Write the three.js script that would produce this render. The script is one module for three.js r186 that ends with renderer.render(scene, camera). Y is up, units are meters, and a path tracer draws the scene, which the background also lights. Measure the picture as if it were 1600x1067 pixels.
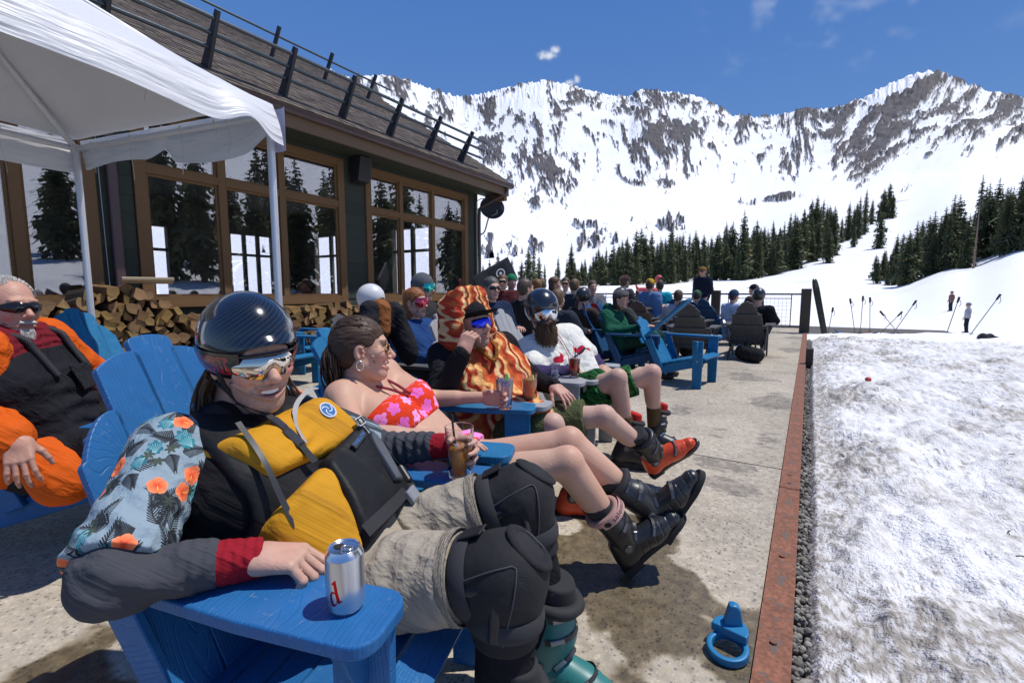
import * as THREE from 'three';
import { mergeGeometries } from 'three/addons/utils/BufferGeometryUtils.js';

// ---------- camera, sky, sun, exposure ----------
const scene = new THREE.Scene();
const D2R = Math.PI / 180;
const camera = new THREE.PerspectiveCamera(71.58, 1600 / 1067, 0.05, 9000);
camera.position.set(0, 1.12, 0);
camera.rotation.order = 'YXZ';
camera.rotation.set(-6 * D2R, 32 * D2R, 0);
const renderer = new THREE.WebGLRenderer({ antialias: true });
renderer.toneMapping = THREE.LinearToneMapping;
renderer.toneMappingExposure = 1.02;
renderer.shadowMap.enabled = true;
const SUN = new THREE.Vector3(0.64, 2.2, -0.74).normalize();
const sun = new THREE.DirectionalLight(new THREE.Color(1, 0.96, 0.9), 4.0);
sun.position.copy(SUN).multiplyScalar(60); sun.target.position.set(-2, 0, -5);
sun.castShadow = true; sun.shadow.mapSize.set(4096, 4096);
Object.assign(sun.shadow.camera, { left: -30, right: 30, top: 30, bottom: -30, near: 1, far: 140 });
scene.add(sun, sun.target);

// ---------- noise ----------
function rng(seed) { let s = seed >>> 0; return () => { s |= 0; s = s + 0x6D2B79F5 | 0; let t = Math.imul(s ^ s >>> 15, 1 | s); t = t + Math.imul(t ^ t >>> 7, 61 | t) ^ t; return ((t ^ t >>> 14) >>> 0) / 4294967296; }; }
function h3(x, y, z) { let h = Math.imul(x, 374761393) + Math.imul(y, 668265263) + Math.imul(z, 2147483647 ^ 0x5bd1e995) | 0; h = Math.imul(h ^ h >>> 13, 1274126177); return ((h ^ h >>> 16) >>> 0) / 4294967296; }
function vn(x, y, z = 0) {
  const xi = Math.floor(x), yi = Math.floor(y), zi = Math.floor(z); let a = x - xi, b = y - yi, c = z - zi;
  a = a * a * (3 - 2 * a); b = b * b * (3 - 2 * b); c = c * c * (3 - 2 * c);
  const l = (p, q, t) => p + (q - p) * t;
  const p0 = l(l(h3(xi, yi, zi), h3(xi + 1, yi, zi), a), l(h3(xi, yi + 1, zi), h3(xi + 1, yi + 1, zi), a), b);
  if (c === 0) return p0;
  return l(p0, l(l(h3(xi, yi, zi + 1), h3(xi + 1, yi, zi + 1), a), l(h3(xi, yi + 1, zi + 1), h3(xi + 1, yi + 1, zi + 1), a), b), c);
}
function fbm(x, y, z = 0, o = 4) { let s = 0, a = 0.5, n = 0; for (let i = 0; i < o; i++) { s += a * vn(x, y, z); n += a; x = x * 2.03 + 17.3; y = y * 2.03 + 9.1; z = z * 2.03; a *= 0.5; } return s / n; }
const clamp = (v, a = 0, b = 1) => v < a ? a : v > b ? b : v;
const mix = (a, b, t) => a + (b - a) * t;
const sstep = (a, b, v) => { const t = clamp((v - a) / (b - a)); return t * t * (3 - 2 * t); };
function table(t, x) { if (x <= t[0][0]) return t[0][1]; for (let i = 1; i < t.length; i++) if (x <= t[i][0]) return mix(t[i - 1][1], t[i][1], (x - t[i - 1][0]) / (t[i][0] - t[i - 1][0])); return t[t.length - 1][1]; }

// sky: clear deep blue high-altitude sky, paler to the horizon, a few small clouds
{
  const W = 2048, Hh = 1024, px = new Float32Array(W * Hh * 4);
  const zen = [0.042, 0.135, 0.44], mid = [0.10, 0.26, 0.62], hor = [0.32, 0.50, 0.78];
  const puffs = [[-27.9, 25.1, 1.15, 0.42], [-27.1, 25.5, 0.55, 0.4], [-28.6, 25.0, 0.6, 0.3], [-25.4, 22.55, 0.75, 0.28], [-24.6, 22.9, 0.35, 0.4], [-24.55, 22.65, 0.3, 0.22]];
  for (let j = 0; j < Hh; j++) {
    const el = (j + 0.5) / Hh * 180 - 90, s = Math.max(0, Math.sin(el * D2R));
    for (let i = 0; i < W; i++) {
      const phi = (i + 0.5) / W * 360 - 180;          // three's equirect: u from atan2(z, x)
      const dx = Math.cos(phi * D2R), dz = Math.sin(phi * D2R), az = Math.atan2(dx, -dz) / D2R;
      const k = (j * W + i) * 4; const a = Math.pow(clamp(s * 1.15), 0.75), b = Math.exp(-s * 5.5);
      let c = [0, 1, 2].map(n => mix(mix(mid[n], zen[n], a), hor[n], b * 0.85));
      let cl = 0;
      if (el > 15 && el < 40 && az > -35 && az < 30) {
        for (const [pa, pe, w, h] of puffs) {
          const q = Math.hypot((az - pa) / w, (el - pe) / h);
          cl = Math.max(cl, sstep(1.15, 0.1, q + (fbm(az * 4, el * 6, 3) - 0.5) * 1.5) * 0.85);
        }
        const w = fbm(az * 0.35 + 3, el * 0.7 + az * 0.12, 8, 5); cl = Math.max(cl, sstep(0.55, 0.85, w) * 0.22 * sstep(-14, -2, az) * sstep(19, 23, el));
      }
      const cc = [0.85, 0.88, 0.94];
      for (let n = 0; n < 3; n++) px[k + n] = mix(c[n], cc[n], cl);
      px[k + 3] = 1;
    }
  }
  const t = new THREE.DataTexture(px, W, Hh, THREE.RGBAFormat, THREE.FloatType);
  t.mapping = THREE.EquirectangularReflectionMapping; t.magFilter = THREE.LinearFilter; t.minFilter = THREE.LinearFilter; t.needsUpdate = true;
  scene.background = t; scene.environment = t;
}

// ---------- helpers ----------
const V = (x, y, z) => new THREE.Vector3(x, y, z);
const taken = {};
function numbered(n) { if (!(n in taken)) { taken[n] = 0; return n; } return n + '_' + String(++taken[n]).padStart(3, '0'); }
function shadows(o) { o.traverse(m => { if (m.isMesh) { m.castShadow = m.receiveShadow = true; } }); return o; }
function tag(o, label, category, group) { o.name = numbered(o.name); o.userData = { label, category }; if (group) o.userData.group = group; scene.add(o); return shadows(o); }
function struct(name, geo, mat) { const m = new THREE.Mesh(geo, mat); m.name = numbered(name); m.userData.kind = 'structure'; m.receiveShadow = m.castShadow = true; scene.add(m); return m; }
function group(name, x = 0, y = 0, z = 0, turn = 0) { const g = new THREE.Group(); g.name = name; g.position.set(x, y, z); g.rotation.y = turn; return g; }
function part(parent, name, geo, mat, label) { const m = new THREE.Mesh(geo, mat); m.name = name; if (label) m.userData.label = label; parent.add(m); return m; }
function strip(g) { g = g.index ? g.toNonIndexed() : g; for (const k of Object.keys(g.attributes)) if (!['position', 'normal', 'uv', 'color'].includes(k)) g.deleteAttribute(k); return g; }
function merge(gs) { gs = gs.map(strip); const col = gs.some(g => g.attributes.color), uv = gs.every(g => g.attributes.uv); for (const g of gs) { if (col && !g.attributes.color) g.setAttribute('color', new THREE.BufferAttribute(new Float32Array(g.attributes.position.count * 3).fill(1), 3)); if (!uv) g.deleteAttribute('uv'); g.morphAttributes = {}; } return mergeGeometries(gs); }
function paint(g, r, gg, b) { if (Array.isArray(r)) [r, gg, b] = r; const n = g.attributes.position.count, a = new Float32Array(n * 3); for (let i = 0; i < n; i++) { a[i * 3] = r; a[i * 3 + 1] = gg; a[i * 3 + 2] = b; } g.setAttribute('color', new THREE.BufferAttribute(a, 3)); return g; }
// box with chamfered edges, uv in metres
function cbox(w, h, d, c = 0.003) {
  c = Math.min(c, w / 2.2, h / 2.2, d / 2.2); const s = new THREE.Shape(); const a = w / 2 - c, b = h / 2 - c;
  s.moveTo(-a, -b); s.lineTo(a, -b); s.lineTo(a, b); s.lineTo(-a, b); s.closePath();
  const g = new THREE.ExtrudeGeometry(s, { depth: d - 2 * c, bevelEnabled: true, bevelThickness: c, bevelSize: c, bevelSegments: 1 }); g.translate(0, 0, -d / 2 + c); return g;
}
function board(shape, th, c = 0.003, seg = 2, curve = 10) { const g = new THREE.ExtrudeGeometry(shape, { depth: th - 2 * c, bevelEnabled: true, bevelThickness: c, bevelSize: c, bevelSegments: seg, curveSegments: curve }); g.translate(0, 0, -th / 2 + c); return g; }
function basis(g, o, x, y, z) { return g.applyMatrix4(new THREE.Matrix4().makeBasis(x, y, z).setPosition(o)); }
// box-beam between two points, w across, h along "upv"
function beam(a, b, w, h, upv = V(0, 1, 0), c = 0.003) { const x = b.clone().sub(a), L = x.length(); x.normalize(); const z = x.clone().cross(upv).normalize(), y = z.clone().cross(x); return basis(cbox(L, h, w, c), a.clone().add(b).multiplyScalar(0.5), x, y, z); }
function pipe(pts, r, seg = 24, rad = 8, closed = false) { return new THREE.TubeGeometry(new THREE.CatmullRomCurve3(pts, closed, 'catmullrom', 0.5), seg, r, rad, closed); }
function rod(a, b, r, rad = 10, r2 = r) { const x = b.clone().sub(a), L = x.length(); const g = new THREE.CylinderGeometry(r2, r, L, rad); g.translate(0, L / 2, 0); g.applyQuaternion(new THREE.Quaternion().setFromUnitVectors(V(0, 1, 0), x.normalize())); return g.translate(a.x, a.y, a.z); }
const lin = (r, g, b) => new THREE.Color().setRGB(r, g, b);
function mat(c, rough = 0.7, o = {}) { const m = new THREE.MeshPhysicalMaterial({ color: Array.isArray(c) ? lin(...c) : new THREE.Color(c), roughness: rough, metalness: 0, ...o }); return m; }
function dataTex(W, Hh, fn, srgb = false, rep = true) {
  const d = new Uint8Array(W * Hh * 4); const o = [0, 0, 0];
  for (let j = 0; j < Hh; j++) for (let i = 0; i < W; i++) { const r = fn(i, j, o) ?? o, k = (j * W + i) * 4; if (typeof r === 'number') d[k] = d[k + 1] = d[k + 2] = clamp(r) * 255; else { d[k] = clamp(r[0]) * 255; d[k + 1] = clamp(r[1]) * 255; d[k + 2] = clamp(r[2]) * 255; } d[k + 3] = 255; }
  const t = new THREE.DataTexture(d, W, Hh); t.magFilter = THREE.LinearFilter; t.minFilter = THREE.LinearMipmapLinearFilter; t.generateMipmaps = true; if (rep) t.wrapS = t.wrapT = THREE.RepeatWrapping; if (srgb) t.colorSpace = THREE.SRGBColorSpace; t.needsUpdate = true; return t;
}
function canvasTex(W, Hh, draw, rep = false) { const c = document.createElement('canvas'); c.width = W; c.height = Hh; draw(c.getContext('2d'), W, Hh); const t = new THREE.CanvasTexture(c); t.colorSpace = THREE.SRGBColorSpace; if (rep) t.wrapS = t.wrapT = THREE.RepeatWrapping; return t; }
function scaled(t, u, v = u, ou = 0, ov = 0) { const c = t.clone(); c.repeat.set(u, v); c.offset.set(ou, ov); c.needsUpdate = true; return c; }
// tileable noise helper
function tnoise(i, j, W, f, s, o = 4) { let v = 0, a = 0.5, n = 0; for (let k = 0; k < o; k++) { const p = f << k, x = i / W * p, y = j / W * p, xi = Math.floor(x), yi = Math.floor(y); let fx = x - xi, fy = y - yi; fx = fx * fx * (3 - 2 * fx); fy = fy * fy * (3 - 2 * fy); const q = (a2, b2) => h3(((a2 % p) + p) % p, ((b2 % p) + p) % p, s + k * 7); v += a * mix(mix(q(xi, yi), q(xi + 1, yi), fx), mix(q(xi, yi + 1), q(xi + 1, yi + 1), fx), fy); n += a; a *= 0.5; } return v / n; }

// ---------- land: distant profile surveyed as bearings and slopes ----------
const YAW = 32 * D2R, PIT = 6 * D2R, FOC = 740, EYE = 1.12;
function bearing(u, v) { // viewing direction of a survey point -> [azimuth deg, tan of elevation]
  const a = (u - 800) / FOC, b = (533.5 - v) / FOC; const cf = Math.cos(PIT) + b * Math.sin(PIT), y = -Math.sin(PIT) + b * Math.cos(PIT);
  const x = -Math.sin(YAW) * cf + Math.cos(YAW) * a, z = -Math.cos(YAW) * cf - Math.sin(YAW) * a; return [Math.atan2(x, -z) / D2R, y / Math.hypot(x, z)];
}
const prof = [
  [600, [[13, 524], [25, 505], [60, 475], [150, 450], [300, 438], [700, 395], [1200, 325], [1800, 235], [2500, 120]]],
  [740, [[13, 524], [25, 505], [60, 475], [150, 450], [300, 438], [700, 400], [1200, 330], [1800, 245], [2500, 149]]],
  [850, [[13, 524], [25, 503], [60, 473], [150, 449], [300, 436], [700, 395], [1200, 325], [1800, 240], [2500, 130]]],
  [1000, [[13, 524], [25, 502], [60, 470], [150, 446], [300, 425], [700, 372], [1200, 312], [1800, 240], [2500, 146]]],
  [1150, [[13, 523], [30, 518], [50, 505], [90, 466], [150, 441], [300, 412], [700, 356], [1200, 312], [1800, 255], [2500, 185]]],
  [1290, [[13, 523], [40, 519], [60, 495], [100, 455], [150, 425], [210, 404], [350, 368], [700, 325], [1200, 292], [1800, 240], [2500, 173]]],
  [1390, [[13, 523], [40, 521], [60, 500], [100, 453], [150, 424], [240, 388], [420, 343], [700, 310], [1200, 272], [1800, 220], [2500, 135]]],
  [1500, [[13, 523], [38, 521], [58, 486], [100, 421], [160, 385], [270, 342], [500, 300], [1000, 262], [1600, 212], [2500, 128]]],
  [1600, [[13, 523], [36, 520], [50, 487], [75, 430], [100, 390], [180, 346], [320, 308], [600, 275], [1100, 240], [1700, 205], [2500, 158]]],
].map(([u, l]) => [bearing(u, 455)[0], l.map(([r, v]) => [Math.log(r), bearing(u, v)[1]])]);
{ const last = prof[prof.length - 1][1]; prof.push([30, last.map(([r, t]) => [r, t * 1.04])], [55, [[13, -0.085], [25, -0.02], [40, 0.03], [70, 0.085], [150, 0.16], [400, 0.27], [1000, 0.33], [2500, 0.36]].map(([r, t]) => [Math.log(r), t])], [100, [[13, -0.085], [25, -0.02], [40, 0.02], [70, 0.06], [150, 0.12], [400, 0.2], [1000, 0.26], [2500, 0.3]].map(([r, t]) => [Math.log(r), t])]); prof.unshift([-120, prof[0][1]]); }
const ridgePts = [[300, 60], [370, 76], [440, 86], [510, 106], [545, 121], [575, 117], [600, 118], [640, 126], [680, 141], [720, 151], [745, 148], [780, 140], [820, 130], [850, 126], [880, 130], [910, 138], [950, 149], [985, 150], [1000, 141], [1030, 143], [1060, 146], [1090, 150], [1115, 163], [1145, 181], [1190, 184], [1225, 178], [1260, 170], [1290, 170], [1320, 163], [1345, 155], [1370, 140], [1400, 127], [1430, 115], [1455, 110], [1480, 116], [1510, 130], [1550, 143], [1590, 152], [1660, 170]].map(([u, v]) => bearing(u, v));
function slopeAt(az, r) {
  const lr = Math.log(r); let i = 1; while (i < prof.length - 1 && prof[i][0] < az) i++;
  const t = sstep(0, 1, clamp((az - prof[i - 1][0]) / (prof[i][0] - prof[i - 1][0])) ) ; let s = mix(table(prof[i - 1][1], lr), table(prof[i][1], lr), t);
  const k = sstep(1500, 2500, r); if (k > 0 && az > -60 && az < 20) { let i2 = table(prof[i - 1][1], Math.log(2500)), i3 = table(prof[i][1], Math.log(2500)); s += (table(ridgePts, az) - mix(i2, i3, t)) * k; }
  return s;
}
function landH(az, r) { let h = EYE + r * slopeAt(az, r); if (r > 40) { const x = az * r * 0.0175; h += (fbm(x * 0.03 + 5, r * 0.03, 1, 3) - 0.5) * clamp((r - 40) / 60) * 1.6; } return h; }
function azr(az, r) { const a = az * D2R; return [Math.sin(a) * r, -Math.cos(a) * r]; }

// rock outcrops on the face: [u, v, half width, half height, strength]
const crags = [[850, 205, 40, 45, .30], [845, 262, 32, 30, .62], [770, 185, 50, 30, .30], [690, 165, 45, 22, .3], [768, 235, 16, 25, .5], [620, 140, 60, 20, .32], [500, 130, 60, 24, .3], [905, 165, 40, 25, .32], [960, 180, 28, 30, .26], [1015, 170, 28, 26, .42], [1035, 225, 45, 32, .5], [1075, 165, 40, 22, .36], [1105, 200, 24, 18, .3], [1165, 205, 22, 14, .34], [1185, 245, 12, 14, .3], [1230, 245, 14, 22, .42], [1265, 185, 40, 14, .42], [1262, 215, 14, 26, .42], [1310, 195, 20, 40, .45], [1345, 230, 30, 34, .52], [1390, 200, 42, 34, .5], [1420, 165, 45, 28, .46], [1455, 130, 34, 22, .46], [1500, 175, 40, 26, .46], [1540, 190, 45, 26, .36], [1580, 165, 30, 20, .5], [1475, 225, 30, 12, .28], [1210, 310, 34, 5, .5], [1050, 352, 22, 8, .34], [1340, 275, 18, 6, .34], [940, 375, 40, 10, .3], [1060, 345, 14, 6, .42], [930, 348, 30, 5, .3], [780, 395, 40, 14, .26], [1530, 218, 22, 5, .34]].map(([u, v, w, h, s]) => { const [a, e] = bearing(u, v), [a2] = bearing(u + w, v), [, e2] = bearing(u, v - h); return [a, e, a2 - a, e2 - e, s]; });
function rockAt(az, te, t) {
  let m = -0.40 + 0.17 * sstep(0.55, .95, t) + 0.10 * sstep(0.93, 1, t);
  for (const [a, e, w, h, s] of crags) { const q = ((az - a) / w) ** 2 + ((te - e) / h) ** 2; if (q < 4) m = Math.max(m, -.30 + (s + .02) * 1.0 * Math.exp(-q * 0.55)); }
  if (m < -0.5) return -1;
  const tl = mix(.3, -.75, sstep(-5, 1, az)), y = te * 57, x = az + y * tl, w = (fbm(az * .5, y * .5, 7, 3) - .5) * 2.2;
  const n1 = fbm(x * 1.15 + w, y * .75 + w, 3, 6), n2 = 1 - Math.abs(2 * fbm(x * 3 + w, y * 1.5 - w, 9, 5) - 1);
  return m - .05 - .06 * sstep(.6, .3, t) + (n1 - 0.5) * 1.35 + (n2 - 0.74) * 0.75;
}
function polarSheet(azs, rs, hf, colf) {
  const A = azs.length, B = rs.length, pos = new Float32Array(A * B * 3), col = colf ? new Float32Array(A * B * 3) : null, idx = new Uint32Array((A - 1) * (B - 1) * 6), uv = new Float32Array(A * B * 2);
  for (let j = 0; j < B; j++) for (let i = 0; i < A; i++) { const k = j * A + i, [x, z] = azr(azs[i], rs[j]); const o = hf(azs[i], rs[j], x, z, k); pos[k * 3] = x; pos[k * 3 + 1] = o; pos[k * 3 + 2] = z; uv[k * 2] = x; uv[k * 2 + 1] = z; if (col) { const c = colf(azs[i], rs[j], x, z); col.set(c, k * 3); } }
  let n = 0; for (let j = 0; j < B - 1; j++) for (let i = 0; i < A - 1; i++) { const a = j * A + i, b = a + 1, c = a + A, d = c + 1; idx[n++] = a; idx[n++] = b; idx[n++] = c; idx[n++] = b; idx[n++] = d; idx[n++] = c; }
  const g = new THREE.BufferGeometry(); g.setAttribute('position', new THREE.BufferAttribute(pos, 3)); g.setAttribute('uv', new THREE.BufferAttribute(uv, 2)); if (col) g.setAttribute('color', new THREE.BufferAttribute(col, 3)); g.setIndex(new THREE.BufferAttribute(idx, 1)); g.computeVertexNormals(); return g;
}
const range = (a, b, n) => Array.from({ length: n + 1 }, (_, i) => a + (b - a) * i / n);
const lrange = (a, b, n) => Array.from({ length: n + 1 }, (_, i) => a * Math.pow(b / a, i / n));
const snowBump = dataTex(512, 512, (i, j) => 0.55 * tnoise(i, j, 512, 12, 3, 5) + 0.45 * tnoise(i, j, 512, 60, 5, 3));
const mSnow = mat([0.86, 0.875, 0.9], 0.75, { vertexColors: true, bumpMap: scaled(snowBump, 0.7), bumpScale: 0.03 });
const mMount = mat([1, 1, 1], 0.85, { vertexColors: true });
{ // snow slope from the far side of the berm to the foot of the mountain
  const azs = [...range(-120, -42, 40), ...range(-41.6, 16, 300), ...range(17, 100, 90)];
  struct('snow_slope', polarSheet(azs, lrange(11.5, 760, 190), (az, r) => landH(az, r) - (r < 15 ? (15 - r) * 0.12 : 0) + (r < 60 ? (fbm(az * r * 0.02, r * 0.8, 4, 3) - 0.5) * 0.12 : 0),
    (az, r, x, z) => { const d = sstep(0.66, 0.8, fbm(x * 0.09, z * 0.09, 2, 5)) * 0.12 * sstep(300, 60, r), t = fbm(x * 0.5, z * 0.5, 6, 3) * 0.05; return [1 - d - t, 1 - d - t, 1 - d - t * 0.8]; }), mSnow);
  // mountain: relief where rock breaks through the snow
  const azm = [...range(-120, -62, 60), ...range(-61.6, -41, 160), ...range(-40.93, 16, 900), ...range(16.5, 100, 90)], rs = [...lrange(640, 2500, 260), 2540, 2620, 2800, 3200];
  const cache = new Float32Array(azm.length * rs.length); let cn = 0;
  const g = polarSheet(azm, rs, (az, r, x, z, k) => {
    const rr = Math.min(r, 2500), s = slopeAt(az, rr), t = clamp((r - 640) / 1860);
    const rk = az > -62 && az < 40 ? rockAt(az, s, t) : -1; cache[k] = rk;
    const gull = (fbm(x * .0022, z * .0022, 4, 4) - 0.5) * 110 * t + (fbm(x * .012, z * .012, 14, 3) - 0.5) * 14 * t;
    const jag = (fbm(az * 6, r * 0.01, 2, 3) - 0.5) * 22 * sstep(0.82, 1, t);
    return EYE + rr * s + (r > 2500 ? -(r - 2500) * 0.8 : 0) + gull * (1 - 0.9 * sstep(0.8, 1, t)) * sstep(700, 1000, r) + jag + sstep(-.02, 0.12, rk) * 9 + (rk > 0 ? (fbm(x * .05, z * .05, 5, 3) - 0.5) * 16 : 0);
  }, (az, r, x, z) => {
    const rk = cache[cn++], n = fbm(az * 9, r * 0.03, 6, 3), w = sstep(-0.04, 0.06, rk + (fbm(az * 14 + r * .02, r * .05, 16, 2) - .5) * .3), warm = fbm(az * 1.5, r * 0.004, 12, 2);
    const rc = [mix(0.035, 0.10, n) * mix(0.97, 1.15, warm), mix(0.035, 0.096, n), mix(0.04, 0.10, n) * mix(1.05, 0.92, warm)], sv = 0.80 + 0.09 * fbm(az * 2.2, r * 0.008, 3, 3);
    return [mix(sv, rc[0], w), mix(sv * 1.01, rc[1], w), mix(sv * 1.035, rc[2], w)];
  });
  struct('mountain', g, mMount);
}
// ---------- conifers ----------
const mNeedle = mat([1, 1, 1], 0.9, { vertexColors: true, side: THREE.DoubleSide });
const mTrunk = mat([0.10, 0.07, 0.05], 0.95), mDeadTrunk = mat([0.22, 0.15, 0.11], 0.95);
function coniferGeo(seed, slim, bare) {
  const R = rng(seed), P = [], C = []; const tri = (a, b, c, k) => { P.push(...a, ...b, ...c); for (let i = 0; i < 3; i++) C.push(k[0], k[1], k[2]); };
  const L = 34; for (let l = 0; l < L; l++) {
    const t = l / (L - 1), y = bare + (0.985 - bare) * Math.pow(t, 0.95); const rad = slim * (Math.pow(1 - t, 0.72) * 0.95 + 0.05) * (0.72 + 0.5 * R()) * (t < 0.08 ? 0.75 : 1);
    const n = t > 0.85 ? 5 : 8; const off = R() * 6.28;
    for (let b = 0; b < n; b++) {
      if (R() < 0.12) continue;
      const a = off + b / n * 6.283 + (R() - 0.5) * 0.5, len = rad * (0.65 + 0.55 * R()), dr = (0.28 + 0.3 * R()) * (1 - t * 0.6), cx = Math.cos(a), sx = Math.sin(a), wd = len * (0.26 + 0.14 * R()) + 0.006;
      const g = 0.75 + 0.5 * R(), k = [0.10 * g, 0.118 * g, 0.052 * g]; if (R() < 0.1) { k[0] *= 1.5; k[1] *= 1.15; }
      const yy = y + (R() - 0.5) * 0.02; let prev = null;
      for (let s = 0; s <= 3; s++) {
        const q = s / 3, d = len * q, yv = yy + len * (0.12 * q - dr * q * q * 1.5), w = wd * (s === 0 ? 0.35 : s === 1 ? 1 : s === 2 ? 0.75 : 0.08) * (0.8 + 0.4 * R()), hang = -w * 0.55;
        const p = [cx * d, yv, sx * d], l2 = [cx * d - sx * w - cx * w * .25, yv + hang, sx * d + cx * w - sx * w * .25], r2 = [cx * d + sx * w - cx * w * .25, yv + hang, sx * d - cx * w - sx * w * .25];
        if (prev) { tri(prev[0], p, l2, k); tri(prev[0], r2, p, k); if (s < 3) { const dn = [p[0] - cx * w * .2, p[1] - w * (0.9 + 0.5 * R()), p[2] - sx * w * .2]; tri(prev[0], dn, p, k); } }
        prev = [p, l2, r2];
      }
    }
  }
  const g = new THREE.BufferGeometry(); g.setAttribute('position', new THREE.Float32BufferAttribute(P, 3)); g.setAttribute('color', new THREE.Float32BufferAttribute(C, 3)); g.computeVertexNormals(); return g;
}
const crowns = [[1, .19, .05], [2, .15, .10], [3, .22, .03], [4, .13, .07], [5, .17, .14], [6, .20, .07], [7, .16, .02], [8, .24, .06]].map(a => coniferGeo(...a));
const trunkGeo = new THREE.CylinderGeometry(0.0015, 0.013, 1, 7); trunkGeo.translate(0, 0.49, 0);
const TR = rng(77);
function conifer(az, r, h, label, grp, name = 'conifer', dead = false) {
  const [x, z] = azr(az, r); const g = group(name, x, landH(az, r) - 0.15, z, TR() * 6.28); const w = h * (1.0 + TR() * 0.5); g.scale.set(w, h, w);
  part(g, 'trunk', trunkGeo, dead ? mDeadTrunk : mTrunk); if (!dead) part(g, 'crown', crowns[Math.floor(TR() * crowns.length)], mNeedle);
  return tag(g, label, 'tree', grp);
}
const azOf = u => bearing(u, 440)[0];
{ // forest band beyond the railing
  const spots = []; for (let u = 888; u < 1300; u += 2.9) { const row = TR(); const base = table([[880, 150], [1150, 150], [1290, 185]], u); spots.push([azOf(u + (TR() - .5) * 5), base + row * row * 90 + (u > 1240 ? 20 : 0), (u < 930 ? 6 : 9.5) + TR() * TR() * 12]); }
  for (let u = 960; u < 1290; u += 7) spots.push([azOf(u + TR() * 6), 250 + TR() * 60, 14 + TR() * 9]);
  for (const s of spots) conifer(...s, 'dark green conifer in the dense forest band beyond the deck railing', 'forest band conifers');
  for (const [u, r, h] of [[755, 130, 7], [765, 140, 9], [778, 135, 10.5], [788, 150, 8], [800, 135, 9], [815, 145, 8.5], [826, 130, 12], [834, 140, 12.5], [842, 150, 10], [851, 140, 7.5], [872, 130, 9], [868, 150, 6], [902, 160, 6]]) conifer(azOf(u), r, h, 'small conifer seen between the lodge corner and the forest band', 'conifers by the lodge corner');
  // thinner trees climbing the slope above the band
  for (const [u, r, h] of [[1160, 330, 20], [1175, 340, 17], [1190, 330, 15], [1205, 350, 16], [1215, 330, 14], [1245, 330, 15], [1262, 380, 24], [1270, 370, 26], [1280, 385, 22], [1290, 370, 18], [1300, 350, 14], [1276, 320, 20], [1320, 300, 20], [1328, 310, 17], [1336, 300, 22], [1345, 330, 18], [1355, 400, 17], [1345, 430, 24], [1332, 430, 16], [1372, 430, 22], [1380, 440, 25], [1386, 430, 18], [1366, 400, 12], [1295, 300, 16], [1310, 290, 13], [1330, 260, 10], [1292, 190, 12], [1370, 240, 15], [1240, 360, 12], [1228, 350, 10], [1150, 360, 9]]) conifer(azOf(u), r, h, 'conifer standing loosely on the open slope above the forest band', 'loose slope conifers');
  // clump to the right
  for (let i = 0; i < 84; i++) { const u = 1368 + Math.pow(i / 83, 0.95) * 275 + (TR() - .5) * 8, base = table([[1370, 98], [1500, 101], [1640, 101]], u); conifer(azOf(u), base + TR() * 32, table([[1370, 5], [1400, 8], [1450, 9.5], [1530, 11.5], [1640, 10]], u) * (0.6 + TR() * 0.62), 'dark conifer in the tree clump on the right-hand slope', 'right-hand clump conifers'); }
  conifer(azOf(1520), 99, 11, 'bare reddish dead trunk standing in the right-hand clump', undefined, 'dead_tree', true);
  conifer(azOf(1521), 190, 17, 'tall lone conifer topping the right-hand clump', undefined);
  // trees on the slope off to the right: seen mirrored in the lodge windows
  for (let i = 0; i < 44; i++) conifer(24 + i * 1.12 + (TR() - .5) * 1.4, 36 + TR() * 30 + (i % 3) * 8, 9 + TR() * 8, 'conifer on the slope mirrored in the lodge windows', 'conifers mirrored in the windows');
}

// ---------- deck ----------
const WET = (x, z) => { // spilled melt water around the feet, patchy older stains further on
  let m = 0; const n = (fbm(x * 3, z * 3, 2, 5) - 0.5), n2 = (fbm(x * 9, z * 9, 5, 3) - .5);
  for (const [a, b, rx, rz] of [[-0.62, -1.75, .42, .30], [-0.42, -1.45, .28, .32], [-0.72, -2.05, .35, .2], [-0.3, -1.2, .22, .22], [-.35, -1.75, .16, .16], [-1.6, -.35, .25, .2]]) m = Math.max(m, sstep(1.1, 0.85, Math.hypot((x - a) / rx, (z - b) / rz) + n * 2.3 + n2 * .9));
  return m;
};
const OLD = (x, z) => { let m = 0; const n = (fbm(x * 2.2, z * 3.4, 12, 5) - 0.5); for (const [a, b, rx, rz] of [[-.42, -3.3, .16, .13], [-.55, -4.1, .12, .1], [-.22, -4.0, .1, .25], [-.3, -2.9, .15, .1], [-1.0, -4.6, .1, .18], [-.25, -5.6, .14, .5], [-.6, -6.9, .2, .6], [-.5, -8.9, .3, .6], [-1.9, -3.9, .3, .2]]) m = Math.max(m, sstep(1.1, 0.6, Math.hypot((x - a) / rx, (z - b) / rz) + n * 2.6 + (fbm(x * 11, z * 16, 31, 3) - .5) * 1.5)); return m; };
const RC = rng(5), stones = Array.from({ length: 4096 }, () => RC());
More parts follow.
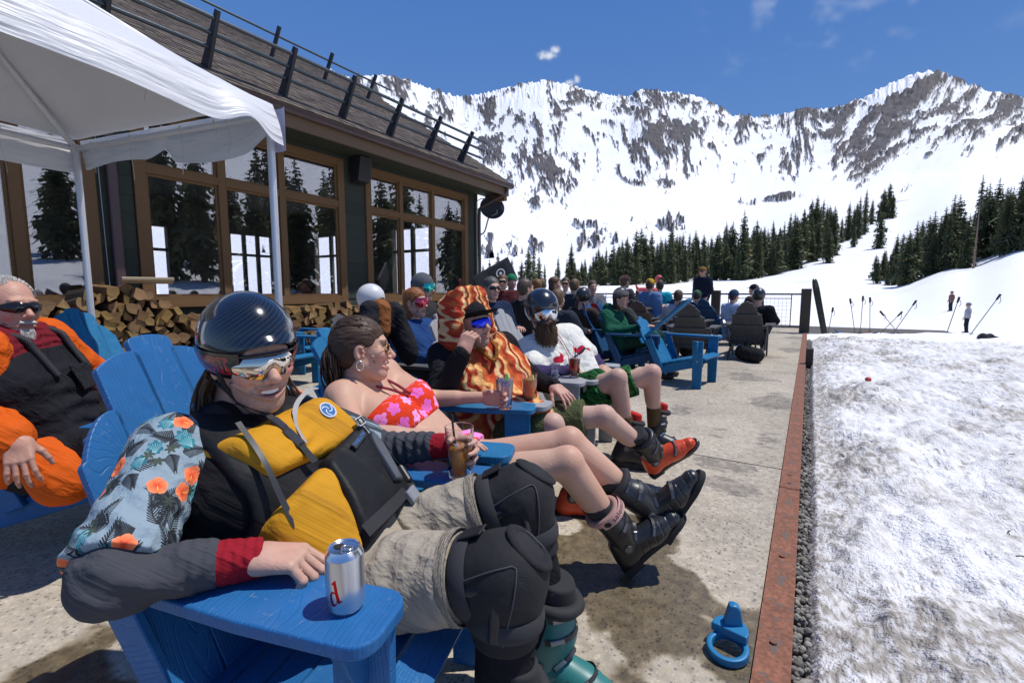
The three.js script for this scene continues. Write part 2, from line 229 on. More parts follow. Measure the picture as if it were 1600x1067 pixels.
function concrete(x, z, o, wetOn) {
  const f = fbm(x * 2.1, z * 2.1, 1, 5), g = fbm(x * 45, z * 45, 2, 3), sp = h3(Math.floor(x * 520), Math.floor(z * 520), 3);
  let r = 0.405 + 0.22 * (f - .5) + 0.22 * (g - .5) + 0.07 * (sp - .5), gg = r * 0.875, b = r * 0.69;
  // exposed aggregate
  const q = 70, xi = Math.floor(x * q), zi = Math.floor(z * q); const s = h3(xi, zi, 21);
  if (s > 0.28) { const cx = (xi + .3 + .4 * h3(xi, zi, 22)) / q, cz = (zi + .3 + .4 * h3(xi, zi, 23)) / q, rd = (0.0018 + 0.0042 * h3(xi, zi, 24)); if (Math.hypot(x - cx, (z - cz) * (.7 + .6 * h3(xi, zi, 26))) < rd) { const t = h3(xi, zi, 25); if (t < .35) { r *= .5; gg *= .5; b *= .54; } else if (t < .6) { r *= 1.12; gg *= 1.05; b *= .92; } else { r *= 1.22; gg *= 1.24; b *= 1.25; } } }
  const ck = Math.abs(fbm(x * .55 + 4, z * .55, 51, 5) - .5); if (ck < .0022) { const k = mix(.5, 1, ck / .0022); r *= k; gg *= k; b *= k; }
  const od = OLD(x, z) * (.55 + .9 * sstep(.35, .65, fbm(x * 24, z * 24, 6, 3))); if (od > 0) { const k = 1 - clamp(od) * .42; r *= k; gg *= k; b *= k * 1.02; }
  let w = 0; if (wetOn) { w = WET(x, z); const k = 1 - w * (0.54 + .3 * fbm(x * 30, z * 30, 41, 3)); r *= k; gg *= k * (1 - .12 * w); b *= k * (1 - .36 * w); }
  o[0] = Math.sqrt(Math.max(0, r)); o[1] = Math.sqrt(Math.max(0, gg)); o[2] = Math.sqrt(Math.max(0, b)); return w; // sqrt ~ display encoding
}
const pw = v => Math.pow(v * v, 1 / 2.2);
function concMat(x0, z0, size, N, wetOn) {
  const wet = new Float32Array(N * N); const t = dataTex(N, N, (i, j, o) => { wet[j * N + i] = concrete(x0 + (i + .5) / N * size, z0 + (j + .5) / N * size, o, wetOn); o[0] = pw(o[0]); o[1] = pw(o[1]); o[2] = pw(o[2]); }, true, false);
  const M = N / 2, b = dataTex(M, M, (i, j) => { const x = x0 + i / M * size, z = z0 + j / M * size; return .5 * fbm(x * 60, z * 60, 4, 3) + .5 * h3(Math.floor(x * 250), Math.floor(z * 250), 8); }, false, false);
  const ro = dataTex(M, M, (i, j, o) => { o[0] = 0; o[1] = mix(.88, .32, wet[j * 2 * N + i * 2] * (0.6 + .4 * vn(i * .12, j * .12))); o[2] = 0; }, false, false);
  return mat([1, 1, 1], 1, { map: t, bumpMap: b, bumpScale: 0.003, roughnessMap: ro });
}
function slab(x0, x1, z0, z1, mt, tx0, tz0, ts) { const g = new THREE.PlaneGeometry(x1 - x0, z1 - z0); g.rotateX(-Math.PI / 2); g.translate((x0 + x1) / 2, 0, (z0 + z1) / 2); const p = g.attributes.position, u = g.attributes.uv; for (let i = 0; i < p.count; i++) u.setXY(i, (p.getX(i) - tx0) / ts, (p.getZ(i) - tz0) / ts); const m = struct('concrete_deck', g, mt); return m; }
{
  const EDGE = -0.085;
  const near = concMat(-4.0, -4.0, 4.0, 2048, true), far = concMat(-4, -8.0, 4.0, 1024, false), left = concMat(-8, -4, 4, 1024, false);
  const rep = t => { for (const k of ['map', 'bumpMap', 'roughnessMap']) { t[k].wrapS = t[k].wrapT = THREE.MirroredRepeatWrapping; } return t; }; rep(far); rep(left); rep(near);
  // expansion joints are real gaps over a dark bed
  slab(-3.99, EDGE, -3.36, 2.5, near, -4, -4, 4); slab(-3.99, EDGE, -7.5, -3.372, far, -4, -8, 4); slab(-3.99, EDGE, -11.6, -7.512, far, -4, -8, 4); slab(-3.99, EDGE, -17.6, -11.612, far, -4, -8, 4);
  slab(-8.2, -4.0, -3.36, 2.5, left, -8, -4, 4); slab(-8.2, -4.0, -7.5, -3.372, left, -8, -4, 4); slab(-8.2, -4, -17.6, -7.512, left, -8, -4, 4);
  const bed = new THREE.PlaneGeometry(8.4, 24); bed.rotateX(-Math.PI / 2); bed.translate(-4.29, -0.03, -7); struct('deck_bed', bed, mat([.06, .055, .05], .95)); const gb = new THREE.PlaneGeometry(4, 26); gb.rotateX(-Math.PI / 2); gb.translate(1.7, -.105, -7); struct('ground', gb, mat([.1, .09, .078], .95));
  // rusted steel edge channel
  const rust = dataTex(512, 512, (i, j, o) => { const a = tnoise(i, j, 512, 6, 2, 6), b = tnoise(i, j, 512, 40, 3, 3), c = tnoise(i, j, 512, 14, 9, 4); const k = .75 + .5 * b; o[0] = mix(.44, .58, a) * k; o[1] = mix(.29, .38, a) * k; o[2] = mix(.22, .29, a) * k; if (c > .62) { const q = sstep(.62, .72, c); o[0] = mix(o[0], .42, q); o[1] = mix(o[1], .36, q); o[2] = mix(o[2], .33, q); } }, true);
  const mRust = mat([1, 1, 1], .78, { map: scaled(rust, 2.5, 2.5), bumpMap: scaled(rust, 6), bumpScale: .0015, metalness: .15 });
  const curb = group('steel_deck_edge', 0, 0, 0);
  const cuts = [1.0, -3.02, -8.1, -13.0, -17.6]; for (let i = 0; i < 4; i++) { const L = cuts[i] - cuts[i + 1] - .006; const g = cbox(.098, .2, L, .006); g.translate(-.032, -.088 + (i % 2) * .003, (cuts[i] + cuts[i + 1]) / 2); part(curb, 'steel_channel', g, mRust); }
  for (const z of [-3.1, -3.24, -2.2, -5.4, -1.62]) { const g = new THREE.CylinderGeometry(.011, .012, .006, 6); g.translate(-.035, .0165, z); part(curb, 'bolt', g, mRust); }
  tag(curb, 'rusty brown steel channel edging the concrete deck beside the snow', 'edging');
  // gravel in the gap
  const gr = rng(31), sg = new THREE.IcosahedronGeometry(1, 1); { const p = sg.attributes.position; for (let i = 0; i < p.count; i++) { const k = .75 + .5 * vn(p.getX(i) * 1.7 + 4, p.getY(i) * 1.7, p.getZ(i) * 1.7 + 9); p.setXYZ(i, p.getX(i) * k, p.getY(i) * k * .75, p.getZ(i) * k); } sg.computeVertexNormals(); }
  const N = 5200, im = new THREE.InstancedMesh(sg, mat([1, 1, 1], .85), N), m4 = new THREE.Matrix4(), e = new THREE.Euler(), q = new THREE.Quaternion();
  for (let i = 0; i < N; i++) { const z = .3 - Math.pow(gr(), 1.7) * 14, s = .006 + gr() * gr() * .016; q.setFromEuler(e.set(gr() * 6, gr() * 6, gr() * 6)); m4.compose(V(.02 + gr() * .08, -.075 + (gr() - .3) * .03, z), q, V(s, s, s)); im.setMatrixAt(i, m4); const k = .10 + gr() * .22; im.setColorAt(i, lin(k * 1.05, k, k * .9)); }
  im.name = 'gravel'; im.userData = { kind: 'stuff', label: 'grey gravel in the gap between steel edge and snow', category: 'gravel' }; scene.add(im);
}
// ---------- near snow, trodden and dirty ----------
const snowEdge = z => .042 + .016 * (fbm(z * 2.3, 1, 3, 4) - .5) * 2 + .02 * Math.max(0, -z - 4) * .15;
function snowH(x, z) {
  const e = snowEdge(z), d = x - e; const r = Math.hypot(x, z);
  let h = -.03 + .085 * sstep(0, .5, d) + .03 * sstep(3, 9, r) * 1; const up = clamp(d / .25);
  const a = fbm(x * 1.3, z * 1.3, 5, 3) - .5, c = fbm(x * 4.6, z * 4.0, 8, 4), f = fbm(x * 21, z * 21, 11, 4) - .5; const cup = Math.pow(Math.abs(2 * fbm(x * 3.4 + 3, z * 3.0, 21, 3) - 1), .8);
  h += up * (a * .12 + (c - .5) * .14 + cup * .06 + f * .05); if (d < .06) h -= sstep(.06, -.03, d) * .16;
  return h - sstep(12.5, 16, -z + x * .15) * .25;
}
{
  const azs = []; for (let i = 0; i <= 420; i++) azs.push(mix(-1.2, 62, Math.pow(i / 420, 1.15))); const rs = lrange(.55, 17, 520);
  // sheet laid out in deck-aligned coordinates, finer near the edge and near the viewer
  const A = 460, B = 620, pos = new Float32Array((A + 1) * (B + 1) * 3), col = new Float32Array((A + 1) * (B + 1) * 3), uv = new Float32Array((A + 1) * (B + 1) * 2), idx = [];
  for (let j = 0; j <= B; j++) { const z = .9 - 18.4 * Math.pow(j / B, 1.75); for (let i = 0; i <= A; i++) { const k = j * (A + 1) + i, t = i / A, x = snowEdge(z) - .012 + 15 * Math.pow(t, 1.9) * (0.18 + .82 * Math.pow(j / B, .8));
    let h = snowH(x, z); if (i === 0) h = -.2; pos[k * 3] = x; pos[k * 3 + 1] = h; pos[k * 3 + 2] = z; uv[k * 2] = x; uv[k * 2 + 1] = z;
    const d = x - snowEdge(z); let grit = fbm(x * 55, z * 55, 2, 2), band = fbm(x * 1.1 + 7, z * .8, 4, 4); let dirt = sstep(.44, .66, fbm(x * 2.6, z * 2.2, 15, 5)) * .62 + sstep(.46, .72, fbm(x * 9, z * 9, 16, 4)) * .5; dirt *= sstep(.34, .6, band) * .85 + .4; dirt += sstep(.35, .0, d + (fbm(x * 6, z * 6, 19, 3) - .5) * .35) * .55 ; dirt = clamp(dirt * (.35 + 1.3 * sstep(.38, .68, grit)), 0, .85);
    if (fbm(x * 70, z * 70, 33, 2) > .72 && band > .36) dirt = Math.max(dirt, .8);
    const w = .97; col[k * 3] = mix(w, .30, dirt); col[k * 3 + 1] = mix(w, .255, dirt); col[k * 3 + 2] = mix(w, .20, dirt); } }
  for (let j = 0; j < B; j++) for (let i = 0; i < A; i++) { const a = j * (A + 1) + i, b = a + 1, c = a + A + 1, d = c + 1; idx.push(a, b, c, b, d, c); }
  const g = new THREE.BufferGeometry(); g.setAttribute('position', new THREE.BufferAttribute(pos, 3)); g.setAttribute('color', new THREE.BufferAttribute(col, 3)); g.setAttribute('uv', new THREE.BufferAttribute(uv, 2)); g.setIndex(idx); g.computeVertexNormals();
  struct('snow_ground', g, mat([.85, .84, .825], .7, { vertexColors: true, bumpMap: scaled(snowBump, 2.2), bumpScale: .018 }));
}
// ---------- lodge ----------
function sheet(fn, nu, nv) { const pos = [], uv = [], idx = []; for (let j = 0; j <= nv; j++) for (let i = 0; i <= nu; i++) { const p = fn(i / nu, j / nv); pos.push(p.x, p.y, p.z); uv.push(i / nu, j / nv); } for (let j = 0; j < nv; j++) for (let i = 0; i < nu; i++) { const a = j * (nu + 1) + i; idx.push(a, a + 1, a + nu + 1, a + 1, a + nu + 2, a + nu + 1); } const g = new THREE.BufferGeometry(); g.setAttribute('position', new THREE.Float32BufferAttribute(pos, 3)); g.setAttribute('uv', new THREE.Float32BufferAttribute(uv, 2)); g.setIndex(idx); g.computeVertexNormals(); return g; }
const B3 = (x0, x1, y0, y1, z0, z1, c = .004) => { const g = cbox(Math.abs(x1 - x0), Math.abs(y1 - y0), Math.abs(z1 - z0), c); g.translate((x0 + x1) / 2, (y0 + y1) / 2, (z0 + z1) / 2); return g; };
const woodTex = dataTex(512, 512, (i, j) => { const w = tnoise(i, j, 512, 4, 4, 4) * 6; return .5 + .5 * Math.sin((j / 512 * 90 + w * 5)) * .35 + .35 * (tnoise(i, j, 512, 30, 6, 3) - .5); });
const mTrim = mat([0.20, 0.115, 0.055], .75, { specularIntensity: .3, bumpMap: scaled(woodTex, 1.2), bumpScale: .001 }), mSiding = mat([.058, .066, .05], .8, { specularIntensity: .3, bumpMap: scaled(woodTex, 1, 3), bumpScale: .0015 }), mSiding2 = mat([.05, .057, .044], .8, { specularIntensity: .3, bumpMap: scaled(woodTex, 1, 3), bumpScale: .0015 });
const mGutter = mat([.10, .065, .058], .45), mGlass = mat([.96, .97, 1], 0.0, { transmission: 1, thickness: 0, ior: 2.33, specularIntensity: 1 }), mInside = mat([.10, .085, .07], .8), mFloor = mat([.12, .09, .065], .7);
{
  const lodge = group('ski_lodge', 0, 0, 0); const WX = -8;
  const wall = part(lodge, 'wall', merge([B3(WX - .25, WX - .03, 0, .93, -10.82, 2), B3(WX - .25, WX - .03, 3.72, 3.95, -10.82, 2), B3(WX - .25, WX - .03, .93, 3.72, -2.93, -2.4), B3(WX - .25, WX - .03, .93, 3.72, -6.99, -6.45), B3(WX - .25, WX - .03, .93, 3.72, -10.82, -10.5)]), mSiding2);
  const boards = (z0, z1, y0, y1) => { for (let y = y0; y < y1 - .02; y += .245) { const t = Math.min(.262, y1 - y); const g = B3(-.012, .012, 0, t, z0, z1, .003); g.rotateZ(.045); g.translate(WX - .008, y, 0); part(wall, 'siding_board', g, (Math.round(y * 10) % 3) ? mSiding : mSiding2); } };
  boards(-2.92, -2.52, .0, 3.72); boards(-6.98, -6.46, 0, 3.72); boards(-10.82, -10.5, 0, 3.72); boards(-6.45, -2.93, .0, .9); boards(-10.49, -6.99, 0, .9); boards(-10.82, 2, 3.72, 3.96);
  const win = (z0, z1, divs, label) => { // z0 > z1
    const w = part(lodge, 'window', merge([B3(WX - .1, WX + .035, .93, 3.72, z0, z0 - .15), B3(WX - .1, WX + .035, .93, 3.72, z1 + .15, z1), B3(WX - .1, WX + .032, 3.58, 3.718, z0 - .15, z1 + .15), B3(WX - .1, WX + .032, .932, 1.05, z0 - .15, z1 + .15)]), mTrim, label);
    part(w, 'sill', B3(WX - .02, WX + .09, .895, .93, z0 + .03, z1 - .03), mTrim);
    const zs = [z0 - .15, ...divs, z1 + .15]; for (const d of divs) part(w, 'mullion', B3(WX - .09, WX + .028, 1.05, 3.58, d + .055, d - .055), mTrim);
    for (let i = 0; i < zs.length - 1; i++) { const a = zs[i] - (i ? .055 : 0), b = zs[i + 1] + (i < zs.length - 2 ? .055 : 0); part(w, 'transom', B3(WX - .088, WX + .026, 2.78, 2.9, a, b), mTrim);
      for (const [y0, y1] of [[1.05, 2.78], [2.9, 3.58]]) {
        part(w, 'sash', merge([B3(WX - .075, WX - .012, y0, y0 + .035, a, b), B3(WX - .075, WX - .012, y1 - .035, y1, a, b), B3(WX - .075, WX - .012, y0 + .035, y1 - .035, a, a - .035), B3(WX - .075, WX - .012, y0 + .035, y1 - .035, b + .035, b)]), mTrim);
        for (const dx of [-.03, -.052]) { const g = new THREE.PlaneGeometry(Math.abs(a - b) - .07, y1 - y0 - .07); g.rotateY(Math.PI / 2); g.rotateX((h3(i, y0 * 10 | 0, 5) - .5) * .006); g.rotateY((h3(i, y0 * 10 | 0, 7) - .5) * .008); g.translate(WX + dx, (y0 + y1) / 2, (a + b) / 2); part(w, 'pane', g, mGlass); } } }
  };
  win(-2.93, -6.45, [-4.1, -5.12], 'wide brown window left of the wall speaker'); win(-6.99, -10.5, [-8.02, -9.1], 'wide brown window beside the satellite dish'); win(2, -2.51, [-.9, -1.75], 'window at the left edge behind the tent');
  // room behind the glass with windows on its far sides
  part(lodge, 'room_floor', B3(-16.2, WX - .25, -.02, .06, -10.8, 2), mFloor);
  part(lodge, 'ceiling', B3(-16.2, WX - .25, 3.74, 3.95, -10.8, 2), mInside);
  const far = []; let zc = 2; for (const [a, b] of [[1.2, -.6], [-5.0, -6.6], [-8.4, -9.8]]) { far.push(B3(-16.2, -16, .06, 3.74, zc, a)); far.push(B3(-16.2, -16, .06, 1.0, a, b)); far.push(B3(-16.2, -16, 3.0, 3.74, a, b)); for (const t of [.33, .66]) far.push(B3(-16.15, -16.03, 1.0, 3.0, mix(a, b, t) + .05, mix(a, b, t) - .05)); far.push(B3(-16.14, -16.04, 2.3, 2.38, a, b)); zc = b; } far.push(B3(-16.2, -16, .06, 3.74, zc, -10.8));
  part(lodge, 'back_wall', merge(far), mInside);
  const end = []; let xc = -8.25; for (const [a, b] of [[-9.4, -11.0], [-13.2, -14.8]]) { end.push(B3(xc, a, .06, 3.74, -10.6, -10.8)); end.push(B3(a, b, .06, 1.0, -10.6, -10.8)); end.push(B3(a, b, 3.0, 3.74, -10.6, -10.8)); end.push(B3((a + b) / 2 + .06, (a + b) / 2 - .06, 1, 3, -10.65, -10.75)); end.push(B3(a, b, 2.3, 2.38, -10.66, -10.74)); xc = b; } end.push(B3(xc, -16, .06, 3.74, -10.6, -10.8));
  part(lodge, 'end_wall', merge(end), mInside); part(lodge, 'side_wall', B3(-16.2, WX, .06, 3.74, 2.01, 2.2), mInside);
  part(lodge, 'corner_board', B3(WX - .1, WX + .03, 0, 3.95, -10.83, -10.95), mSiding2);
  // eaves
  part(lodge, 'soffit', B3(WX + .04, -7.24, 3.80, 3.83, -11.35, 2), mSiding2); part(lodge, 'fascia', B3(-7.24, -7.2, 3.74, 3.99, -11.36, 2), mat([.16, .098, .05], .6, { bumpMap: scaled(woodTex, 1), bumpScale: .001 }));
  part(lodge, 'rafter_end', B3(-7.9, -7.25, 3.62, 3.80, -11.2, -11.34), mTrim);
  const gs = new THREE.Shape(); gs.moveTo(0, 0); gs.lineTo(.09, .0); gs.lineTo(.11, .04); gs.lineTo(.105, .075); gs.lineTo(.125, .11); gs.lineTo(.115, .112); gs.lineTo(.095, .08); gs.lineTo(.1, .045); gs.lineTo(.083, .008); gs.lineTo(.008, .008); gs.lineTo(.008, .1); gs.lineTo(0, .1); gs.closePath();
  const gg = new THREE.ExtrudeGeometry(gs, { depth: 13.4, bevelEnabled: false }); gg.translate(-7.199, 3.93, -11.4); part(lodge, 'gutter', gg, mGutter);
  part(lodge, 'downspout', merge([pipe([V(-7.15, 3.94, -11.2), V(-7.15, 3.85, -11.2), V(-7.3, 3.72, -11.12), V(-7.85, 3.45, -10.98), V(-7.93, 3.3, -10.97), V(-7.93, 2, -10.97), V(-7.93, .1, -10.97)], .045, 50, 10)]), mGutter);
  part(lodge, 'downspout', B3(WX + .02, WX + .1, .1, 3.8, -2.62, -2.73, .012), mat([.085, .05, .052], .45));
  part(lodge, 'cable', rod(V(WX + .03, 0.9, -2.565), V(WX + .03, 3.7, -2.54), .006), mat([.35, .35, .34], .6)); part(lodge, 'conduit', pipe([V(-7.95, .1, -10.88), V(-7.95, 3.3, -10.88), V(-7.93, 3.62, -10.88), V(-7.7, 3.66, -10.9)], .013, 30, 8), mat([.5, .5, .5], .5));
  // roof
  const sl = 33 * D2R, ex = -7.08, ey = 4.04, Lr = 7.2; const at = (s, n, z) => V(ex - Math.cos(sl) * s + Math.sin(sl) * n, ey + Math.sin(sl) * s + Math.cos(sl) * n, z);
  const rx = V(-Math.cos(sl), Math.sin(sl), 0), rn = V(Math.sin(sl), Math.cos(sl), 0), rz = V(0, 0, 1);
  const deckG = basis(cbox(Lr, .08, 13.6), at(Lr / 2, -.06, -4.68), rx, rn, rz.clone().negate()); const roof = part(lodge, 'roof', deckG, mat([.07, .055, .045], .9));
  { const g2 = cbox(Lr, .1, 13.6); const o = at(Lr, -.06, -4.68); const b = basis(g2, V(o.x - Math.cos(sl) * Lr / 2, o.y - Math.sin(sl) * Lr / 2, -4.68), V(-Math.cos(sl), -Math.sin(sl), 0), V(-Math.sin(sl), Math.cos(sl), 0), V(0, 0, -1)); part(roof, 'far_slope', b, mat([.07, .055, .045], .9)); }
  const gable = new THREE.Shape(); { const o = at(Lr, -.1, 0); gable.moveTo(-7.4, 3.95); gable.lineTo(o.x, o.y - .05); gable.lineTo(2 * o.x + 7.4, 3.95); gable.closePath(); } const gb = new THREE.ExtrudeGeometry(gable, { depth: .1, bevelEnabled: false }); gb.translate(0, 0, -10.9); part(lodge, 'gable', gb, mSiding2);
  const sh = [], R = rng(12), tones = [[.085, .066, .052], [.115, .09, .07], [.065, .052, .045], [.13, .10, .078], [.098, .08, .068]];
  for (let r = 0; r < 48; r++) { let z = -11.46 + (r % 2) * .09; while (z < 2) { const w = .09 + R() * .14; if (z + w > -3.2 - 9 && z < 1.9) { const g = new THREE.BoxGeometry(.19, .012 + R() * .008, w - .006); const t = tones[Math.floor(R() * 5)], k = .8 + R() * .4; basis(g, at(r * .15 + .06 + (R() - .5) * .02, .004 + R() * .006, z + w / 2), rx.clone().applyAxisAngle(rz, .05), rn.clone().applyAxisAngle(rz, .05), rz.clone().negate()); sh.push(paint(g, t[0] * k, t[1] * k, t[2] * k)); } z += w; } }
  const shm = part(roof, 'shingles', merge(sh), mat([1, 1, 1], .9, { vertexColors: true })); shm.userData.kind = 'stuff';
  // snow guard: three pipes on leaning posts
  const mBlack = mat([.02, .021, .024], .45), mPipe = mat([.09, .11, .12], .35, { metalness: .5 }); const sg = group('snow_guard'); lodge.add(sg);
  for (let i = 0; i < 9; i++) { const z = -9.55 + i * 1.165, gsh = new THREE.Shape(); gsh.moveTo(-.10, -.02); gsh.lineTo(.10, -.02); gsh.lineTo(.045, .74); gsh.lineTo(-.03, .74); gsh.closePath(); const g = board(gsh, .05, .004); basis(g, at(.48, .02, z), rx, rn, rz.clone().negate()); part(sg, 'post', g, mBlack); }
  for (const n of [.27, .46, .65]) part(sg, 'rail', rod(at(.48, n, -10.25), at(.48, n, 1.8), .028, 10), mPipe);
  const sg2 = group('snow_guard'); lodge.add(sg2); for (const z of [-9.6, -8.2, -6.8]) { const g = B3(-.05, .05, 0, .7, -.025, .025); basis(g, at(4.4, 0, z), rx, rn, rz.clone().negate()); part(sg2, 'post', g, mBlack); } for (const n of [.3, .5]) part(sg2, 'rail', rod(at(4.4, n, -10.2), at(4.4, n, 0), .025, 8), mPipe);
  lodge.userData = {}; tag(lodge, 'dark green and brown timber ski lodge with shingle roof and big windows', 'building');

  // loudspeaker under the eave
  const sp = group('wall_speaker', WX, 3.3, -6.72); part(sp, 'cabinet', (() => { const s = new THREE.Shape(); s.moveTo(.1, 0); s.lineTo(.30, .03); s.lineTo(.38, .46); s.lineTo(.08, .48); s.closePath(); const g = board(s, .3, .012); return g; })(), mat([.018, .018, .02], .5)); part(sp, 'grille', (() => { const g = cbox(.006, .36, .24, .003); g.rotateZ(-.18); g.translate(.352, .245, 0); return g; })(), mat([.03, .03, .032], .8)); part(sp, 'bracket', B3(0, .12, .2, .26, -.03, .03), mat([.03, .03, .03], .5)); tag(sp, 'black loudspeaker mounted on lodge wall between the two windows', 'speaker');
  // satellite dish
  const di = group('satellite_dish', -7.93, 2.7, -11.0); { const pts = []; for (let i = 0; i <= 10; i++) { const r = i / 10 * .34; pts.push(new THREE.Vector2(r, r * r * .55)); } pts.push(new THREE.Vector2(.345, .075)); for (let i = 10; i >= 0; i--) { const r = i / 10 * .34; pts.push(new THREE.Vector2(Math.max(r, 0.0001), r * r * .55 - .008)); }
    const g = new THREE.LatheGeometry(pts, 28); g.rotateX(Math.PI / 2 - .35); g.rotateY(.75); g.translate(.28, .72, -.18); part(di, 'reflector', g, mat([.045, .046, .05], .6, { side: THREE.DoubleSide })); part(di, 'arm', merge([pipe([V(0, 0, 0), V(.12, .1, -.05), V(.2, .45, -.12), V(.26, .68, -.2)], .022, 16, 8), rod(V(.28, .5, -.1), V(.62, .52, .1), .012)]), mat([.3, .31, .33], .5)); part(di, 'receiver', (() => { const g = cbox(.06, .1, .06, .01); g.translate(.63, .57, .12); return g; })(), mat([.05, .05, .055], .6)); tag(di, 'grey satellite dish on the lodge corner beside the downspout', 'satellite dish'); }
}
// ---------- frame tent ----------
{
  const R = V(-3.35, 2.4, -2.08), L = V(-5.55, 2.4, -1.63), dv = V(.2, 0, .98), R2 = R.clone().addScaledVector(dv, 3.0), L2 = L.clone().addScaledVector(dv, 3.0), top = R.clone().add(L2).multiplyScalar(.5).setY(3.3);
  const mVinyl = mat([.68, .68, .69], .42, { transmission: .03, thickness: 0, side: THREE.DoubleSide, bumpMap: scaled(dataTex(256, 256, (i, j) => .5 * tnoise(i, j, 256, 5, 3, 4) + .5 * tnoise(i, j, 256, 2, 8, 3)), 2), bumpScale: .02 }), mPole = mat([.62, .63, .66], .3, { metalness: .35 });
  const t = group('frame_tent', R.x, 0, R.z); const inv = V(-R.x, 0, -R.z), add = (n, g, m, l) => part(t, n, g.translate(inv.x, 0, inv.z), m, l);
  for (const p of [R, L, R2, L2]) add('pole', merge([rod(V(p.x, 0.005, p.z), V(p.x, 2.4, p.z), .026, 14), rod(V(p.x, 0.001, p.z), V(p.x, .012, p.z), .08, 14)]), mPole);
  for (const [a, b] of [[R, L], [R, R2], [L, L2], [R2, L2], [R, top], [L, top], [R2, top], [L2, top]]) add('rail', rod(a.clone().setY(a.y - .03), b.clone().setY(b.y - .03), .024, 12), mPole);
  const nz = (p, s) => (fbm(p.x * s, p.y * s, p.z * s, 3) - .5);
  for (const [a, b] of [[R, R2], [L, R], [L2, L], [R2, L2]]) { const g = sheet((u, v) => { const e = a.clone().lerp(b, u).setY(2.43), p = e.clone().lerp(top, v); const sag = Math.sin(Math.PI * Math.min(1, v * 1.02)) * .05; p.y -= sag + nz(p, 3) * .02 - .02; return p; }, 40, 26); add('canopy_panel', g, mVinyl); }
  // valances: wavy, wind-lifted, flipped up between the ties
  const val = (a, b, lift, seed, scal, label) => { const out = b.clone().sub(a).setY(0).normalize().cross(V(0, 1, 0)).negate(); const mid = R.clone().add(L2).multiplyScalar(.5); if (out.dot(a.clone().sub(mid)) < 0) out.negate();
    const g = sheet((u, v) => { const p = a.clone().lerp(b, u); const w = Math.sin(u * 9 + seed) * .5 + Math.sin(u * 21 + seed * 2) * .25; let dep = .27 + scal * (.05 * Math.sin(u * 6.5 + 1 + seed)); const flip = scal * Math.pow(Math.max(0, Math.sin(u * Math.PI * 4 + seed)), 6); dep *= 1 - .33 * flip; const bulge = (lift * (.45 + .25 * w) * Math.sin(v * 1.5) + flip * .05 * v); p.y = 2.445 - dep * v + (bulge * .2); p.addScaledVector(out, .035 + bulge + nz(V(p.x, p.y, p.z), 8) * .012); return p; }, 110, 14); add('valance', g, mVinyl, label); };
  val(R, R2, .16, .3, .8, 'near valance billowing outward'); val(L, R, .02, 2.2, 1.1); val(L2, L, .03, 1, .4); val(R2, L2, .05, 4, .6);
  const cn = sheet((u, v) => V(R.x + (u - .5) * .13 + .05, 2.43 - v * .30, R.z - .04 - .02 * Math.sin(u * 3)), 6, 6); add('corner_flap', cn, mat([.62, .6, .75], .35, { side: THREE.DoubleSide, transmission: .2 }));
  const mTape = mat([.62, .57, .47], .8, { side: THREE.DoubleSide }); const rr = rng(4);
  const tie = (p, len) => { const w = .012; add('tie_strap', sheet((u, v) => V(p.x + (u - .5) * w + Math.sin(v * 5 + p.x * 9) * .012, p.y - v * len, p.z + Math.sin(v * 4 + p.x) * .01), 1, 8), mTape); add('tie_strap', rod(V(p.x, p.y, p.z), V(p.x + .06, p.y - .05, p.z + .04), .004, 5), mTape); };
  for (const [k, len] of [[.03, .3], [.14, .26], [.36, .36], [.62, .36], [.78, .12], [.84, .26]]) { const p = L.clone().lerp(R, k); tie(V(p.x + .04, 2.38, p.z + .06), len); } tie(V(L.x + .2, 2.38, L.z + .5), .34); tie(V(R.x - .02, 2.4, R.z + .75), .16); tie(V(L.x + .25, 2.38, L.z + 1.1), .3);
  tag(t, 'white frame tent canopy with wavy valance and pale metal poles', 'tent');
}
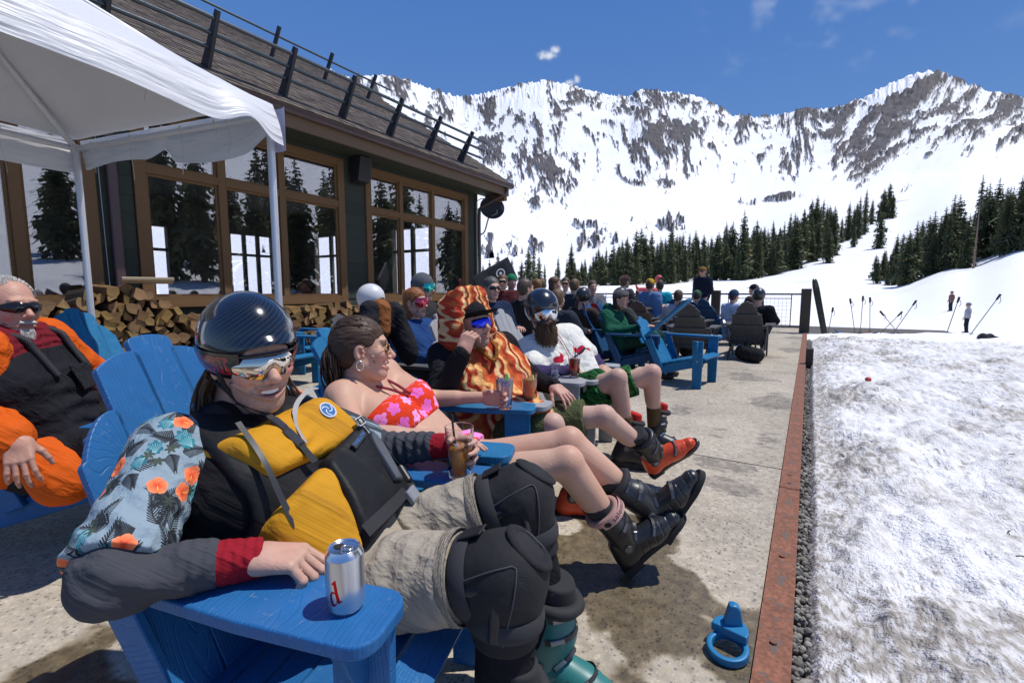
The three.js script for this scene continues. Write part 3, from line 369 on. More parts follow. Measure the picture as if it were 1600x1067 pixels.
// ---------- firewood ----------
{
  const mWood = mat([1, 1, 1], .88, { vertexColors: true, bumpMap: scaled(woodTex, 6, 2), bumpScale: .003 }); const variants = [], R = rng(90);
  for (let k = 0; k < 14; k++) { // split billets: wedge, half-round or quarter cross-sections
    const n = 3 + Math.floor(R() * 3.2), pts = []; const a0 = R() * 6; for (let i = 0; i < n; i++) { const a = a0 + i / n * 6.283 + (R() - .5) * .5, r = .075 + R() * .03; pts.push([Math.cos(a) * r * 1.1, Math.sin(a) * r * .9]); }
    const bark = Math.floor(R() * n), ring = []; for (let i = 0; i < n; i++) { const p = pts[i], q = pts[(i + 1) % n]; ring.push([p[0], p[1], i === bark]); if (i !== bark) { const t = .35 + R() * .3, e = 1 + (R() - .4) * .22; ring.push([mix(p[0], q[0], t) * e, mix(p[1], q[1], t) * e, false]); } if (i === bark) for (const t of [.33, .66]) { const x = mix(p[0], q[0], t), y = mix(p[1], q[1], t); ring.push([x * 1.18, y * 1.18, true]); } }
    const P = [], C = [], U = []; const L = .2, S = 4, tv = .4 + R() * .7, tone = [.34 * tv, (.175 + R() * .05) * tv, (.06 + R() * .04) * tv]; const pt = (i, s) => { const [y, z] = ring[(i + ring.length) % ring.length], x = -L + 2 * L * s / S, w = (vn(i * 3 + k, s * .9, k) - .5) * .014; return [x, y * (1 + w * 6), z * (1 + w * 6) + w * .4]; };
    const tri = (a, b, c, col) => { for (const p of [a, b, c]) { P.push(...p); const m = .86 + .28 * vn(p[0] * 40, p[1] * 60 + k, p[2] * 60); C.push(col[0] * m, col[1] * m, col[2] * m); U.push(p[0], p[1] + p[2]); } };
    for (let i = 0; i < ring.length; i++) { const col = ring[i][2] ? [.07, .05, .036] : [tone[0] * .6, tone[1] * .52, tone[2] * .5]; for (let s = 0; s < S; s++) { const a = pt(i, s), b = pt(i + 1, s), c = pt(i, s + 1), d = pt(i + 1, s + 1); tri(a, c, b, col); tri(b, c, d, col); } }
    for (const s of [0, S]) { const c = [s ? L - .004 : -L, 0, 0]; for (let i = 0; i < ring.length; i++) { const a = pt(i, s), b = pt(i + 1, s); s ? tri(c, a, b, tone) : tri(c, b, a, tone); } }
    const g = new THREE.BufferGeometry(); g.setAttribute('position', new THREE.Float32BufferAttribute(P, 3)); g.setAttribute('color', new THREE.Float32BufferAttribute(C, 3)); g.setAttribute('uv', new THREE.Float32BufferAttribute(U, 2)); g.computeVertexNormals(); variants.push(g);
  }
  const topAt = z => table([[-8.2, .55], [-7.6, .84], [-6.3, .84], [-5.2, .88], [-4.6, .84], [-3.6, .8], [-3.2, .84], [-2.95, 1.02], [-2.6, 1.22], [-2.3, 1.16], [-2.05, .95], [-1.7, 1.0], [-1.3, .95]], z);
  let n = 0; const rest = []; for (let z = -1.42; z > -7.6; z -= .13) { let y = .065, row = 0; const H = topAt(z); while (y < H) { const g = new THREE.Mesh(variants[Math.floor(R() * variants.length)], mWood); g.name = 'split_log'; const s = .58 + R() * .36; const messy = y > H - .3 ? 1 : .35; g.scale.set(1 + R() * .25, s, s); g.position.set(-7.42 + (R() - .5) * .13 - .02 * row, y, z + (row % 2) * .062 + (R() - .5) * .04); g.rotation.set(R() * 6.28, (R() - .5) * .5 * messy + (R() < .05 ? .8 : 0), (R() - .5) * .35 * messy, 'YZX');
    if ((z > -4.4 && z < -3.4) || z < -6.75 || n >= 300) { g.updateMatrix(); rest.push(g.geometry.clone().applyMatrix4(g.matrix)); } else { tag(g, 'split firewood log in the long stack against the lodge wall', 'firewood', 'logs of the firewood stack'); n++; } y += .1 + R() * .018; row++; } }
  { const m = new THREE.Mesh(merge(rest), mWood); m.name = 'split_logs'; tag(m, 'further split logs of the firewood stack, mostly hidden behind the people', 'firewood'); m.userData.kind = 'stuff'; }
  const pl = new THREE.Mesh((() => { const g = cbox(.55, .04, .13, .008); const p = g.attributes.position; for (let i = 0; i < p.count; i++) p.setY(i, p.getY(i) + (vn(p.getX(i) * 14, p.getZ(i) * 16) - .5) * .06); g.computeVertexNormals(); return paint(g, .42, .33, .22); })(), mWood); pl.name = 'wood_slab'; pl.position.set(-7.38, 1.27, -2.78); pl.rotation.set(.1, 1.35, -.1); tag(pl, 'long pale bark slab lying on top of the firewood stack', 'firewood');
}
// ---------- deck railing ----------
{
  const r = group('deck_railing', 0, 0, -15.12), mPost = mat([.055, .042, .032], .8, { bumpMap: scaled(woodTex, 2), bumpScale: .003 }), mBar = mat([.045, .045, .045], .5);
  const xs = [-.06, -2.33, -4.6, -6.9]; xs.forEach((x, i) => part(r, 'post', B3(x - .12, x + .12, -.7, i ? 1.16 : 1.2, -.1, .1, .01), mPost));
  const wire = []; for (let i = 0; i < 3; i++) { const a = xs[i + 1] + .12, b = xs[i] - .12; part(r, 'rail', B3(a, b, 1.03, 1.075, -.025, .025), mBar); part(r, 'rail', B3(a, b, .13, .165, -.02, .02), mBar); for (const x of [a + .22, b - .22, (a + b) / 2]) part(r, 'baluster', B3(x - .012, x + .012, .165, 1.03, -.012, .012), mBar); part(r, 'rail', B3(a + .22, b - .22, .93, .945, -.008, .008), mBar);
    for (let x = a + .3; x < b - .24; x += .1) wire.push(rod(V(x, .165, 0), V(x, .93, 0), .003, 4)); for (let y = .22; y < .92; y += .1) wire.push(rod(V(a + .23, y, 0), V(b - .23, y, 0), .003, 4)); }
  part(r, 'wire_mesh', merge(wire), mBar).userData.kind = 'stuff'; tag(r, 'brown post and wire mesh railing closing the far end of the deck', 'railing');
  const sk = B3(-.05, .05, -.4, .35, -.06, .06, .01); const p2 = new THREE.Mesh(sk, mPost); p2.name = 'timber_stub'; p2.position.set(.06, -.1, -8.6); tag(p2, 'short dark timber stub against the deck edge in dirty snow', 'post');
}
// ---------- implicit surfaces (surface nets) ----------
function sdfGeo(fn, lo, hi, cell, colf, uvf) {
  const nx = Math.ceil((hi[0] - lo[0]) / cell) + 1, ny = Math.ceil((hi[1] - lo[1]) / cell) + 1, nz = Math.ceil((hi[2] - lo[2]) / cell) + 1, F = new Float32Array(nx * ny * nz), B = 6;
  for (let bz = 0; bz < nz; bz += B) for (let by = 0; by < ny; by += B) for (let bx = 0; bx < nx; bx += B) {
    const c = fn(lo[0] + (bx + B / 2) * cell, lo[1] + (by + B / 2) * cell, lo[2] + (bz + B / 2) * cell); const far = Math.abs(c) > B * cell * 0.87 * 1.6 + .01;
    for (let z = bz; z < Math.min(bz + B, nz); z++) for (let y = by; y < Math.min(by + B, ny); y++) for (let x = bx; x < Math.min(bx + B, nx); x++) F[(z * ny + y) * nx + x] = far ? c : fn(lo[0] + x * cell, lo[1] + y * cell, lo[2] + z * cell);
  }
  const id = new Int32Array(nx * ny * nz).fill(-1), pos = [], idx = [];
  const off = [0, 1, nx, nx + 1, nx * ny, nx * ny + 1, nx * ny + nx, nx * ny + nx + 1], E = [[0, 1], [2, 3], [4, 5], [6, 7], [0, 2], [1, 3], [4, 6], [5, 7], [0, 4], [1, 5], [2, 6], [3, 7]];
  for (let z = 0; z < nz - 1; z++) for (let y = 0; y < ny - 1; y++) for (let x = 0; x < nx - 1; x++) {
    const k = (z * ny + y) * nx + x; let m = 0; for (let i = 0; i < 8; i++) if (F[k + off[i]] < 0) m |= 1 << i; if (m === 0 || m === 255) continue;
    let sx = 0, sy = 0, sz = 0, n = 0; for (const [a, b] of E) { const fa = F[k + off[a]], fb = F[k + off[b]]; if ((fa < 0) === (fb < 0)) continue; const t = fa / (fa - fb); sx += mix(a & 1, b & 1, t); sy += mix(a >> 1 & 1, b >> 1 & 1, t); sz += mix(a >> 2, b >> 2, t); n++; }
    id[k] = pos.length / 3; pos.push(lo[0] + (x + sx / n) * cell, lo[1] + (y + sy / n) * cell, lo[2] + (z + sz / n) * cell);
  }
  const q = (a, b, c, d, f) => f ? idx.push(a, b, c, a, c, d) : idx.push(a, c, b, a, d, c), sy = nx, sz = nx * ny;
  for (let z = 1; z < nz - 1; z++) for (let y = 1; y < ny - 1; y++) for (let x = 1; x < nx - 1; x++) { const k = (z * ny + y) * nx + x, s = F[k] < 0;
    if (s !== F[k + 1] < 0) q(id[k - sy - sz], id[k - sz], id[k], id[k - sy], s);
    if (s !== F[k + sy] < 0) q(id[k - 1 - sz], id[k - 1], id[k], id[k - sz], s);
    if (s !== F[k + sz] < 0) q(id[k - 1 - sy], id[k - sy], id[k], id[k - 1], s); }
  const g = new THREE.BufferGeometry(), N = pos.length / 3, nor = new Float32Array(N * 3), col = colf ? new Float32Array(N * 3) : null, uv = uvf ? new Float32Array(N * 2) : null, e = cell * .35;
  for (let i = 0; i < N; i++) { const x = pos[i * 3], y = pos[i * 3 + 1], z = pos[i * 3 + 2]; let a = fn(x + e, y, z) - fn(x - e, y, z), b = fn(x, y + e, z) - fn(x, y - e, z), c = fn(x, y, z + e) - fn(x, y, z - e); const l = Math.hypot(a, b, c) || 1; nor[i * 3] = a / l; nor[i * 3 + 1] = b / l; nor[i * 3 + 2] = c / l; if (col) col.set(colf(x, y, z, a / l, b / l, c / l), i * 3); if (uv) uv.set(uvf(x, y, z, a / l, b / l, c / l), i * 2); }
  g.setAttribute('position', new THREE.Float32BufferAttribute(pos, 3)); g.setAttribute('normal', new THREE.BufferAttribute(nor, 3)); if (col) g.setAttribute('color', new THREE.BufferAttribute(col, 3)); if (uv) g.setAttribute('uv', new THREE.BufferAttribute(uv, 2)); g.setIndex(idx.filter((_, i) => 1)); return g;
}
const smin = (a, b, k) => { const h = Math.max(k - Math.abs(a - b), 0) / k; return Math.min(a, b) - h * h * k * .25; }, smax = (a, b, k) => -smin(-a, -b, k);
// tapered capsule as a flat record [ax,ay,az,dx,dy,dz,1/len2,r0,dr,k]
function cap(a, b, r0, r1 = r0, k = .03) { const d = [b.x - a.x, b.y - a.y, b.z - a.z]; return [a.x, a.y, a.z, ...d, 1 / Math.max(1e-9, d[0] * d[0] + d[1] * d[1] + d[2] * d[2]), r0, r1 - r0, k]; }
function capD(c, x, y, z) { const px = x - c[0], py = y - c[1], pz = z - c[2]; let t = (px * c[3] + py * c[4] + pz * c[5]) * c[6]; t = t < 0 ? 0 : t > 1 ? 1 : t; const ex = px - c[3] * t, ey = py - c[4] * t, ez = pz - c[5] * t; return Math.sqrt(ex * ex + ey * ey + ez * ez) - c[7] - c[8] * t; }
function capsF(cs) { return (x, y, z) => { let d = 1e3; for (const c of cs) { const e = capD(c, x, y, z); d = d > 100 ? e : smin(d, e, c[9]); } return d; }; }
function bounds(cs, pad) { const lo = [1e9, 1e9, 1e9], hi = [-1e9, -1e9, -1e9]; for (const c of cs) for (let i = 0; i < 3; i++) { const r = Math.max(c[7], c[7] + c[8]) + pad; lo[i] = Math.min(lo[i], c[i] - r, c[i] + c[3 + i] - r); hi[i] = Math.max(hi[i], c[i] + r, c[i] + c[3 + i] + r); } return [lo, hi]; }
const ell = (x, y, z, cx, cy, cz, rx, ry, rz) => { const a = (x - cx) / rx, b = (y - cy) / ry, c = (z - cz) / rz, k0 = Math.sqrt(a * a + b * b + c * c), k1 = Math.sqrt((a / rx) ** 2 + (b / ry) ** 2 + (c / rz) ** 2); return k0 < 1e-6 ? -Math.min(rx, ry, rz) : k0 * (k0 - 1) / k1; };

// ---------- garden chairs ----------
const grain = dataTex(512, 1024, (i, j) => { // embossed oak pattern: rings stretched along the board around a few knots
  const x = i / 512, y = j / 1024; let v = x * 9 + .7 * Math.sin(y * 6.283) + 2.2 * (tnoise(i, j >> 1, 512, 3, 4, 3) - .5); for (const [kx, ky, s] of [[.35, .3, 1.3], [.68, .72, 1.1], [.2, .88, .8]]) { let dx = x - kx, dy = y - ky; dy -= Math.round(dy); const d = Math.hypot(dx * 5, dy * 2.6); v += s * 2.4 * Math.exp(-d * d * 2.2); }
  const f = v * 2.2 - Math.floor(v * 2.2); return .72 - .5 * sstep(.0, .06, f) * sstep(.26, .12, f) + .12 * (tnoise(i, j, 512, 64, 5, 2) - .5); });
const mkPlastic = (c, r = .42) => { // moulded colour with sun fading, scuffs and scratches
  const e = v => Math.pow(v, 1 / 2.2), t = dataTex(512, 512, (i, j, o) => { const a = tnoise(i, j, 512, 3, 4, 4), b = tnoise(i, j, 512, 24, 9, 3), s1 = tnoise((i + j * 3) & 511, j, 512, 4, 31, 2), sc = Math.abs(tnoise(i, j, 512, 16, 40, 2) - .5) < .006 && s1 > .56 ? 1 : 0, ch = tnoise(i, j, 512, 70, 50, 2) > .8 && a > .52 ? 1 : 0, k = .82 + .36 * a + .14 * (b - .5), w = Math.max(sc * .1, ch * .12, sstep(.6, .8, a) * .05); for (let n = 0; n < 3; n++) o[n] = e(mix(c[n] * k, .45, w)); }, true);
  return [0, 1, 2].map(i => mat([1, 1, 1], r, { map: scaled(t, 1.7, 1.7, i * .29, i * .43), bumpMap: scaled(grain, 4, 1.6, i * .37, i * .61), bumpScale: .0014, specularIntensity: .5 })); };
const mBlue = mkPlastic([.016, .125, .33]), mTeal = mkPlastic([.01, .15, .32]), mGrey = mkPlastic([.34, .345, .36], .5), mDkGrey = mkPlastic([.085, .082, .082], .55), mNavy = mkPlastic([.01, .065, .165], .45), mScrew = mat([.55, .56, .58], .3, { metalness: .8 });
function slat(w, h, arch, side, th = .02) { // upright slat, top edge follows the arch; side: how far the top falls from inner to outer edge
  const s = new THREE.Shape(), r = .008; s.moveTo(-w / 2 + r, 0); s.lineTo(w / 2 - r, 0); s.lineTo(w / 2, r); const yl = h - (side < 0 ? -side : 0) * arch, yr = h - (side > 0 ? side : 0) * arch; const ym = h + (side === 0 ? .012 : .006); s.lineTo(w / 2, yr - .012); s.quadraticCurveTo(w / 2, yr, w / 2 - .01, yr + .003); s.quadraticCurveTo(0, ym + (side ? -.0 : .004), -w / 2 + .01, yl + .003); s.quadraticCurveTo(-w / 2, yl, -w / 2, yl - .012); s.lineTo(-w / 2, r); s.closePath(); return board(s, th, .003, 2, 8);
}
function adirondack(name, x, z, aDeg, M, label, o = {}) {
  const g = group(name, x, 0, z, aDeg * D2R), m = i => M[((i % 3) + 3) % 3]; const lean = o.lean ?? .50, bx = o.bx ?? -.15, by = .25, n = o.slats ?? 5, bw = (o.bw ?? .54) / n, H = o.h ?? .86;
  const up = V(-Math.sin(lean), Math.cos(lean), 0), fw = V(Math.cos(lean), Math.sin(lean), 0);
  for (let i = 0; i < n; i++) { const c = i - (n - 1) / 2, t = c / ((n - 1) / 2), fan = c * .028; const h = H - (o.arch ?? .13) * t * t * (Math.abs(t) > .9 ? 1.25 : 1); const gs = slat(bw - .011, h, .085 * Math.abs(t) + .02, t); const sx = V(0, 0, 1).applyAxisAngle(fw, -fan), sy = up.clone().applyAxisAngle(fw, -fan); basis(gs, V(bx, by, c * bw), sx, sy, fw.clone().negate()); part(g, 'back_slat', gs, m(i)); }
  const brace = (s, w, nm, off = -.022) => { const p = V(bx, by, 0).addScaledVector(up, s).addScaledVector(fw, off); const b = cbox(.02, .07, w, .004); basis(b, p, fw.clone(), up.clone(), V(0, 0, 1)); part(g, nm, b, m(2)); }; brace(.02, .5, 'back_brace'); brace(.34, .6, 'back_brace'); brace(H - .25, .44, 'back_brace');
  const ns = 6; for (let i = 0; i < ns; i++) { const t = i / (ns - 1); const b = cbox(.082, .02, .53, .005); b.rotateZ(.25 * (1 - t * .4) - (i === ns - 1 ? .5 : 0)); b.translate(mix(-.13, .325, t), mix(.262, .372, Math.pow(t, .9)) - (i === ns - 1 ? .012 : 0), 0); { const u = b.attributes.uv, p = b.attributes.position; for (let k = 0; k < u.count; k++) u.setXY(k, p.getX(k) + i * .13, p.getZ(k) + i * .3); } part(g, 'seat_slat', b, m(i)); }
  for (const s of [-1, 1]) {
    part(g, 'side_rail', beam(V(.31, .315, s * .24), V(-.62, .045, s * .24), .022, .1), m(1)); 
    part(g, 'front_leg', (() => { const sh = new THREE.Shape(); sh.moveTo(-.05, .004); sh.lineTo(.045, .004); sh.lineTo(.055, .55); sh.lineTo(-.06, .55); sh.closePath(); const b = board(sh, .024, .004); b.translate(.275, 0, s * .275); return b; })(), m(0));
    const bk = part(g, 'arm_bracket', (() => { const sh = new THREE.Shape(); sh.moveTo(0, 0); sh.lineTo(.065, 0); sh.lineTo(.065, -.03); sh.lineTo(.02, -.13); sh.lineTo(0, -.13); sh.closePath(); const b = board(sh, .022, .003); b.rotateY(-s * Math.PI / 2); b.translate(.275, .55, s * .288); return b; })(), m(1));
    const arm = new THREE.Shape(); arm.moveTo(-.33, -.042); arm.lineTo(-.15, -.055); arm.lineTo(.12, -.078); arm.lineTo(.31, -.074); arm.quadraticCurveTo(.345, -.07, .35, -.035); arm.lineTo(.35, .03); arm.quadraticCurveTo(.345, .066, .31, .068); arm.lineTo(.1, .064); arm.lineTo(-.2, .04); arm.lineTo(-.33, .035); arm.closePath();
    const ag = board(arm, .026, .005, 3); ag.rotateX(Math.PI / 2); if (s < 0) ag.scale(1, 1, -1); if (s < 0) { const ix = ag.index; const p = ag.attributes; for (let k = 0; k < p.position.count; k += 3) for (const nm of ['position', 'normal', 'uv']) { const A = p[nm], is = A.itemSize; for (let c = 0; c < is; c++) { const t = A.array[k * is + c]; A.array[k * is + c] = A.array[(k + 1) * is + c]; A.array[(k + 1) * is + c] = t; } } }
    if (o.armTilt && s > 0) { ag.translate(.36, 0, 0); ag.rotateZ(o.armTilt); ag.translate(-.36, 0, 0); } ag.translate(0, .566, s * .318); part(g, 'armrest', ag, m(s + 1), o.armTilt && s > 0 ? 'armrest tipped steeply upward' : undefined);
    part(g, 'arm_support', beam(V(-.32, .55, s * .3), V(-.17, .19, s * .27), .02, .085, V(1, 0, 0)), m(2));
    for (const [px, py] of [[.275, .32], [.26, .45]]) { const b = new THREE.CylinderGeometry(.008, .008, .004, 8); b.rotateX(Math.PI / 2); b.translate(px, py, s * .2885); part(g, 'bolt', b, mScrew); }
  }
  return tag(g, label, 'chair', o.group);
}
adirondack('adirondack_chair', -.99, -.714, 17, mBlue, 'blue slatted garden chair under the man in the yellow life vest', { lean: .49, bw: .60, h: .84, arch: .14 });
adirondack('adirondack_chair', -1.28, -1.5, 22, mTeal, 'teal blue garden chair under the woman in the floral bikini', { h: .80 });
adirondack('adirondack_chair', -1.43, -2.27, 8, mGrey, 'light grey garden chair under the person in the bacon-print costume', { lean: .42, slats: 5, h: .8 });
adirondack('adirondack_chair', -1.47, -3.0, 8, mGrey, 'light grey garden chair under the bearded man in white jersey', { lean: .42, h: .8 });
adirondack('adirondack_chair', -2.86, -.84, 36, mBlue, 'blue garden chair under the white-haired man in orange jacket', { h: .8 });
adirondack('adirondack_chair', -4.75, -1.55, 14, mTeal, 'empty blue garden chair behind the white-haired man by the tent pole', { h: .82 });
adirondack('adirondack_chair', -5.35, -3.3, 10, mTeal, 'empty bright blue garden chair facing the firewood behind the black helmet', { h: .8, lean: .75 });
adirondack('adirondack_chair', -6.1, -4.1, 10, mTeal, 'empty blue garden chair half hidden behind the black helmet', { h: .8, lean: .7 });
adirondack('folding_chair', -1.28, -6.02, -8, mTeal, 'empty bright blue folding chair with one armrest tipped up beside the aisle', { h: .66, lean: .62, armTilt: .72, bx: -.2 });
adirondack('adirondack_chair', -2.35, -6.75, 2, mNavy, 'navy blue garden chair just left of the green hooded person', { h: .86 });
adirondack('adirondack_chair', -1.92, -6.25, 4, mNavy, 'navy blue garden chair under the person in green hoodie', { h: .84 });
adirondack('adirondack_chair', -2.6, -4.15, 90, mDkGrey, 'dark grey garden chair back to back with the bearded man', { h: .82, slats: 7 });
adirondack('adirondack_chair', -3.5, -6.0, 80, mDkGrey, 'dark grey garden chair left of the two navy chairs', { h: .8, slats: 7 });
adirondack('adirondack_chair', -2.65, -8.9, 95, mDkGrey, 'dark grey garden chair behind the folding chair, leftmost of the far trio', { h: .8, slats: 7, arch: .16 });
adirondack('adirondack_chair', -1.95, -9.7, 88, mDkGrey, 'dark grey garden chair in the middle of the far trio', { h: .8, slats: 7, arch: .16 });
adirondack('adirondack_chair', -.85, -9.1, 90, mDkGrey, 'dark grey garden chair nearest the snow edge at the far end', { h: .8, slats: 7, arch: .16 });
adirondack('adirondack_chair', -1.6, -10.9, 60, mNavy, 'navy garden chair beside the person in white jacket', { h: .82 });
adirondack('adirondack_chair', -2.55, -11.0, 100, mNavy, 'navy garden chair between the far grey chairs', { h: .8 });
adirondack('adirondack_chair', -3.3, -8.3, 70, mDkGrey, 'dark grey garden chair beside the red camp chair', { h: .8, slats: 7 });
adirondack('adirondack_chair', -2.28, -2.3, 14, mDkGrey, 'dark grey garden chair holding jackets behind the woman', { h: .8, slats: 7 });
adirondack('adirondack_chair', -3.75, -7.35, 75, mDkGrey, 'dark grey garden chair left of the red camp chair', { h: .8, slats: 7 });
adirondack('adirondack_chair', -1.55, -8.0, 92, mDkGrey, 'dark grey garden chair facing the railing just beyond the folding chair', { h: .78, slats: 7, arch: .16 });
adirondack('adirondack_chair', -3.0, -9.95, 85, mDkGrey, 'dark grey garden chair by the picnic table near the railing', { h: .8, slats: 7 });
{ const g = group('camp_chair', -2.95, 0, -7.6, 1.4), mr = mat([.55, .015, .015], .8, { side: THREE.DoubleSide }); part(g, 'backrest', sheet((u, v) => V(-.22 - .12 * v + .06 * Math.cos((u - .5) * 3), .45 + v * .48 * (1 - .25 * Math.pow(Math.abs(u - .5) * 2, 2)), (u - .5) * .62), 12, 8), mr); part(g, 'seat', sheet((u, v) => V(-.22 + v * .45, .42 + .04 * v - .03 * Math.sin(u * 3.14), (u - .5) * .56), 8, 6), mr); const ml = mat([.05, .05, .055], .4, { metalness: .5 }); for (const [x, z] of [[-.25, -.3], [-.25, .3], [.25, -.3], [.25, .3]]) part(g, 'leg', rod(V(x, 0.003, z), V(-x * .9, .46, z), .011), ml); tag(g, 'bright red fabric camp chair among the grey chairs', 'chair'); }

// ---------- drinks and small things ----------
const mClear = mat([1, 1, 1], 0.02, { transmission: 1, ior: 1.45, thickness: .003 });
function tumbler(x, y, z, h, r0, r1, fill, liquid, label, o = {}) { // x,y,z at the base
  const g = group('drinking_glass', x, y, z); const t = .0025, L = (a) => new THREE.LatheGeometry(a.map(p => new THREE.Vector2(...p)), 40);
  part(g, 'tumbler', L([[0.0001, 0], [r0 * .96, 0], [r0, .004], [mix(r0, r1, .5), h * .5], [r1, h], [r1 - t * .5, h + .001], [r1 - t, h], [mix(r0, r1, .5) - t, h * .5], [r0 - t, .009], [0.0001, .009]]), o.glass ?? mat([.97, .98, 1], .03, { transmission: 1, ior: 1.45, thickness: .002 }));
  const f = h * fill; part(g, 'drink', L([[0.0001, .0095], [r0 - t - .0007, .0095], [mix(r0, r1, fill) - t - .0007, f], [0.0001, f]]), liquid);
  const R = rng(x * 1000 | 0); const mi = mat([.95, .97, 1], .08, { transmission: .9, ior: 1.31, thickness: .01 }); for (let i = 0; i < 6; i++) { const s = r0 * .55, c = cbox(s, s, s, .003); c.rotateX(R() * 3); c.rotateY(R() * 3); const a = i * 1.3, q = r0 * .42; c.translate(Math.cos(a) * q, f - s * (.25 + (i > 2 ? 1.1 : 0)), Math.sin(a) * q); part(g, 'ice_cube', c, mi); }
  if (o.straw) part(g, 'straw', rod(V(-r0 * .3, .03, 0), V(...o.straw), .0032, 8), mat([.012, .012, .012], .35));
  if (o.wedge) { const w = new THREE.CylinderGeometry(.018, .018, .006, 20, 1, false, 0, Math.PI); w.rotateX(1.2); w.translate(r1 * .3, f + .012, r1 * .3); part(g, o.wedgeName ?? 'citrus_wedge', w, mat(o.wedge, .5)); }
  return tag(g, label, 'glass');
}
const mTea = mat([.9, .36, .06], .05, { transmission: .6, ior: 1.33, thickness: .05, attenuationColor: lin(.8, .26, .04), attenuationDistance: .09 }), mWater = mat([.55, .62, .85], .05, { transmission: .85, ior: 1.33, thickness: .05, attenuationColor: lin(.5, .6, .9), attenuationDistance: .12 });
{ // silver can
  const tex = canvasTex(1024, 768, (c, W, H) => { c.fillStyle = '#c9ccd0'; c.fillRect(0, 0, W, H); c.fillStyle = '#b9181c'; c.font = 'italic bold 190px serif'; c.save(); c.translate(250, 430); c.rotate(-.5); c.fillText('d', 0, 0); c.restore(); c.font = 'italic bold 150px serif'; c.save(); c.translate(680, 215); c.rotate(.12); c.fillText('cola', 0, 0); c.restore(); c.fillStyle = '#2a2a2e'; c.font = '15px sans-serif'; for (let y = 300; y < 560; y += 19) c.fillText('Nutrition Facts ingredients carbonated', 640 + (y % 5), y); c.fillStyle = '#f4f4f4'; c.fillRect(700, 590, 150, 70); c.fillStyle = '#222'; for (let x = 706; x < 844; x += 6) c.fillRect(x, 594, 2 + (x * 7 % 3), 58); });
  const g = group('drink_can', -.648, .579, -.497, -1.45), mAl = mat([.78, .79, .8], .22, { metalness: 1 }), L = a => new THREE.LatheGeometry(a.map(p => new THREE.Vector2(...p)), 48);
  part(g, 'can_body', L([[.0255, 0], [.0285, .003], [.033, .012], [.0331, .05], [.033, .104], [.0325, .107]]), mat([1, 1, 1], .25, { map: tex, metalness: .85 })); part(g, 'can_top', L([[.0325, .107], [.030, .112], [.0275, .1175], [.0272, .120], [.0265, .1205], [.0258, .119], [.0252, .1165], [.0001, .1165]]), mAl);
  const op = new THREE.CylinderGeometry(.009, .009, .0008, 18); op.scale(1, 1, 1.2); op.translate(0, .1171, .011); part(g, 'opening', op, mat([.01, .01, .01], .6)); const tb = new THREE.TorusGeometry(.0075, .002, 6, 18); tb.rotateX(Math.PI / 2); tb.scale(1, 1, 1.25); tb.translate(0, .119, -.007); part(g, 'pull_tab', tb, mAl);
  g.scale.set(.97, .92, .97); tag(g, 'silver soda can with red lettering on the near blue armrest', 'can');
}
tumbler(-.842, .5825, -1.058, .148, .033, .043, .62, mTea, 'tall glass of amber iced drink with black straw held by the smiling man', { straw: [-.018, .185, .012] });
tumbler(-1.165, .584, -1.80, .15, .032, .043, .9, mWater, 'clear glass of sparkling water in the hand of the bikini woman', { wedge: [.25, .6, .12], wedgeName: 'lime_wedge' });
tumbler(-1.16, .584, -2.02, .13, .032, .041, .78, mTea, 'amber iced drink with lemon beside the clear water glass', { wedge: [.8, .62, .08] });
tumbler(-1.235, .584, -2.72, .135, .032, .04, .85, mat([.85, .35, .12], .05, { transmission: .9, ior: 1.33, thickness: .05, attenuationColor: lin(.6, .12, .02), attenuationDistance: .025 }), 'dark iced tea with black straw on the grey armrest by the bearded man', { straw: [.01, .19, .0] });
tumbler(-1.32, .584, -2.62, .09, .029, .031, .5, mWater, 'short clear empty-looking glass left of the dark iced tea', {});
{ // blue clip-on cup holder lying on the deck
  const m = mat([.008, .17, .36], .42), g = group('cup_holder', -.155, 0, -1.54, -.2); const L = a => new THREE.LatheGeometry(a.map(p => new THREE.Vector2(...p)), 40);
  const rg = L([[.044, .004], [.047, .001], [.058, .001], [.061, .004], [.061, .024], [.058, .027], [.047, .027], [.044, .024], [.044, .004]]); rg.rotateX(.14); rg.translate(.008, .008, .03); part(g, 'ring', rg, m);
  const cl = new THREE.Shape(); cl.absarc(0, 0, .05, -.15, Math.PI + .15); cl.closePath(); const cg = board(cl, .03, .004, 2, 20); cg.rotateX(-Math.PI / 2); cg.rotateX(.12); cg.translate(0, .052, -.006); part(g, 'bracket', cg, m); const fin = new THREE.Shape(); fin.moveTo(-.02, 0); fin.lineTo(.03, 0); fin.lineTo(.02, .055); fin.quadraticCurveTo(.012, .07, -.004, .064); fin.closePath(); const fg = board(fin, .03, .005, 2); fg.rotateY(.5); fg.translate(-.004, .064, -.028); part(g, 'clip', fg, m); tag(g, 'blue plastic clip-on cup holder lying on wet concrete by the steel edge', 'cup holder');
}
// ---------- people ----------
const LUV = (x, y, z) => [x * .8 + y * .62 + z * .2, z * .8 - y * .55 + x * .25];
const mSkin0 = mat([1, 1, 1], .5, { vertexColors: true, specularIntensity: .6, sheen: .12, sheenRoughness: .6, sheenColor: lin(1, .7, .6) });
const weave = dataTex(256, 256, (i, j) => .5 + .25 * Math.sin(i * Math.PI / 4) * Math.sin(j * Math.PI / 4) + .5 * (tnoise(i, j, 256, 8, 3, 4) - .5));
const crease = dataTex(512, 512, (i, j) => { const w = tnoise(i, j, 512, 4, 13, 3) * 60, a = 1 - Math.abs(2 * tnoise((i + w) & 511, j, 512, 5, 17, 3) - 1), b = 1 - Math.abs(2 * tnoise(i, (j + w) & 511, 512, 9, 23, 3) - 1); return .5 * Math.pow(a, 2.2) + .3 * Math.pow(b, 3) + .2 * tnoise(i, j, 512, 64, 6, 2); });
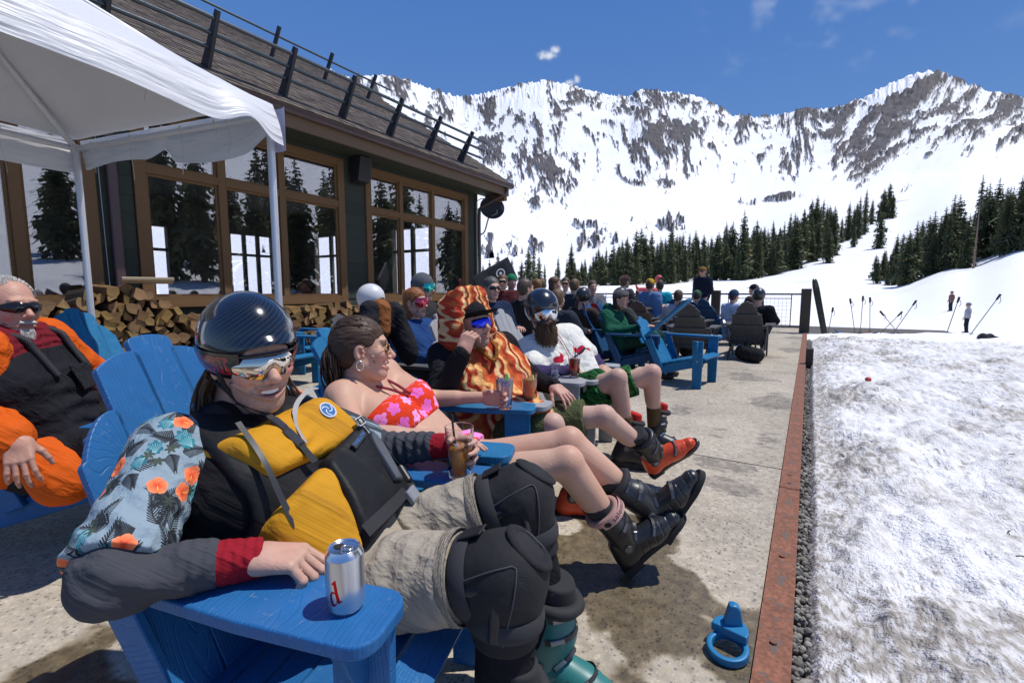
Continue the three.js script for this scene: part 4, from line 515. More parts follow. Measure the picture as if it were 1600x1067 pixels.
const pores = dataTex(256, 256, (i, j) => .6 * tnoise(i, j, 256, 32, 3, 3) + .4 * tnoise(i, j, 256, 9, 8, 2));
const cloth = (c, r = .88, o = {}) => mat(c, r, { bumpMap: scaled(crease, 2.6), bumpScale: .011, specularIntensity: .25, ...o });
const A3 = a => V(a[0], a[1], a[2]);
const lerp = (a, b, t) => a.clone().lerp(b, t);
// head in its own frame: x forward, y up, z to the right ear; sizes for a head 0.23 m tall
function headGeo(pos, fwd, up, o = {}) {
  const cell = o.cell ?? .0045, smile = o.smile ?? 0, open = o.open ?? 0; const sk = o.skin ?? [.52, .31, .22];
  const f = (x, y, z0) => { const z = Math.abs(z0);
    let d = ell(x, y, z0, -.014, .035, 0, .097, .087, .076); d = smin(d, ell(x, y, z0, .028, -.038, 0, .064, .086, .058), .04); d = smin(d, Math.hypot(x - .064, y + .106, z0) - .022, .03);
    d = smin(d, capD([-.012, -.055, .053, .062, -.045, -.032, 1 / (.062 ** 2 + .045 ** 2 + .032 ** 2), .017, -.003], x, y, z), .03);
    d = smin(d, Math.hypot(x - .062, y + .03 - smile * .006, z - .040) - (.02 + smile * .004), .025);               // cheek
    d = smin(d, capD([.083, .024, .008, .0, -.001, .032, 1 / .00103, .009, 0], x, y, z), .018);                        // brow
    d = smax(d, -(Math.hypot((x - .103), (y + .0) * 1.15, z - .031) - .017), .018);                                  // eye socket
    d = smin(d, Math.hypot(x - .0745, y + .001, z - .031) - .0125, .004);                                          // closed lid
    d = smin(d, capD([.088, .012, 0, .024, -.046, 0, 1 / (.024 ** 2 + .046 ** 2), .0065, .0065], x, y, z0), .012); d = smin(d, Math.hypot(x - .1, y + .041, z - .012) - .0085, .008); // nose
    d = smax(d, -(Math.hypot(x - .104, y + .049, z - .0065) - .0035), .003);
    const my = -.072 + smile * (z * z * 9), mw = .021 + smile * .006; // mouth
    if (open > 0) d = smax(d, -(ell(x, y - smile * z * z * 7, z0, .095, -.0725, 0, .02, .0065 * open + .001, mw)), .004);
    const lt = clamp(z / mw); if (lt < 1.1) { const lx = .091 - z * z * 12 + (open ? .001 : 0); d = smin(d, Math.hypot(x - lx, y - (my + .006 * (1 - lt) + .003 + .004 * open)) - .0055 * (1 - .6 * lt), .007); d = smin(d, Math.hypot(x - lx + .001, y - (my - .008 - .005 * open)) - .0062 * (1 - .65 * lt), .008); }
    if (smile) d = smax(d, -(Math.hypot(x - .079, y + .055, z - .036) - .004), .012);
    let e = ell(x, y, z, -.008, -.012, .079, .02, .031, .009); e = smax(e, -(ell(x, y, z, -.003, -.010, .088, .011, .02, .007)), .004); d = smin(d, e, .008); // ear
    d = smin(d, capD([-.028, -.04, 0, -.018, -.1, 0, 1 / (.018 ** 2 + .01), o.neck ?? .05, .004], x, y, z0), .03);
    return d; };
  const col = (x, y, z) => { const az = Math.abs(z), n = .93 + .14 * fbm(x * 90, y * 90, z * 90, 3); let c = [sk[0] * n, sk[1] * n, sk[2] * n];
    const red = Math.max(sstep(.03, .0, Math.hypot(x - .105, y + .035, z)), .8 * sstep(.035, .005, Math.hypot(x - .068, y + .03, az - .042)), sstep(.03, .0, Math.hypot(x, y + .01, az - .085))); c = [c[0] * (1 + .08 * red), c[1] * (1 - .17 * red), c[2] * (1 - .16 * red)];
    const my = -.072 + smile * z * z * 9; const lip = sstep(.012, .006, Math.hypot((y - my + .002) * .9, Math.max(0, az - .02) * 1.4)) * sstep(.074, .082, x); c = [mix(c[0], (o.lip ?? [.40, .16, .13])[0], lip), mix(c[1], (o.lip ?? [.40, .16, .13])[1], lip), mix(c[2], (o.lip ?? [.40, .16, .13])[2], lip)];
    if (o.stubble) { const b = Math.max(sstep(-.055, -.075, y - smile * az * .15) * sstep(-.02, .03, x), sstep(.012, .006, Math.abs(y + .058)) * sstep(.07, .085, x) * sstep(.034, .02, az)) * (1 - lip) * o.stubble * (.6 + .8 * h3(x * 900 | 0, y * 900 | 0, z * 900 | 0)); for (let k = 0; k < 3; k++) c[k] = mix(c[k], (o.stubCol ?? [.10, .065, .045])[k], clamp(b)); }
    if (o.brow) { const b = sstep(.009, .003, Math.abs(y - .026 + (az - .03) * .1)) * sstep(.012, .016, az) * sstep(.052, .046, az) * sstep(.06, .07, x); for (let k = 0; k < 3; k++) c[k] = mix(c[k], o.brow[k], b * .85); }
    return c; };
  const g = sdfGeo(f, [-.14, -.16, -.105], [.14, .14, .105], cell, col, LUV); return g.applyMatrix4(headM(pos, fwd, up, o.scale ?? 1));
}
function headM(pos, fwd, up, s = 1) { const x = fwd.clone().normalize(), z = x.clone().cross(up).normalize(), y = z.clone().cross(x); return new THREE.Matrix4().makeBasis(x, y, z).setPosition(pos).scale(V(s, s, s)); }
// hand: wrist point, direction to the knuckles, palm-facing direction; curls per joint; side +1 = thumb along dir x palm
function handGeo(w, dir, palm, side, o = {}) {
  const d = dir.clone().normalize(), n = palm.clone().addScaledVector(d, -palm.dot(d)).normalize(), t = d.clone().cross(n).multiplyScalar(side), s = o.s ?? 1, cs = [], at = (a, b, c) => w.clone().addScaledVector(d, a * s).addScaledVector(t, b * s).addScaledVector(n, c * s);
  const curl = o.curl ?? [.35, .45, .3], kn = [.031, .011, -.010, -.029], len = [[.042, .025, .02], [.046, .029, .021], [.042, .027, .02], [.033, .020, .018]];
  cs.push(cap(at(-.03, 0, 0), at(.02, 0, 0), .025 * s, .027 * s, .015)); for (let i = 0; i < 4; i++) cs.push(cap(at(.012, kn[i] * .75, 0), at(.082 - Math.abs(i - 1.2) * .004, kn[i], -.002), .0175 * s, .0115 * s, .014));
  for (let i = 0; i < 4; i++) { let p = at(.084 - Math.abs(i - 1.2) * .004, kn[i], -.002), a = 0; const sp = (o.spread ?? .06) * (1.2 - i); const cu = o.curls ? o.curls[i] : curl; for (let j = 0; j < 3; j++) { a += cu[j]; const q = p.clone().addScaledVector(d, Math.cos(a) * len[i][j] * s).addScaledVector(n, Math.sin(a) * len[i][j] * s).addScaledVector(t, Math.sin(sp) * len[i][j] * s); cs.push(cap(p, q, (.0092 - j * .0008) * s, (.0086 - j * .0012) * s, .003)); p = q; } }
  const ta = o.thumb ?? [.7, .35, .5]; { let p = at(.018, .026, .008), a = ta[0], b = ta[1]; const L = [.042, .032, .024]; for (let j = 0; j < 3; j++) { const q = p.clone().addScaledVector(d, Math.cos(a) * Math.cos(b) * L[j] * s).addScaledVector(t, Math.sin(a) * Math.cos(b) * L[j] * s).addScaledVector(n, Math.sin(b) * L[j] * s); cs.push(cap(p, q, (.0135 - j * .002) * s, (.0115 - j * .0018) * s, j ? .004 : .014)); p = q; a -= .22; b += ta[2] * .4; } }
  const f = capsF(cs), [lo, hi] = bounds(cs, .012), sk = o.skin ?? [.52, .31, .22]; return sdfGeo(f, lo, hi, o.cell ?? .0035, (x, y, z) => { const m = .9 + .2 * fbm(x * 110, y * 110, z * 110, 3), v = fbm(x * 40, y * 40, z * 40, 2); return [sk[0] * m, sk[1] * m * (1.04 - .16 * v), sk[2] * m * (1.04 - .14 * v)]; }, LUV);
}
const upV = V(0, 1, 0);
function frameOf(J) { const u = J.neck.clone().sub(J.pel).normalize(), r0 = J.shR.clone().sub(J.shL), r = r0.addScaledVector(u, -r0.dot(u)).normalize(), f = u.clone().cross(r); return { u, r, f }; }
// bones of the bare body
function bones(J, w = 1, fem = 0) {
  const { u, r, f } = frameOf(J), c = []; const rib = s => lerp(J['hip' + s], J['sh' + s], .68).addScaledVector(r, (s === 'R' ? -1 : 1) * .012), wst = s => lerp(J['hip' + s], J['sh' + s], .36).addScaledVector(r, (s === 'R' ? -1 : 1) * (.03 + fem * .016));
  for (const s of ['R', 'L']) { c.push(cap(J['hip' + s], wst(s), .105 * w, .094 * w * (1 - .14 * fem), .05), cap(wst(s), rib(s), .094 * w * (1 - .14 * fem), .10 * w * (1 - .08 * fem), .05), cap(rib(s), lerp(J['sh' + s], J.neck, .25).addScaledVector(u, -.04), .10 * w, .06, .05)); }
  c.push(cap(lerp(J.pel, J.neck, .1), lerp(J.pel, J.neck, .82), .11 * w * (1 - .2 * fem), .095 * w, .05), cap(J.shR, J.shL, .052, .052, .05), cap(J.neck.clone().addScaledVector(u, -.03), lerp(J.neck, J.head, .55), .058, .052, .05));
  for (const s of ['R', 'L']) { c.push(cap(J['sh' + s], J['el' + s], .052 * (1 - fem * .14), .040 * (1 - fem * .1), .035), cap(J['el' + s], J['wr' + s], .041 * (1 - fem * .12), .026, .02), cap(lerp(J['el' + s], J['wr' + s], .1), lerp(J['el' + s], J['wr' + s], .45), .043 * (1 - fem * .15), .036 * (1 - fem * .1), .02)); const k = J['kn' + s], a = J['an' + s], h = J['hip' + s]; const sh = a.clone().sub(k), back = h.clone().sub(k).normalize().add(sh.clone().normalize()).normalize(); c.push(cap(h, k, .092 * w, .054, .05), cap(k, a, .052, .036, .03), cap(lerp(k, a, .15).addScaledVector(back, .012), lerp(k, a, .48).addScaledVector(back, .016), .05, .04, .04), cap(k.clone().addScaledVector(back, -.018), k.clone().addScaledVector(back, -.018).addScaledVector(sh, .02), .036, .036, .03)); }
  return c;
}
function bodyGeo(J, o) { const c = [...bones(J, o.w ?? 1, o.fem ?? 0), ...(o.extra ?? [])], fn = capsF(c), [lo, hi] = bounds(c, .03), sk = o.skin ?? [.52, .31, .22]; return sdfGeo(fn, lo, hi, o.cell ?? .012, (x, y, z) => { const m = .93 + .14 * fbm(x * 30, y * 30, z * 30, 3); let r = 0; for (const k of ['knR', 'knL', 'elR', 'elL']) r = Math.max(r, sstep(.075, .02, Math.hypot(x - J[k].x, y - J[k].y, z - J[k].z))); const v = fbm(x * 9 + 3, y * 9, z * 9, 3) - .5; return [sk[0] * m * (1 + .1 * v), sk[1] * m * (1 - .14 * r - .14 * v), sk[2] * m * (1 - .12 * r - .12 * v)]; }, LUV); }
// garment: capsules, clipped by planes [point, outward normal], creased by noise
function garment(cs, clips, o = {}) {
  const base = capsF(cs), amp = o.amp ?? .006, fr = o.fr ?? 14, k = o.k ?? .006; const folds = (o.folds ?? []).map(([p, ax, ln, am, rad]) => [p, ax.clone().normalize(), 6.283 / ln, am, rad]);
  const f = (x, y, z) => { let d = base(x, y, z) - (o.inf ?? 0); if (d < .06 && d > -.06) { d += (fbm(x * fr, y * fr, z * fr, 3) - .5) * 2 * amp; for (const [p, a, q, am, rad] of folds) { const dx = x - p.x, dy = y - p.y, dz = z - p.z, r = dx * dx + dy * dy + dz * dz; if (r < rad * rad * 4) { const t = dx * a.x + dy * a.y + dz * a.z; d += Math.sin(t * q + vn(x * 18, y * 18, z * 18) * 4) * am * Math.exp(-r / (rad * rad)); } } } for (const c of clips) d = smax(d, (x - c[0].x) * c[1].x + (y - c[0].y) * c[1].y + (z - c[0].z) * c[1].z, k); if (o.cut) d = smax(d, -o.cut(x, y, z), k); if (o.add) d = smin(d, o.add(x, y, z), .01); return d; };
  const [lo, hi] = bounds(cs, (o.inf ?? 0) + .02); return sdfGeo(f, lo, hi, o.cell ?? .009, o.col, o.uv ?? ((x, y, z) => [x * .8 + y * .62 + z * .2, z * .8 - y * .55 + x * .25]));
}
const dirV = (a, b) => b.clone().sub(a).normalize();
// ski boot: ankle point, shank direction (up), toe direction
function skiBoot(P, ankle, shank, toe, o) {
  const y = shank.clone().normalize(), x = toe.clone().addScaledVector(y, -toe.dot(y)).normalize(); if (o.flex) { x.applyAxisAngle(x.clone().cross(y).normalize(), -o.flex); } const z = x.clone().cross(V(y.x, y.y, y.z)).normalize(), y2 = z.clone().cross(x); const M = new THREE.Matrix4().makeBasis(x, y2, z).setPosition(ankle); const s = o.s ?? 1; const ci = (p, q, a, b, k = .03) => cap(V(...p), V(...q), a, b, k); const T = g => { g.scale(s, s, s); return g.applyMatrix4(M); };
  const lean = .16; const low = [ci([-.055, -.085, 0], [-.03, -.02, 0], .046, .048), ci([-.03, -.075, 0], [.12, -.085, .004], .047, .043), ci([.1, -.088, 0], [.19, -.098, .003], .044, .034), ci([0, -.03, 0], [.09, -.07, 0], .045, .04)];
  const fl = capsF(low); const shell = part(P, 'ski_boot', T(sdfGeo((a, b, c) => { let d = smax(fl(a, b, c), -(b + .118), .004); const g = Math.abs(((a - b * .5) * 26) % 1 - .5); return d + (b > -.095 && b < -.05 && a > 0 ? .002 * sstep(.12, .05, g) : 0); }, [-.13, -.16, -.08], [.26, .06, .08], o.cell ?? .006)), o.shell);
  const cuff = [ci([-.012, -.03, 0], [.012 + lean * .1, .05, 0], .056, .054), ci([.012, .05, 0], [.03, .17, 0], .054, .060)]; const fc = capsF(cuff); part(shell, 'cuff', T(sdfGeo((a, b, c) => smax(smax(fc(a, b, c), b - .165 + a * .25, .006), -(b + .055 - a * .25), .01), [-.1, -.12, -.08], [.12, .26, .08], o.cell ?? .006)), o.cuff ?? o.shell);
  const lin2 = [ci([.026, .1, 0], [.034, .205, 0], .05, .054)]; const fl2 = capsF(lin2); part(shell, 'liner', T(sdfGeo((a, b, c) => smax(fl2(a, b, c), b - .215 + a * .3, .01), [-.08, .03, -.08], [.12, .3, .08], .007)), o.liner ?? mat([.02, .02, .022], .9));
  const so = new THREE.Shape(); so.moveTo(-.1, -.036); so.quadraticCurveTo(-.115, 0, -.1, .036); so.lineTo(.03, .034); so.lineTo(.15, .045); so.quadraticCurveTo(.232, .036, .234, 0); so.quadraticCurveTo(.232, -.036, .15, -.045); so.lineTo(.03, -.034); so.closePath(); const sg = board(so, .026, .003, 1, 8); sg.rotateX(-Math.PI / 2); sg.translate(0, -.124, 0); part(shell, 'sole', T(sg), o.sole ?? mat([.018, .018, .018], .85)); const hl = cbox(.075, .03, .066, .004); hl.translate(-.065, -.142, 0); part(shell, 'heel_block', T(hl), o.sole ?? mat([.018, .018, .018], .85));
  const st = new THREE.TorusGeometry(.059, .018, 6, 30); st.scale(1, 1, 1); st.rotateX(Math.PI / 2); st.scale(1.04, .95, 1); st.rotateZ(-.2); st.translate(.03, .145, 0); part(shell, 'power_strap', T(st), o.strap ?? mat([.02, .02, .022], .8));
  const Fall = (a, b, c) => Math.min(Math.max(fl(a, b, c), -(b + .118)), Math.max(fc(a, b, c), b - .17)); for (const [cx, cy, tl] of [[.02, -.035, .75], [.075, -.07, .5], [.0, .055, .15], [.01, .115, .1]]) { const hs = []; for (let i = 0; i <= 10; i++) { const th = (i / 10 - .5) * 2.5, d = V(Math.cos(th) * Math.cos(tl), Math.cos(th) * Math.sin(tl), Math.sin(th)); const h = march(Fall, V(cx, cy, 0).addScaledVector(d, .22), d.clone().negate(), .21); hs.push(h.p.addScaledVector(h.n, .003)); } const ax = V(-Math.sin(tl), Math.cos(tl), 0); const rib = sheet((a, b) => { const t = a * 10, i = Math.min(9, Math.floor(t)); return hs[i].clone().lerp(hs[i + 1], t - i).addScaledVector(ax, (b - .5) * .015); }, 20, 1); const e = hs[(o.side ?? 1) > 0 ? 9 : 1], e2 = hs[(o.side ?? 1) > 0 ? 7 : 3]; const tg = e2.clone().sub(e).normalize(), nn = tg.clone().cross(ax).normalize(); const bl = basis(cbox(.036, .014, .009, .002), e.clone().lerp(e2, .4), tg, nn.clone().cross(tg), nn); const bk = part(shell, 'buckle', T(merge([bl])), o.buckle ?? mat([.12, .12, .13], .35, { metalness: .7 })); part(shell, 'buckle_strap', T(rib), o.bstrap ?? mat([.03, .03, .032], .5, { side: THREE.DoubleSide })); }
  const pv = new THREE.CylinderGeometry(.015, .015, .006, 20); pv.rotateX(Math.PI / 2); pv.translate(-.005, -.02, .056 * (o.side ?? 1)); part(shell, 'pivot', T(pv), mat([.2, .2, .21], .4, { metalness: .6 })); return { shell, M, s };
}
// curved shield lens in the head frame
function shield(Mh, o) { const { y0, y1, r = .088, a = 1.15, cx = .012, notch = .012, t = .003, rz = 1 } = o; const n = 36, f = off => sheet((u, v) => { const th = (u - .5) * 2 * a, c = Math.cos(th), s = Math.sin(th); let lo = y0 + notch * Math.exp(-(((u - .5) * 11) ** 2)) * 1.6 + .012 * Math.pow(Math.abs(u - .5) * 2, 3), hi = y1 - .008 * Math.pow(Math.abs(u - .5) * 2, 4); const y = mix(lo, hi, v); const bul = 1 - .35 * ((v - .5) ** 2); return V(cx + (r * bul + off) * c, y, (r * rz * bul + off) * s); }, n, 8); return merge([f(0), f(t)]).applyMatrix4(Mh); }
function strands(curves, r, seg = 7, rad = 4) { return merge(curves.map(c => { const g = new THREE.TubeGeometry(new THREE.CatmullRomCurve3(c.p), seg, c.r ?? r, rad, false); return paint(g, c.c); })); }
const mHair = mat([1, 1, 1], .5, { vertexColors: true, specularIntensity: .6 });
function openPerson(label, J, grp) { const g = group('person', 0, 0, 0); g.userData.base = V(J.pel.x, 0, J.pel.z); g.userData.l = label; g.userData.g = grp; return g; }
function closePerson(g) { const b = g.userData.base, l = g.userData.l, gr = g.userData.g; const seen = new Set(); g.traverse(m => { if (m.isMesh && !seen.has(m.geometry)) { seen.add(m.geometry); m.geometry.translate(-b.x, 0, -b.z); } }); g.position.copy(b); return tag(g, l, 'person', gr); }
const sk1 = [.58, .34, .245]; const mSkin = mSkin0; mSkin.bumpMap = scaled(pores, 9); mSkin.bumpScale = .0011;
// ---------- printed fabrics ----------
const texHawaii = canvasTex(1024, 1024, (c, W, H) => {
  const R = rng(8); c.fillStyle = '#8799a4'; c.fillRect(0, 0, W, H); const wrap = (x, y, f) => { for (const dx of [-W, 0, W]) for (const dy of [-H, 0, H]) { c.save(); c.translate(x + dx, y + dy); f(); c.restore(); } };
  for (let i = 0; i < 44; i++) { const x = R() * W, y = R() * H, a = R() * 6.3, s = 110 + R() * 110; wrap(x, y, () => { c.rotate(a); c.strokeStyle = '#1d2228'; c.lineWidth = 9; c.beginPath(); c.moveTo(0, 0); c.quadraticCurveTo(s * .5, -20, s, 0); c.stroke(); for (let k = 0; k < 11; k++) { const t = k / 11; for (const sg of [-1, 1]) { c.lineWidth = 10 - 5 * t; c.beginPath(); c.moveTo(s * t, -20 * 4 * t * (1 - t) * .5); c.quadraticCurveTo(s * t + 20, sg * 30 * (1.1 - t), s * t + 44, sg * 52 * (1.1 - t)); c.stroke(); } } }); }
  for (let i = 0; i < 10; i++) { const x = R() * W, y = R() * H, a = R() * 6.3; wrap(x, y, () => { c.rotate(a); c.fillStyle = ['#2f7f8c', '#27707f'][i % 2]; c.beginPath(); for (let k = 0; k <= 40; k++) { const t = k / 40 * 6.283, r = 66 * (1 - .28 * Math.pow(Math.abs(Math.sin(t * 4)), 6)) * (1 - .25 * Math.cos(t)); c.lineTo(Math.cos(t) * r, Math.sin(t) * r * .85); } c.fill(); c.strokeStyle = '#9fc6cc'; c.lineWidth = 3; for (let k = -3; k <= 3; k++) { c.beginPath(); c.moveTo(40, 0); c.quadraticCurveTo(0, k * 8, -50, k * 17); c.stroke(); } }); }
  for (let i = 0; i < 9; i++) { const x = R() * W, y = R() * H; wrap(x, y, () => { c.fillStyle = '#3d4a40'; for (let k = 0; k < 6; k++) { c.rotate(1.05); c.beginPath(); c.ellipse(0, 24, 10, 22, 0, 0, 7); c.fill(); } }); }
  for (let i = 0; i < 8; i++) { const x = (i % 3) * 340 + R() * 200, y = Math.floor(i / 3) * 340 + R() * 200, a = R() * 6; wrap(x, y, () => { c.rotate(a); for (let k = 0; k < 5; k++) { c.rotate(1.2566); const g = c.createLinearGradient(0, 0, 0, 70); g.addColorStop(0, '#c8341c'); g.addColorStop(.4, '#ee6a3c'); g.addColorStop(1, '#f58a5c'); c.fillStyle = g; c.beginPath(); c.moveTo(0, 0); c.bezierCurveTo(-46, 20, -44, 74, -6, 72); c.bezierCurveTo(8, 84, 48, 62, 40, 36); c.bezierCurveTo(30, 12, 8, 4, 0, 0); c.fill(); } c.strokeStyle = '#f1c84a'; c.lineWidth = 6; c.beginPath(); c.moveTo(0, 0); c.lineTo(30, 30); c.stroke(); }); }
}, true);
const texBikini = canvasTex(512, 512, (c, W, H) => { const R = rng(3); c.fillStyle = '#dd3f22'; c.fillRect(0, 0, W, H); for (let i = 0; i < 9; i++) { const x = (i % 3) * 171 + R() * 90, y = Math.floor(i / 3) * 171 + R() * 90, a = R() * 6; for (const dx of [-W, 0, W]) for (const dy of [-H, 0, H]) { c.save(); c.translate(x + dx, y + dy); c.rotate(a); c.fillStyle = ['#ef8fd0', '#f3a8da', '#e46cbf'][i % 3]; for (let k = 0; k < 5; k++) { c.rotate(1.2566); c.beginPath(); c.ellipse(0, 34, 24, 32, 0, 0, 7); c.fill(); } c.strokeStyle = '#d858ae'; c.lineWidth = 3; for (let k = 0; k < 5; k++) { c.rotate(1.2566); c.beginPath(); c.moveTo(0, 6); c.lineTo(0, 44); c.stroke(); } c.fillStyle = '#e9742e'; c.beginPath(); c.arc(0, 0, 8, 0, 7); c.fill(); c.strokeStyle = '#ef9bd0'; c.lineWidth = 4; c.beginPath(); c.moveTo(60, 0); c.quadraticCurveTo(90, 40, 70, 90); c.stroke(); c.restore(); } } }, true);
const texPizza = dataTex(512, 512, (i, j, o) => { const w = (tnoise(i, j, 512, 4, 3, 3) - .5) * 1.1 + .08 * Math.sin(j / 512 * 37.7), a = tnoise(i, j, 512, 14, 8, 4), d = tnoise(i, j, 512, 50, 5, 2); let t = (i / 512 * 3 + w) % 1; if (t < 0) t += 1; const P = [[.84, .70, .5], [.66, .24, .16], [.72, .36, .2], [.86, .66, .42], [.55, .16, .11]], q = t * 5, k = Math.floor(q) % 5, f = sstep(.55, 1, q - Math.floor(q)), A = P[k], B = P[(k + 1) % 5]; for (let n = 0; n < 3; n++) o[n] = mix(A[n], B[n], f) * (.72 + .4 * a + .24 * d); }, true);
const texFern = dataTex(512, 512, (i, j, o) => { const a = tnoise(i, j, 512, 10, 3, 4), b = Math.abs(Math.sin((i + j * .6) * .05 + tnoise(i, j, 512, 6, 5, 3) * 14)); const k = sstep(.35, .8, b * .6 + a * .5); o[0] = mix(.05, .16, k); o[1] = mix(.17, .40, k); o[2] = mix(.10, .20, k); }, true);
const carbon = canvasTex(2048, 1024, (c, W, H) => { const S = 16; for (let y = 0; y < H; y += S) for (let x = 0; x < W; x += S) { const k = ((x / S + y / S) % 4) < 2; const g = c.createLinearGradient(x, y, k ? x + S : x, k ? y : y + S); g.addColorStop(0, k ? '#23272f' : '#0e1116'); g.addColorStop(.5, k ? '#262b33' : '#101318'); g.addColorStop(1, k ? '#20242b' : '#0c0f13'); c.fillStyle = g; c.fillRect(x, y, S, S); } });
const texBand = canvasTex(2048, 256, (c, W, H) => { c.fillStyle = '#0b0b0d'; c.fillRect(0, 0, W, H); c.strokeStyle = '#b3122e'; c.lineWidth = 12; c.lineJoin = 'round'; for (const x of [560]) { c.save(); c.translate(x, 200); c.scale(2.2, 1); c.font = 'bold 215px sans-serif'; c.strokeText('RSI', -170, 0); c.restore(); } });

const fit = o => { const J = {}; for (const k in o) J[k] = A3(o[k]); return J; };
const march = (F, p, d, max = .4) => { const q = p.clone(); let t = 0; while (t < max) { const e = F(q.x, q.y, q.z); if (e < .0005) break; q.addScaledVector(d, Math.max(e * .7, .0006)); t += Math.max(e * .7, .0006); } const h = .003, n = V(F(q.x + h, q.y, q.z) - F(q.x - h, q.y, q.z), F(q.x, q.y + h, q.z) - F(q.x, q.y - h, q.z), F(q.x, q.y, q.z + h) - F(q.x, q.y, q.z - h)).normalize(); return { p: q, n }; };
function ringOn(p, ax, r, w, th) { const g = new THREE.TorusGeometry(r, th, 6, 36); g.scale(1, 1, w / (2 * th)); g.applyQuaternion(new THREE.Quaternion().setFromUnitVectors(V(0, 0, 1), ax.clone().normalize())); return g.translate(p.x, p.y, p.z); }
function helmetShell(Mh, o) { // dome in the head frame, double walled
  const { c = [-.012, .04, 0], r = [.128, .118, .108], t = .012, front = .035, side = -.01, back = -.05 } = o; const rim = th => { const cs = Math.cos(th); const y = cs > 0 ? mix(side, front, Math.pow(cs, 1.5)) : mix(side, back, Math.pow(-cs, 1)); return Math.acos(clamp((y - c[1]) / r[1], -1, 1)); };
  const f = s => sheet((u, v) => { const th = (u - .5) * 6.2832, ph = rim(th) * v, k = 1 - s; const fl = o.brim ? o.brim * sstep(.86, 1, v) * Math.pow(Math.max(0, Math.cos(th)), 2) : 0; return V(c[0] + ((r[0] - t * s) + fl) * Math.sin(ph) * Math.cos(th), c[1] + (r[1] - t * s) * Math.cos(ph) - (s && v > .98 ? 0 : 0), c[2] + (r[2] - t * s) * Math.sin(ph) * Math.sin(th)); }, 72, 30);
  const a = f(0), b = f(1); const lip = sheet((u, v) => { const th = (u - .5) * 6.2832, ph = rim(th), s = v, fl = o.brim ? o.brim * Math.pow(Math.max(0, Math.cos(th)), 2) : 0; return V(c[0] + ((r[0] - t * s) + fl) * Math.sin(ph) * Math.cos(th), c[1] + (r[1] - t * s) * Math.cos(ph), (r[2] - t * s) * Math.sin(ph) * Math.sin(th)); }, 72, 2); return merge([a, b, lip]).applyMatrix4(Mh);
}
